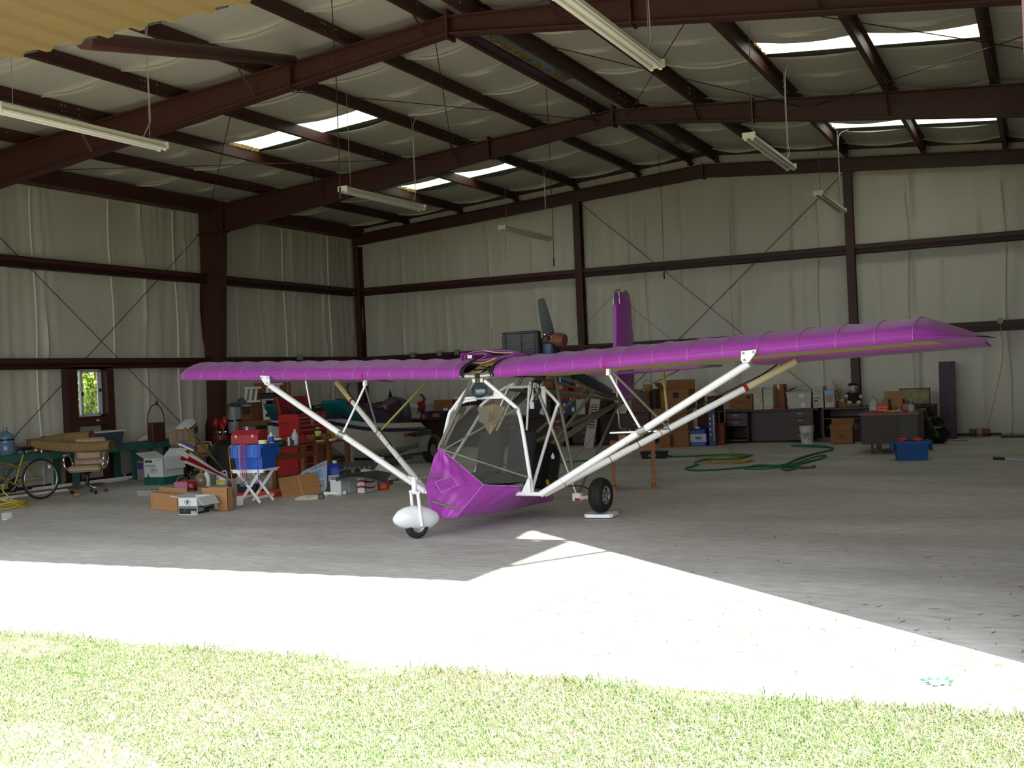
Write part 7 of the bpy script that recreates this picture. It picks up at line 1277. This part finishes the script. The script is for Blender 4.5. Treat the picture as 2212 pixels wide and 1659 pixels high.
for x in (-.11, .11):
    for y in (-.04, .04): MB().tube([(x, y, .26), (x*1.1, y, .0)], .012, 6).build('leg', M_WIRE, rn)
for s in (-1, 1): MB().tube([(-.17, s*.02, .48), (-.15, s*.06, .58), (-.20, s*.09, .66)], .007, 5).build('antler', M_WIRE, rn)
wbg = MB(); wbg.grid(lambda a, b: (.2*math.cos(6.28*a)*(1-.5*b)*(1+.15*math.sin(19*a+3*b)), .13*math.sin(6.28*a)*(1-.5*b), .34*b+.03*math.sin(13*a)*b), 22, 6, .004); tag(wbg.build('plastic_sack', mat('thin_plastic', 'A9A8A0'), loc=(aty(922, 880, -.75).x, -.72, DZT), smooth=50), 'crumpled white plastic sack beside the emblem carton', 'sack')
# boxes seen through the tail tubes
cb = thing('clear_bin', 'grey clear plastic bin of papers on the desk behind the cabin', 'storage bin', (aty(1165, 900, -1.0).x, -.8, DZT)); wv_ = (aty(1192, 900, -1).x-aty(1140, 900, -1).x)/2; MB().loft([[(-wv_*.92, -.2, 0), (wv_*.92, -.2, 0), (wv_*.92, .2, 0), (-wv_*.92, .2, 0)], [(-wv_, -.22, .32), (wv_, -.22, .32), (wv_, .22, .32), (-wv_, .22, .32)]]).build('body', mat('smoky_plastic', '3E4246', .3, trans=.2), cb); MB().cbox(-wv_-.02, wv_+.02, -.24, .24, .32, .345, .006).build('lid', pm('4A4E50', .4), cb); MB().box(-.02, .09, -.215, -.21, .05, .18, M=RY(.5)).build('paper_sheet', M_PAPER, cb)
ZL = DZT+.35
carton('purple and pink printed carton on the clear bin', 0, 0, 0, 0, 0, 0, loc=(aty(1185, 865, -.95).x, -.95, ZL), dims=(.27, .25, .27), m=pm('6A1A3A', .5), tape=False, pr=(('f', 0, 1, .45, 1, pm('1E1E5A')), ('f', .1, .8, .32, .44, M_PAPER)))
bx('plain brown carton standing upright behind the purple carton', 1176, 1198, 812, 900, y=-.55, m=M_CARD2)
deco_box('dark blue carton with snowball pictures on the desk behind the tail tubes', 1200, 1232, 862, 895, '1E2A66', pr=(('f', .2, .35, .65, .85, M_PAPER), ('f', .55, .7, .55, .75, M_PAPER), ('f', .4, .65, .3, .6, pm('A8502A')), ('f', .4, .65, .1, .32, pm('A8B0C0')), ('f', .05, .2, .1, .3, M_PAPER)))
deco_box('bright red gift carton with a gold seal stacked above the blue carton', 1202, 1228, 829, 861, '8A1216', z=DZT+.345, pr=(('f', .05, .55, .7, .95, pm('B09A5A')),)); deco_box('navy gift bag on top of the red gift carton', 1200, 1234, 806, 829, '16245A', z=DZT+.675, d=.2, pr=(('f', .25, .35, .1, .9, M_PAPER),))
deco_box('green gift carton with white figures beside the snowball carton', 1232, 1245, 868, 894, '0E4A2A', pr=(('f', .3, .7, .25, .6, M_PAPER),)); deco_box('red snowflake gift carton stacked on the green one', 1229, 1243, 850, 867, '9A1418', z=DZT+.285, pr=(('f', 0, 1, .78, 1, M_PAPER), ('f', .2, .35, .3, .5, M_PAPER), ('f', .6, .75, .4, .6, M_PAPER), ('f', .4, .52, .1, .25, M_PAPER)))
deco_box('red foil gift bag with a tree print behind the tail tubes', 1236, 1266, 806, 848, '9A1220', y=-.7, d=.15, z=DZT+.47, pr=(('f', .3, .5, .3, .7, pm('C8A8A0')),)); bx('brown carton under the red foil bag', 1244, 1282, 850, 894, y=-.68, m=M_CARD2); deco_box('pale grey carton standing beside the green gift carton', 1245, 1264, 861, 894, 'A8A8A2', y=-1.08, d=.05)
deco_box('stack of red shoe boxes under the desk behind the tail tubes', 1195, 1218, 902, 950, '5A1018', y=-1.25, z=0.0, d=.1) if False else None
zc = 0.0
for k in range(5):
    carton(['lowest', 'second', 'third', 'fourth', 'topmost'][k]+' of the red boxes stacked on the floor before the dark desk', 0, 0, 0, 0, 0, 0, loc=(aty(1218, 940, -1.35).x, -1.36, k*.125), dims=(.26, .18, .122), m=pm('6A1A22', .5), tape=False, name='red_box', pr=(('f', .3, .7, .35, .65, pm('8A8078')),), group='red boxes stacked before the dark desk')
# dresser, basket, tin, papers
dr_ = thing('small_dresser', 'small brown wooden chest of drawers on the desk behind the tail', 'chest', (aty(1365, 893, -1.0).x, -1.0, DZT)); dw = aty(1404, 893, -1.0).x-aty(1365, 893, -1.0).x
MB().cbox(0, dw, .0, .38, 0, .46, .006).build('case', mat('chest_wood', '5A3A22', .6, var=.15, scale=3), dr_)
for k in range(2): d_ = MB().cbox(.02, dw-.06, -.012, .004, .03+k*.21, .22+k*.21, .004).build('drawer', MATS['chest_wood'], dr_); MB().ell((dw*.42, -.025, .125+k*.21), (.015, .015, .015), 8, 6).build('knob', M_SILVER, d_)
MB().box(dw-.05, dw-.0, -.006, 0, 0, .46).build('side_stile', MATS['chest_wood'], dr_)
bk2 = lath('wicker_basket', 'small tan basket with a wire handle on the wooden chest', 'basket', (aty(1400, 850, -.85).x, -.85, DZT+.46), [(0, 0), (.085, 0), (.105, .15), (.098, .15), (.08, .01), (0, .01)], mat('tan_wicker', '9A7444', .8, var=.2, scale=40), 18); MB().tube([(.1*math.cos(a_), 0, .15+.09*math.sin(a_)) for a_ in [math.pi*k/12 for k in range(13)]], .004, 5).build('handle', M_BLACK, bk2)
lath('round_tin', 'dark red round tin leaning by the tan basket', 'tin', (aty(1379, 850, -.8).x, -.82, DZT+.46), [(0, 0), (.10, 0), (.10, .03), (.095, .03), (.09, .045), (0, .05)], pm('6A1A18', .4), 20, tilt=None)
ob2 = thing('dark_box', 'tall dark cabinet standing beside the wooden chest', 'cabinet', (aty(1407, 893, -.8).x, -.8, DZT)); MB().cbox(0, .12, 0, .3, 0, .50, .006).build('case', pm('2A1A16', .6), ob2); MB().box(.01, .11, -.004, 0, .05, .45).build('door', pm('321F19', .6), ob2)
pp = thing('framed_paper', 'white framed sheet leaning on the desk below the tail post', 'frame', (aty(1342, 893, -1.05).x, -1.05, DZT), .0); MB().box(-.11, .11, -.006, .006, 0, .20, M=RX(-.3) @ RY(.12)).build('sheet', M_PAPER, pp); MB().box(-.08, .08, -.008, -.006, .03, .17, M=RX(-.3) @ RY(.12)).build('inner_print', pm('A09C92', .7), pp)
cl = thing('dark_figurine', 'dark shaggy stuffed toy on the desk beside the slotted board', 'toy', (aty(1312, 890, -.9).x, -.9, DZT)); MB().ell((0, 0, .10), (.16, .1, .11), 14, 10).build('body', mat('dark_shag', '241A16', .95, bump=.8, bscale=60), cl, smooth=60); MB().ell((.1, -.05, .20), (.08, .07, .08), 12, 8).build('head', MATS['dark_shag'], cl, smooth=60); MB().ell((.14, -.11, .19), (.025, .02, .02), 8, 6).build('snout', pm('6A5A4A'), cl)
bx('long brown carton lying behind the dark stuffed toy', 1285, 1335, 848, 862, y=-.6, z=DZT+.0, m=M_CARD2) if False else bx('long brown carton behind the dark stuffed toy', 1288, 1338, 848, 890, y=-.62, m=pm('4A2E1C', .8))
# ================================================================ hanging fluorescent fixtures
M_FIX = mat('white_enamel_fixture', 'DCDAC6', .4); M_TUBE = mat('fluorescent_tube', 'E6E6DC', .25)
def fixture(label, x, y0, y1, z=4.55):
    r = thing('hanging_light', label, 'light fixture', (x, (y0+y1)/2, z), 0, 'strip lights hung from the roof'); L_ = (y1-y0)/2
    MB().loft([[(-.045, s, .055), (.045, s, .055), (.045, s, .02), (.085, s, -.02), (.08, s, -.024), (0, s, .005), (-.08, s, -.024), (-.085, s, -.02), (-.045, s, .02)] for s in (-L_, L_)]).build('housing', M_FIX, r)
    for s in (-1, 1):
        MB().box(-.085, .085, s*L_-.01, s*L_+.01, -.025, .055).build('end_plate', M_FIX, r)
        for x_ in (-.045, .045): MB().cbox(x_-.018, x_+.018, s*L_*.985-.015, s*L_*.985+.015, -.05, -.01, .005).build('lamp_holder', M_FIX, r)
        zt = rc(x)-.02-z; MB().tube([(0, s*L_*.82, .055), (0, s*L_*.82, zt)], .005, 4).build('hanger_chain', M_GALV, r)
    for x_ in (-.045, .045): MB().tube([(x_, -L_*.97, -.03), (x_, L_*.97, -.03)], .016, 8).build('tube_lamp', M_TUBE, r, smooth=50)
    MB().tube(cat_pts([(.03, L_*.70, .055), (.05, L_*.76, .2), (.02, L_*.82, .35), (.015, L_*.82, zt*.75), (.04, L_*.85, zt*.95), (.2, L_*.9, zt)], 5), .006, 5).build('power_cord', mat('grey_cord', 'A8A498', .6), r)
    MB().box(-.02, .0, -.08, .04, .054, .060).build('cover_screw_plate', M_GALV, r)
fixture('white strip light hung nearest the tan door, above the open side', 6.20, -16.0, -13.6); fixture('white strip light hung above the left wing behind the middle frame', 6.20, -9.75, -7.35); fixture('small looking white strip light hung near the back wall corner', 6.15, -4.1, -1.7)
fixture('large white strip light hung at the top of the picture', 12.45, -16.0, -13.55); fixture('white strip light hung below the rear frame', 12.42, -9.65, -7.0); fixture('white strip light hung far back near the endwall column', 12.3, -4.1, -1.5)
# pull cords
for (x, y, zb, lab) in ((8.37, -13.06, 3.75, 'long hanging cable with a black tip before the middle frame'), (8.57, -7.23, 3.36, 'long hanging cable with a black tip above the propeller'), (8.45, -.95, 3.55, 'hanging cable with a black tip before the back wall')):
    r = thing('hanging_cable', lab, 'cable', (x, y, 0)); MB().tube([(0, 0, rc(x)-.06), (.01, .01, (rc(x)+zb)/2), (0, 0, zb)], .006, 5).build('cable', M_ROD, r); MB().tube([(0, 0, zb+.14), (0, 0, zb)], .013, 6).build('tip', M_BLACK, r)
# conduit and boxes on the back wall girt
cd_ = thing('conduit', 'grey electrical conduit with boxes along the back wall rail', 'conduit', (0, -.03, 2.27)); MB().tube([(-.0, 0, -.03), (8.3, 0, -.03)], .014, 6).build('pipe', mat('dark_conduit', '5A5248', .5, .4), cd_)
for px_ in (893, 950, 988, 1092, 1150): x = aty(px_, 770, -.03).x; MB().cbox(x-.06, x+.06, -.05, .02, -.08, .05, .008).build('junction_box', M_GALV, cd_)
c3 = thing('conduit', 'grey conduit with a round box on the rail at the far side', 'conduit', (0, -.03, 2.27)); MB().tube([(12.4, 0, .0), (18.1, 0, 0)], .014, 6).build('pipe', MATS['dark_conduit'], c3); x = aty(2161, 698, -.03).x; MB().lathe([(0, 0), (.06, 0), (.06, .05), (0, .05)], 16, M=TR(x, 0, 0) @ RX(math.pi/2)).build('round_box', pm('8A8874'), c3)
tag(MB().tube(cat_pts([(x, -.08, 2.25), (x+.02, -.1, 1.6), (x-.12, -.1, .9), (x-.28, -.15, .3), (x-.42, -.3, .02), (x-1.2, -1.0, .012), (14.4, -1.4, .012)], 8), .007, 5).build('yellow_drop_cord', mat('yellow_cord', 'A88A1E')), 'yellow cord dropping from the round box to the floor', 'cord')
# flat outlet and hanging hook bits on the side wall girt
cd2 = thing('conduit', 'grey conduit with boxes along the side wall rail', 'conduit', (.07, 0, 2.27)); MB().tube([(0, -5.2, .0), (0, -.1, 0)], .014, 6).build('pipe', MATS['dark_conduit'], cd2)
for px_ in (644,): y = atx(px_, 775, 0.03).y; MB().cbox(-.03, .06, y-.07, y+.07, -.06, .07, .008).build('junction_box', M_GALV, cd2)
# ================================================================ lawn blades, weeds, bushes
def blades(name, n, x0, x1, y0, y1, label, cols, hmin, hmax, dens=None):
    X = RNG.uniform(x0, x1, n); Y = RNG.uniform(y0, y1, n)
    k = np.ones(n, bool) if dens is None else RNG.uniform(0, 1, n) < dens(X, Y); X, Y = X[k], Y[k]; n = len(X)
    A = RNG.uniform(0, 2*np.pi, n); H = RNG.uniform(hmin, hmax, n); Ln = RNG.uniform(.6, 3.2, n)*H; W_ = RNG.uniform(.0012, .0026, n)
    c, s = np.cos(A), np.sin(A); zb = -.065+0*X; v = np.empty((n, 5, 3))
    for i, (t, w_) in enumerate(((0, 1), (.55, .9))):
        cx, cy, cz = X+c*Ln*t*t, Y+s*Ln*t*t, zb+H*(t*(1.6-.6*t))
        v[:, 2*i, 0] = cx-s*W_*w_; v[:, 2*i, 1] = cy+c*W_*w_; v[:, 2*i, 2] = cz; v[:, 2*i+1, 0] = cx+s*W_*w_; v[:, 2*i+1, 1] = cy-c*W_*w_; v[:, 2*i+1, 2] = cz
    v[:, 4, 0] = X+c*Ln; v[:, 4, 1] = Y+s*Ln; v[:, 4, 2] = zb+H*.95*np.clip(1.15-Ln/H*.35, .25, 1)
    me = bpy.data.meshes.new(name); base = np.arange(n)*5
    loops = np.stack([base, base+1, base+3, base+2, base+2, base+3, base+4], 1).ravel(); ls = np.stack([np.arange(n)*7, np.arange(n)*7+4], 1).ravel(); lt_ = np.tile([4, 3], n)
    me.vertices.add(n*5); me.vertices.foreach_set('co', v.ravel()); me.loops.add(n*7); me.loops.foreach_set('vertex_index', loops); me.polygons.add(n*2); me.polygons.foreach_set('loop_start', ls); me.polygons.foreach_set('loop_total', lt_); me.update(calc_edges=True); me.validate()
    ca = me.color_attributes.new('blade_tint', 'FLOAT_COLOR', 'POINT'); cc = np.array([rgb(h)[:3] for h in cols]); pick = RNG.integers(0, len(cols), n)
    patch_ = .5+.5*np.sin(X*2.1+1.3*np.sin(Y*1.7))*np.sin(Y*2.6+X*.7); pick = np.where(RNG.uniform(0, 1, n) < patch_*.75, RNG.integers(0, len(cols)//2, n), pick)
    col = np.ones((n, 5, 4)); col[:, :, :3] = (cc[pick]*RNG.uniform(.75, 1.2, (n, 1)))[:, None, :]; ca.data.foreach_set('color', col.ravel())
    me.materials.append(M_BLADE_G); o = bpy.data.objects.new(name, me); COL.objects.link(o); return tag(o, label, 'grass', kind='stuff')
m = bpy.data.materials.new('grass_blades'); m.use_nodes = True; nt = m.node_tree; b = nt.nodes['Principled BSDF']; at_ = nt.nodes.new('ShaderNodeAttribute'); at_.attribute_name = 'blade_tint'; nt.links.new(at_.outputs['Color'], b.inputs['Base Color']); b.inputs['Roughness'].default_value = .6; b.inputs['Specular IOR Level'].default_value = .25; M_BLADE_G = m
COLS = ['7E9A5E', '8CA66E', '98B07C', '6C8A56', 'C0B89C', 'A8987A', 'CFC8B2', '8A7A5E']
blades('lawn_grass', 150000, 8.3, 16.6, -20.95, -18.55, 'short sunlit lawn grass along the slab edge', COLS, .012, .042, lambda X, Y: np.clip((Y > -18.62+.5-0.12*np.sin(X*3)-.4)*0+.95-.55*((np.sin(X*1.3+2)*np.sin(Y*3.1+X)) > .55)-.5*(Y > -18.72+.06*np.sin(7*X)), .1, 1))
blades('lawn_fringe', 6000, 8.3, 16.6, -18.74, -18.5, 'ragged grass fringe growing over the slab edge', COLS, .04, .09, lambda X, Y: .5+.5*np.sin(X*5)*np.sin(X*1.7))
wdp = at(2030, 1497, -.05); wd2 = thing('broadleaf_weed', 'small blue-green broadleaf weed at the slab edge', 'weed', wdp)
for k in range(11):
    a_ = k*2*math.pi/11; L_ = .06+.03*(k % 3)/2
    MB().grid(lambda s, t: ((.01+L_*s)*math.cos(a_)-(t-.5)*.03*math.sin(math.pi*min(1, s+.05))*math.sin(a_), (.01+L_*s)*math.sin(a_)+(t-.5)*.03*math.sin(math.pi*min(1, s+.05))*math.cos(a_), .01+.05*math.sin(1.7*s)), 5, 2, .001).build('leaf', mat('weed_leaf', '4E7A62', .6), wd2)
# dry straw litter on the slab
lv = MB()
for k in range(260):
    x = RNG.uniform(12.6, 17); y = RNG.uniform(-18.3, -12.5) if k % 2 else RNG.uniform(-18.4, -16.6); a_ = RNG.uniform(0, 3.14); L_ = RNG.uniform(.01, .035); lv.box(-L_, L_, -.002, .002, .001, .004, M=TR(x, y, 0) @ RZ(a_))
tag(lv.build('straw_litter', mat('straw', '8A7A52', .9)), 'dry straw bits blown over the concrete', 'litter', kind='stuff')
def bush(label, p, r, h, n, cols, seed):
    g = np.random.default_rng(seed); o = thing('leafy_bush', label, 'bush', p, 0, 'bushes outside the window')
    for k in range(7):
        a_ = k*.9; MB().tube([(0, 0, 0), (r*.3*math.cos(a_), r*.3*math.sin(a_), h*.45), (r*.6*math.cos(a_), r*.6*math.sin(a_), h*.85)], [.04, .025, .01], 5).build('stem', pm('4A3A28', .9), o)
    for ci, c in enumerate(cols):
        m_ = len(cols); nn = n//m_; t = g.uniform(0, 6.283, nn); ph = np.arccos(g.uniform(-1, 1, nn)); rr = g.uniform(.55, 1, nn)**.5
        px_ = r*rr*np.sin(ph)*np.cos(t); py_ = r*rr*np.sin(ph)*np.sin(t); pz_ = h*.52+h*.5*rr*np.cos(ph); mb = MB(); V = []; F = []
        for i in range(nn):
            a = Vector(g.normal(size=3)).normalized(); b = a.cross(Vector(g.normal(size=3))).normalized(); L_ = g.uniform(.06, .13); c0 = Vector((px_[i], py_[i], pz_[i])); q = len(V)
            V += [tuple(c0-a*L_), tuple(c0+b*L_*.35), tuple(c0+a*L_), tuple(c0-b*L_*.35)]; F.append((q, q+1, q+2, q+3))
        mb.v = V; mb.f = F; tag(mb.build('foliage', mat('leaf_'+c, c, .5), o), kind='stuff')
    return o
bush('bright green leafy bush close outside the window', (-5.2, -4.3, -.06), 1.5, 3.6, 5200, ['7E9A2E', '9AB03E', '5E7A26'], 5); bush('yellow green leafy bush outside the far side of the window', (-6.3, -1.3, -.06), 1.6, 3.8, 5200, ['8AA038', 'AABA50', '5A7428'], 6); bush('darker green bush beyond the other bushes outside the window', (-9.3, -2.4, -.06), 2.2, 4.6, 5200, ['5A7A2A', '6E8A34', '465E22'], 7)
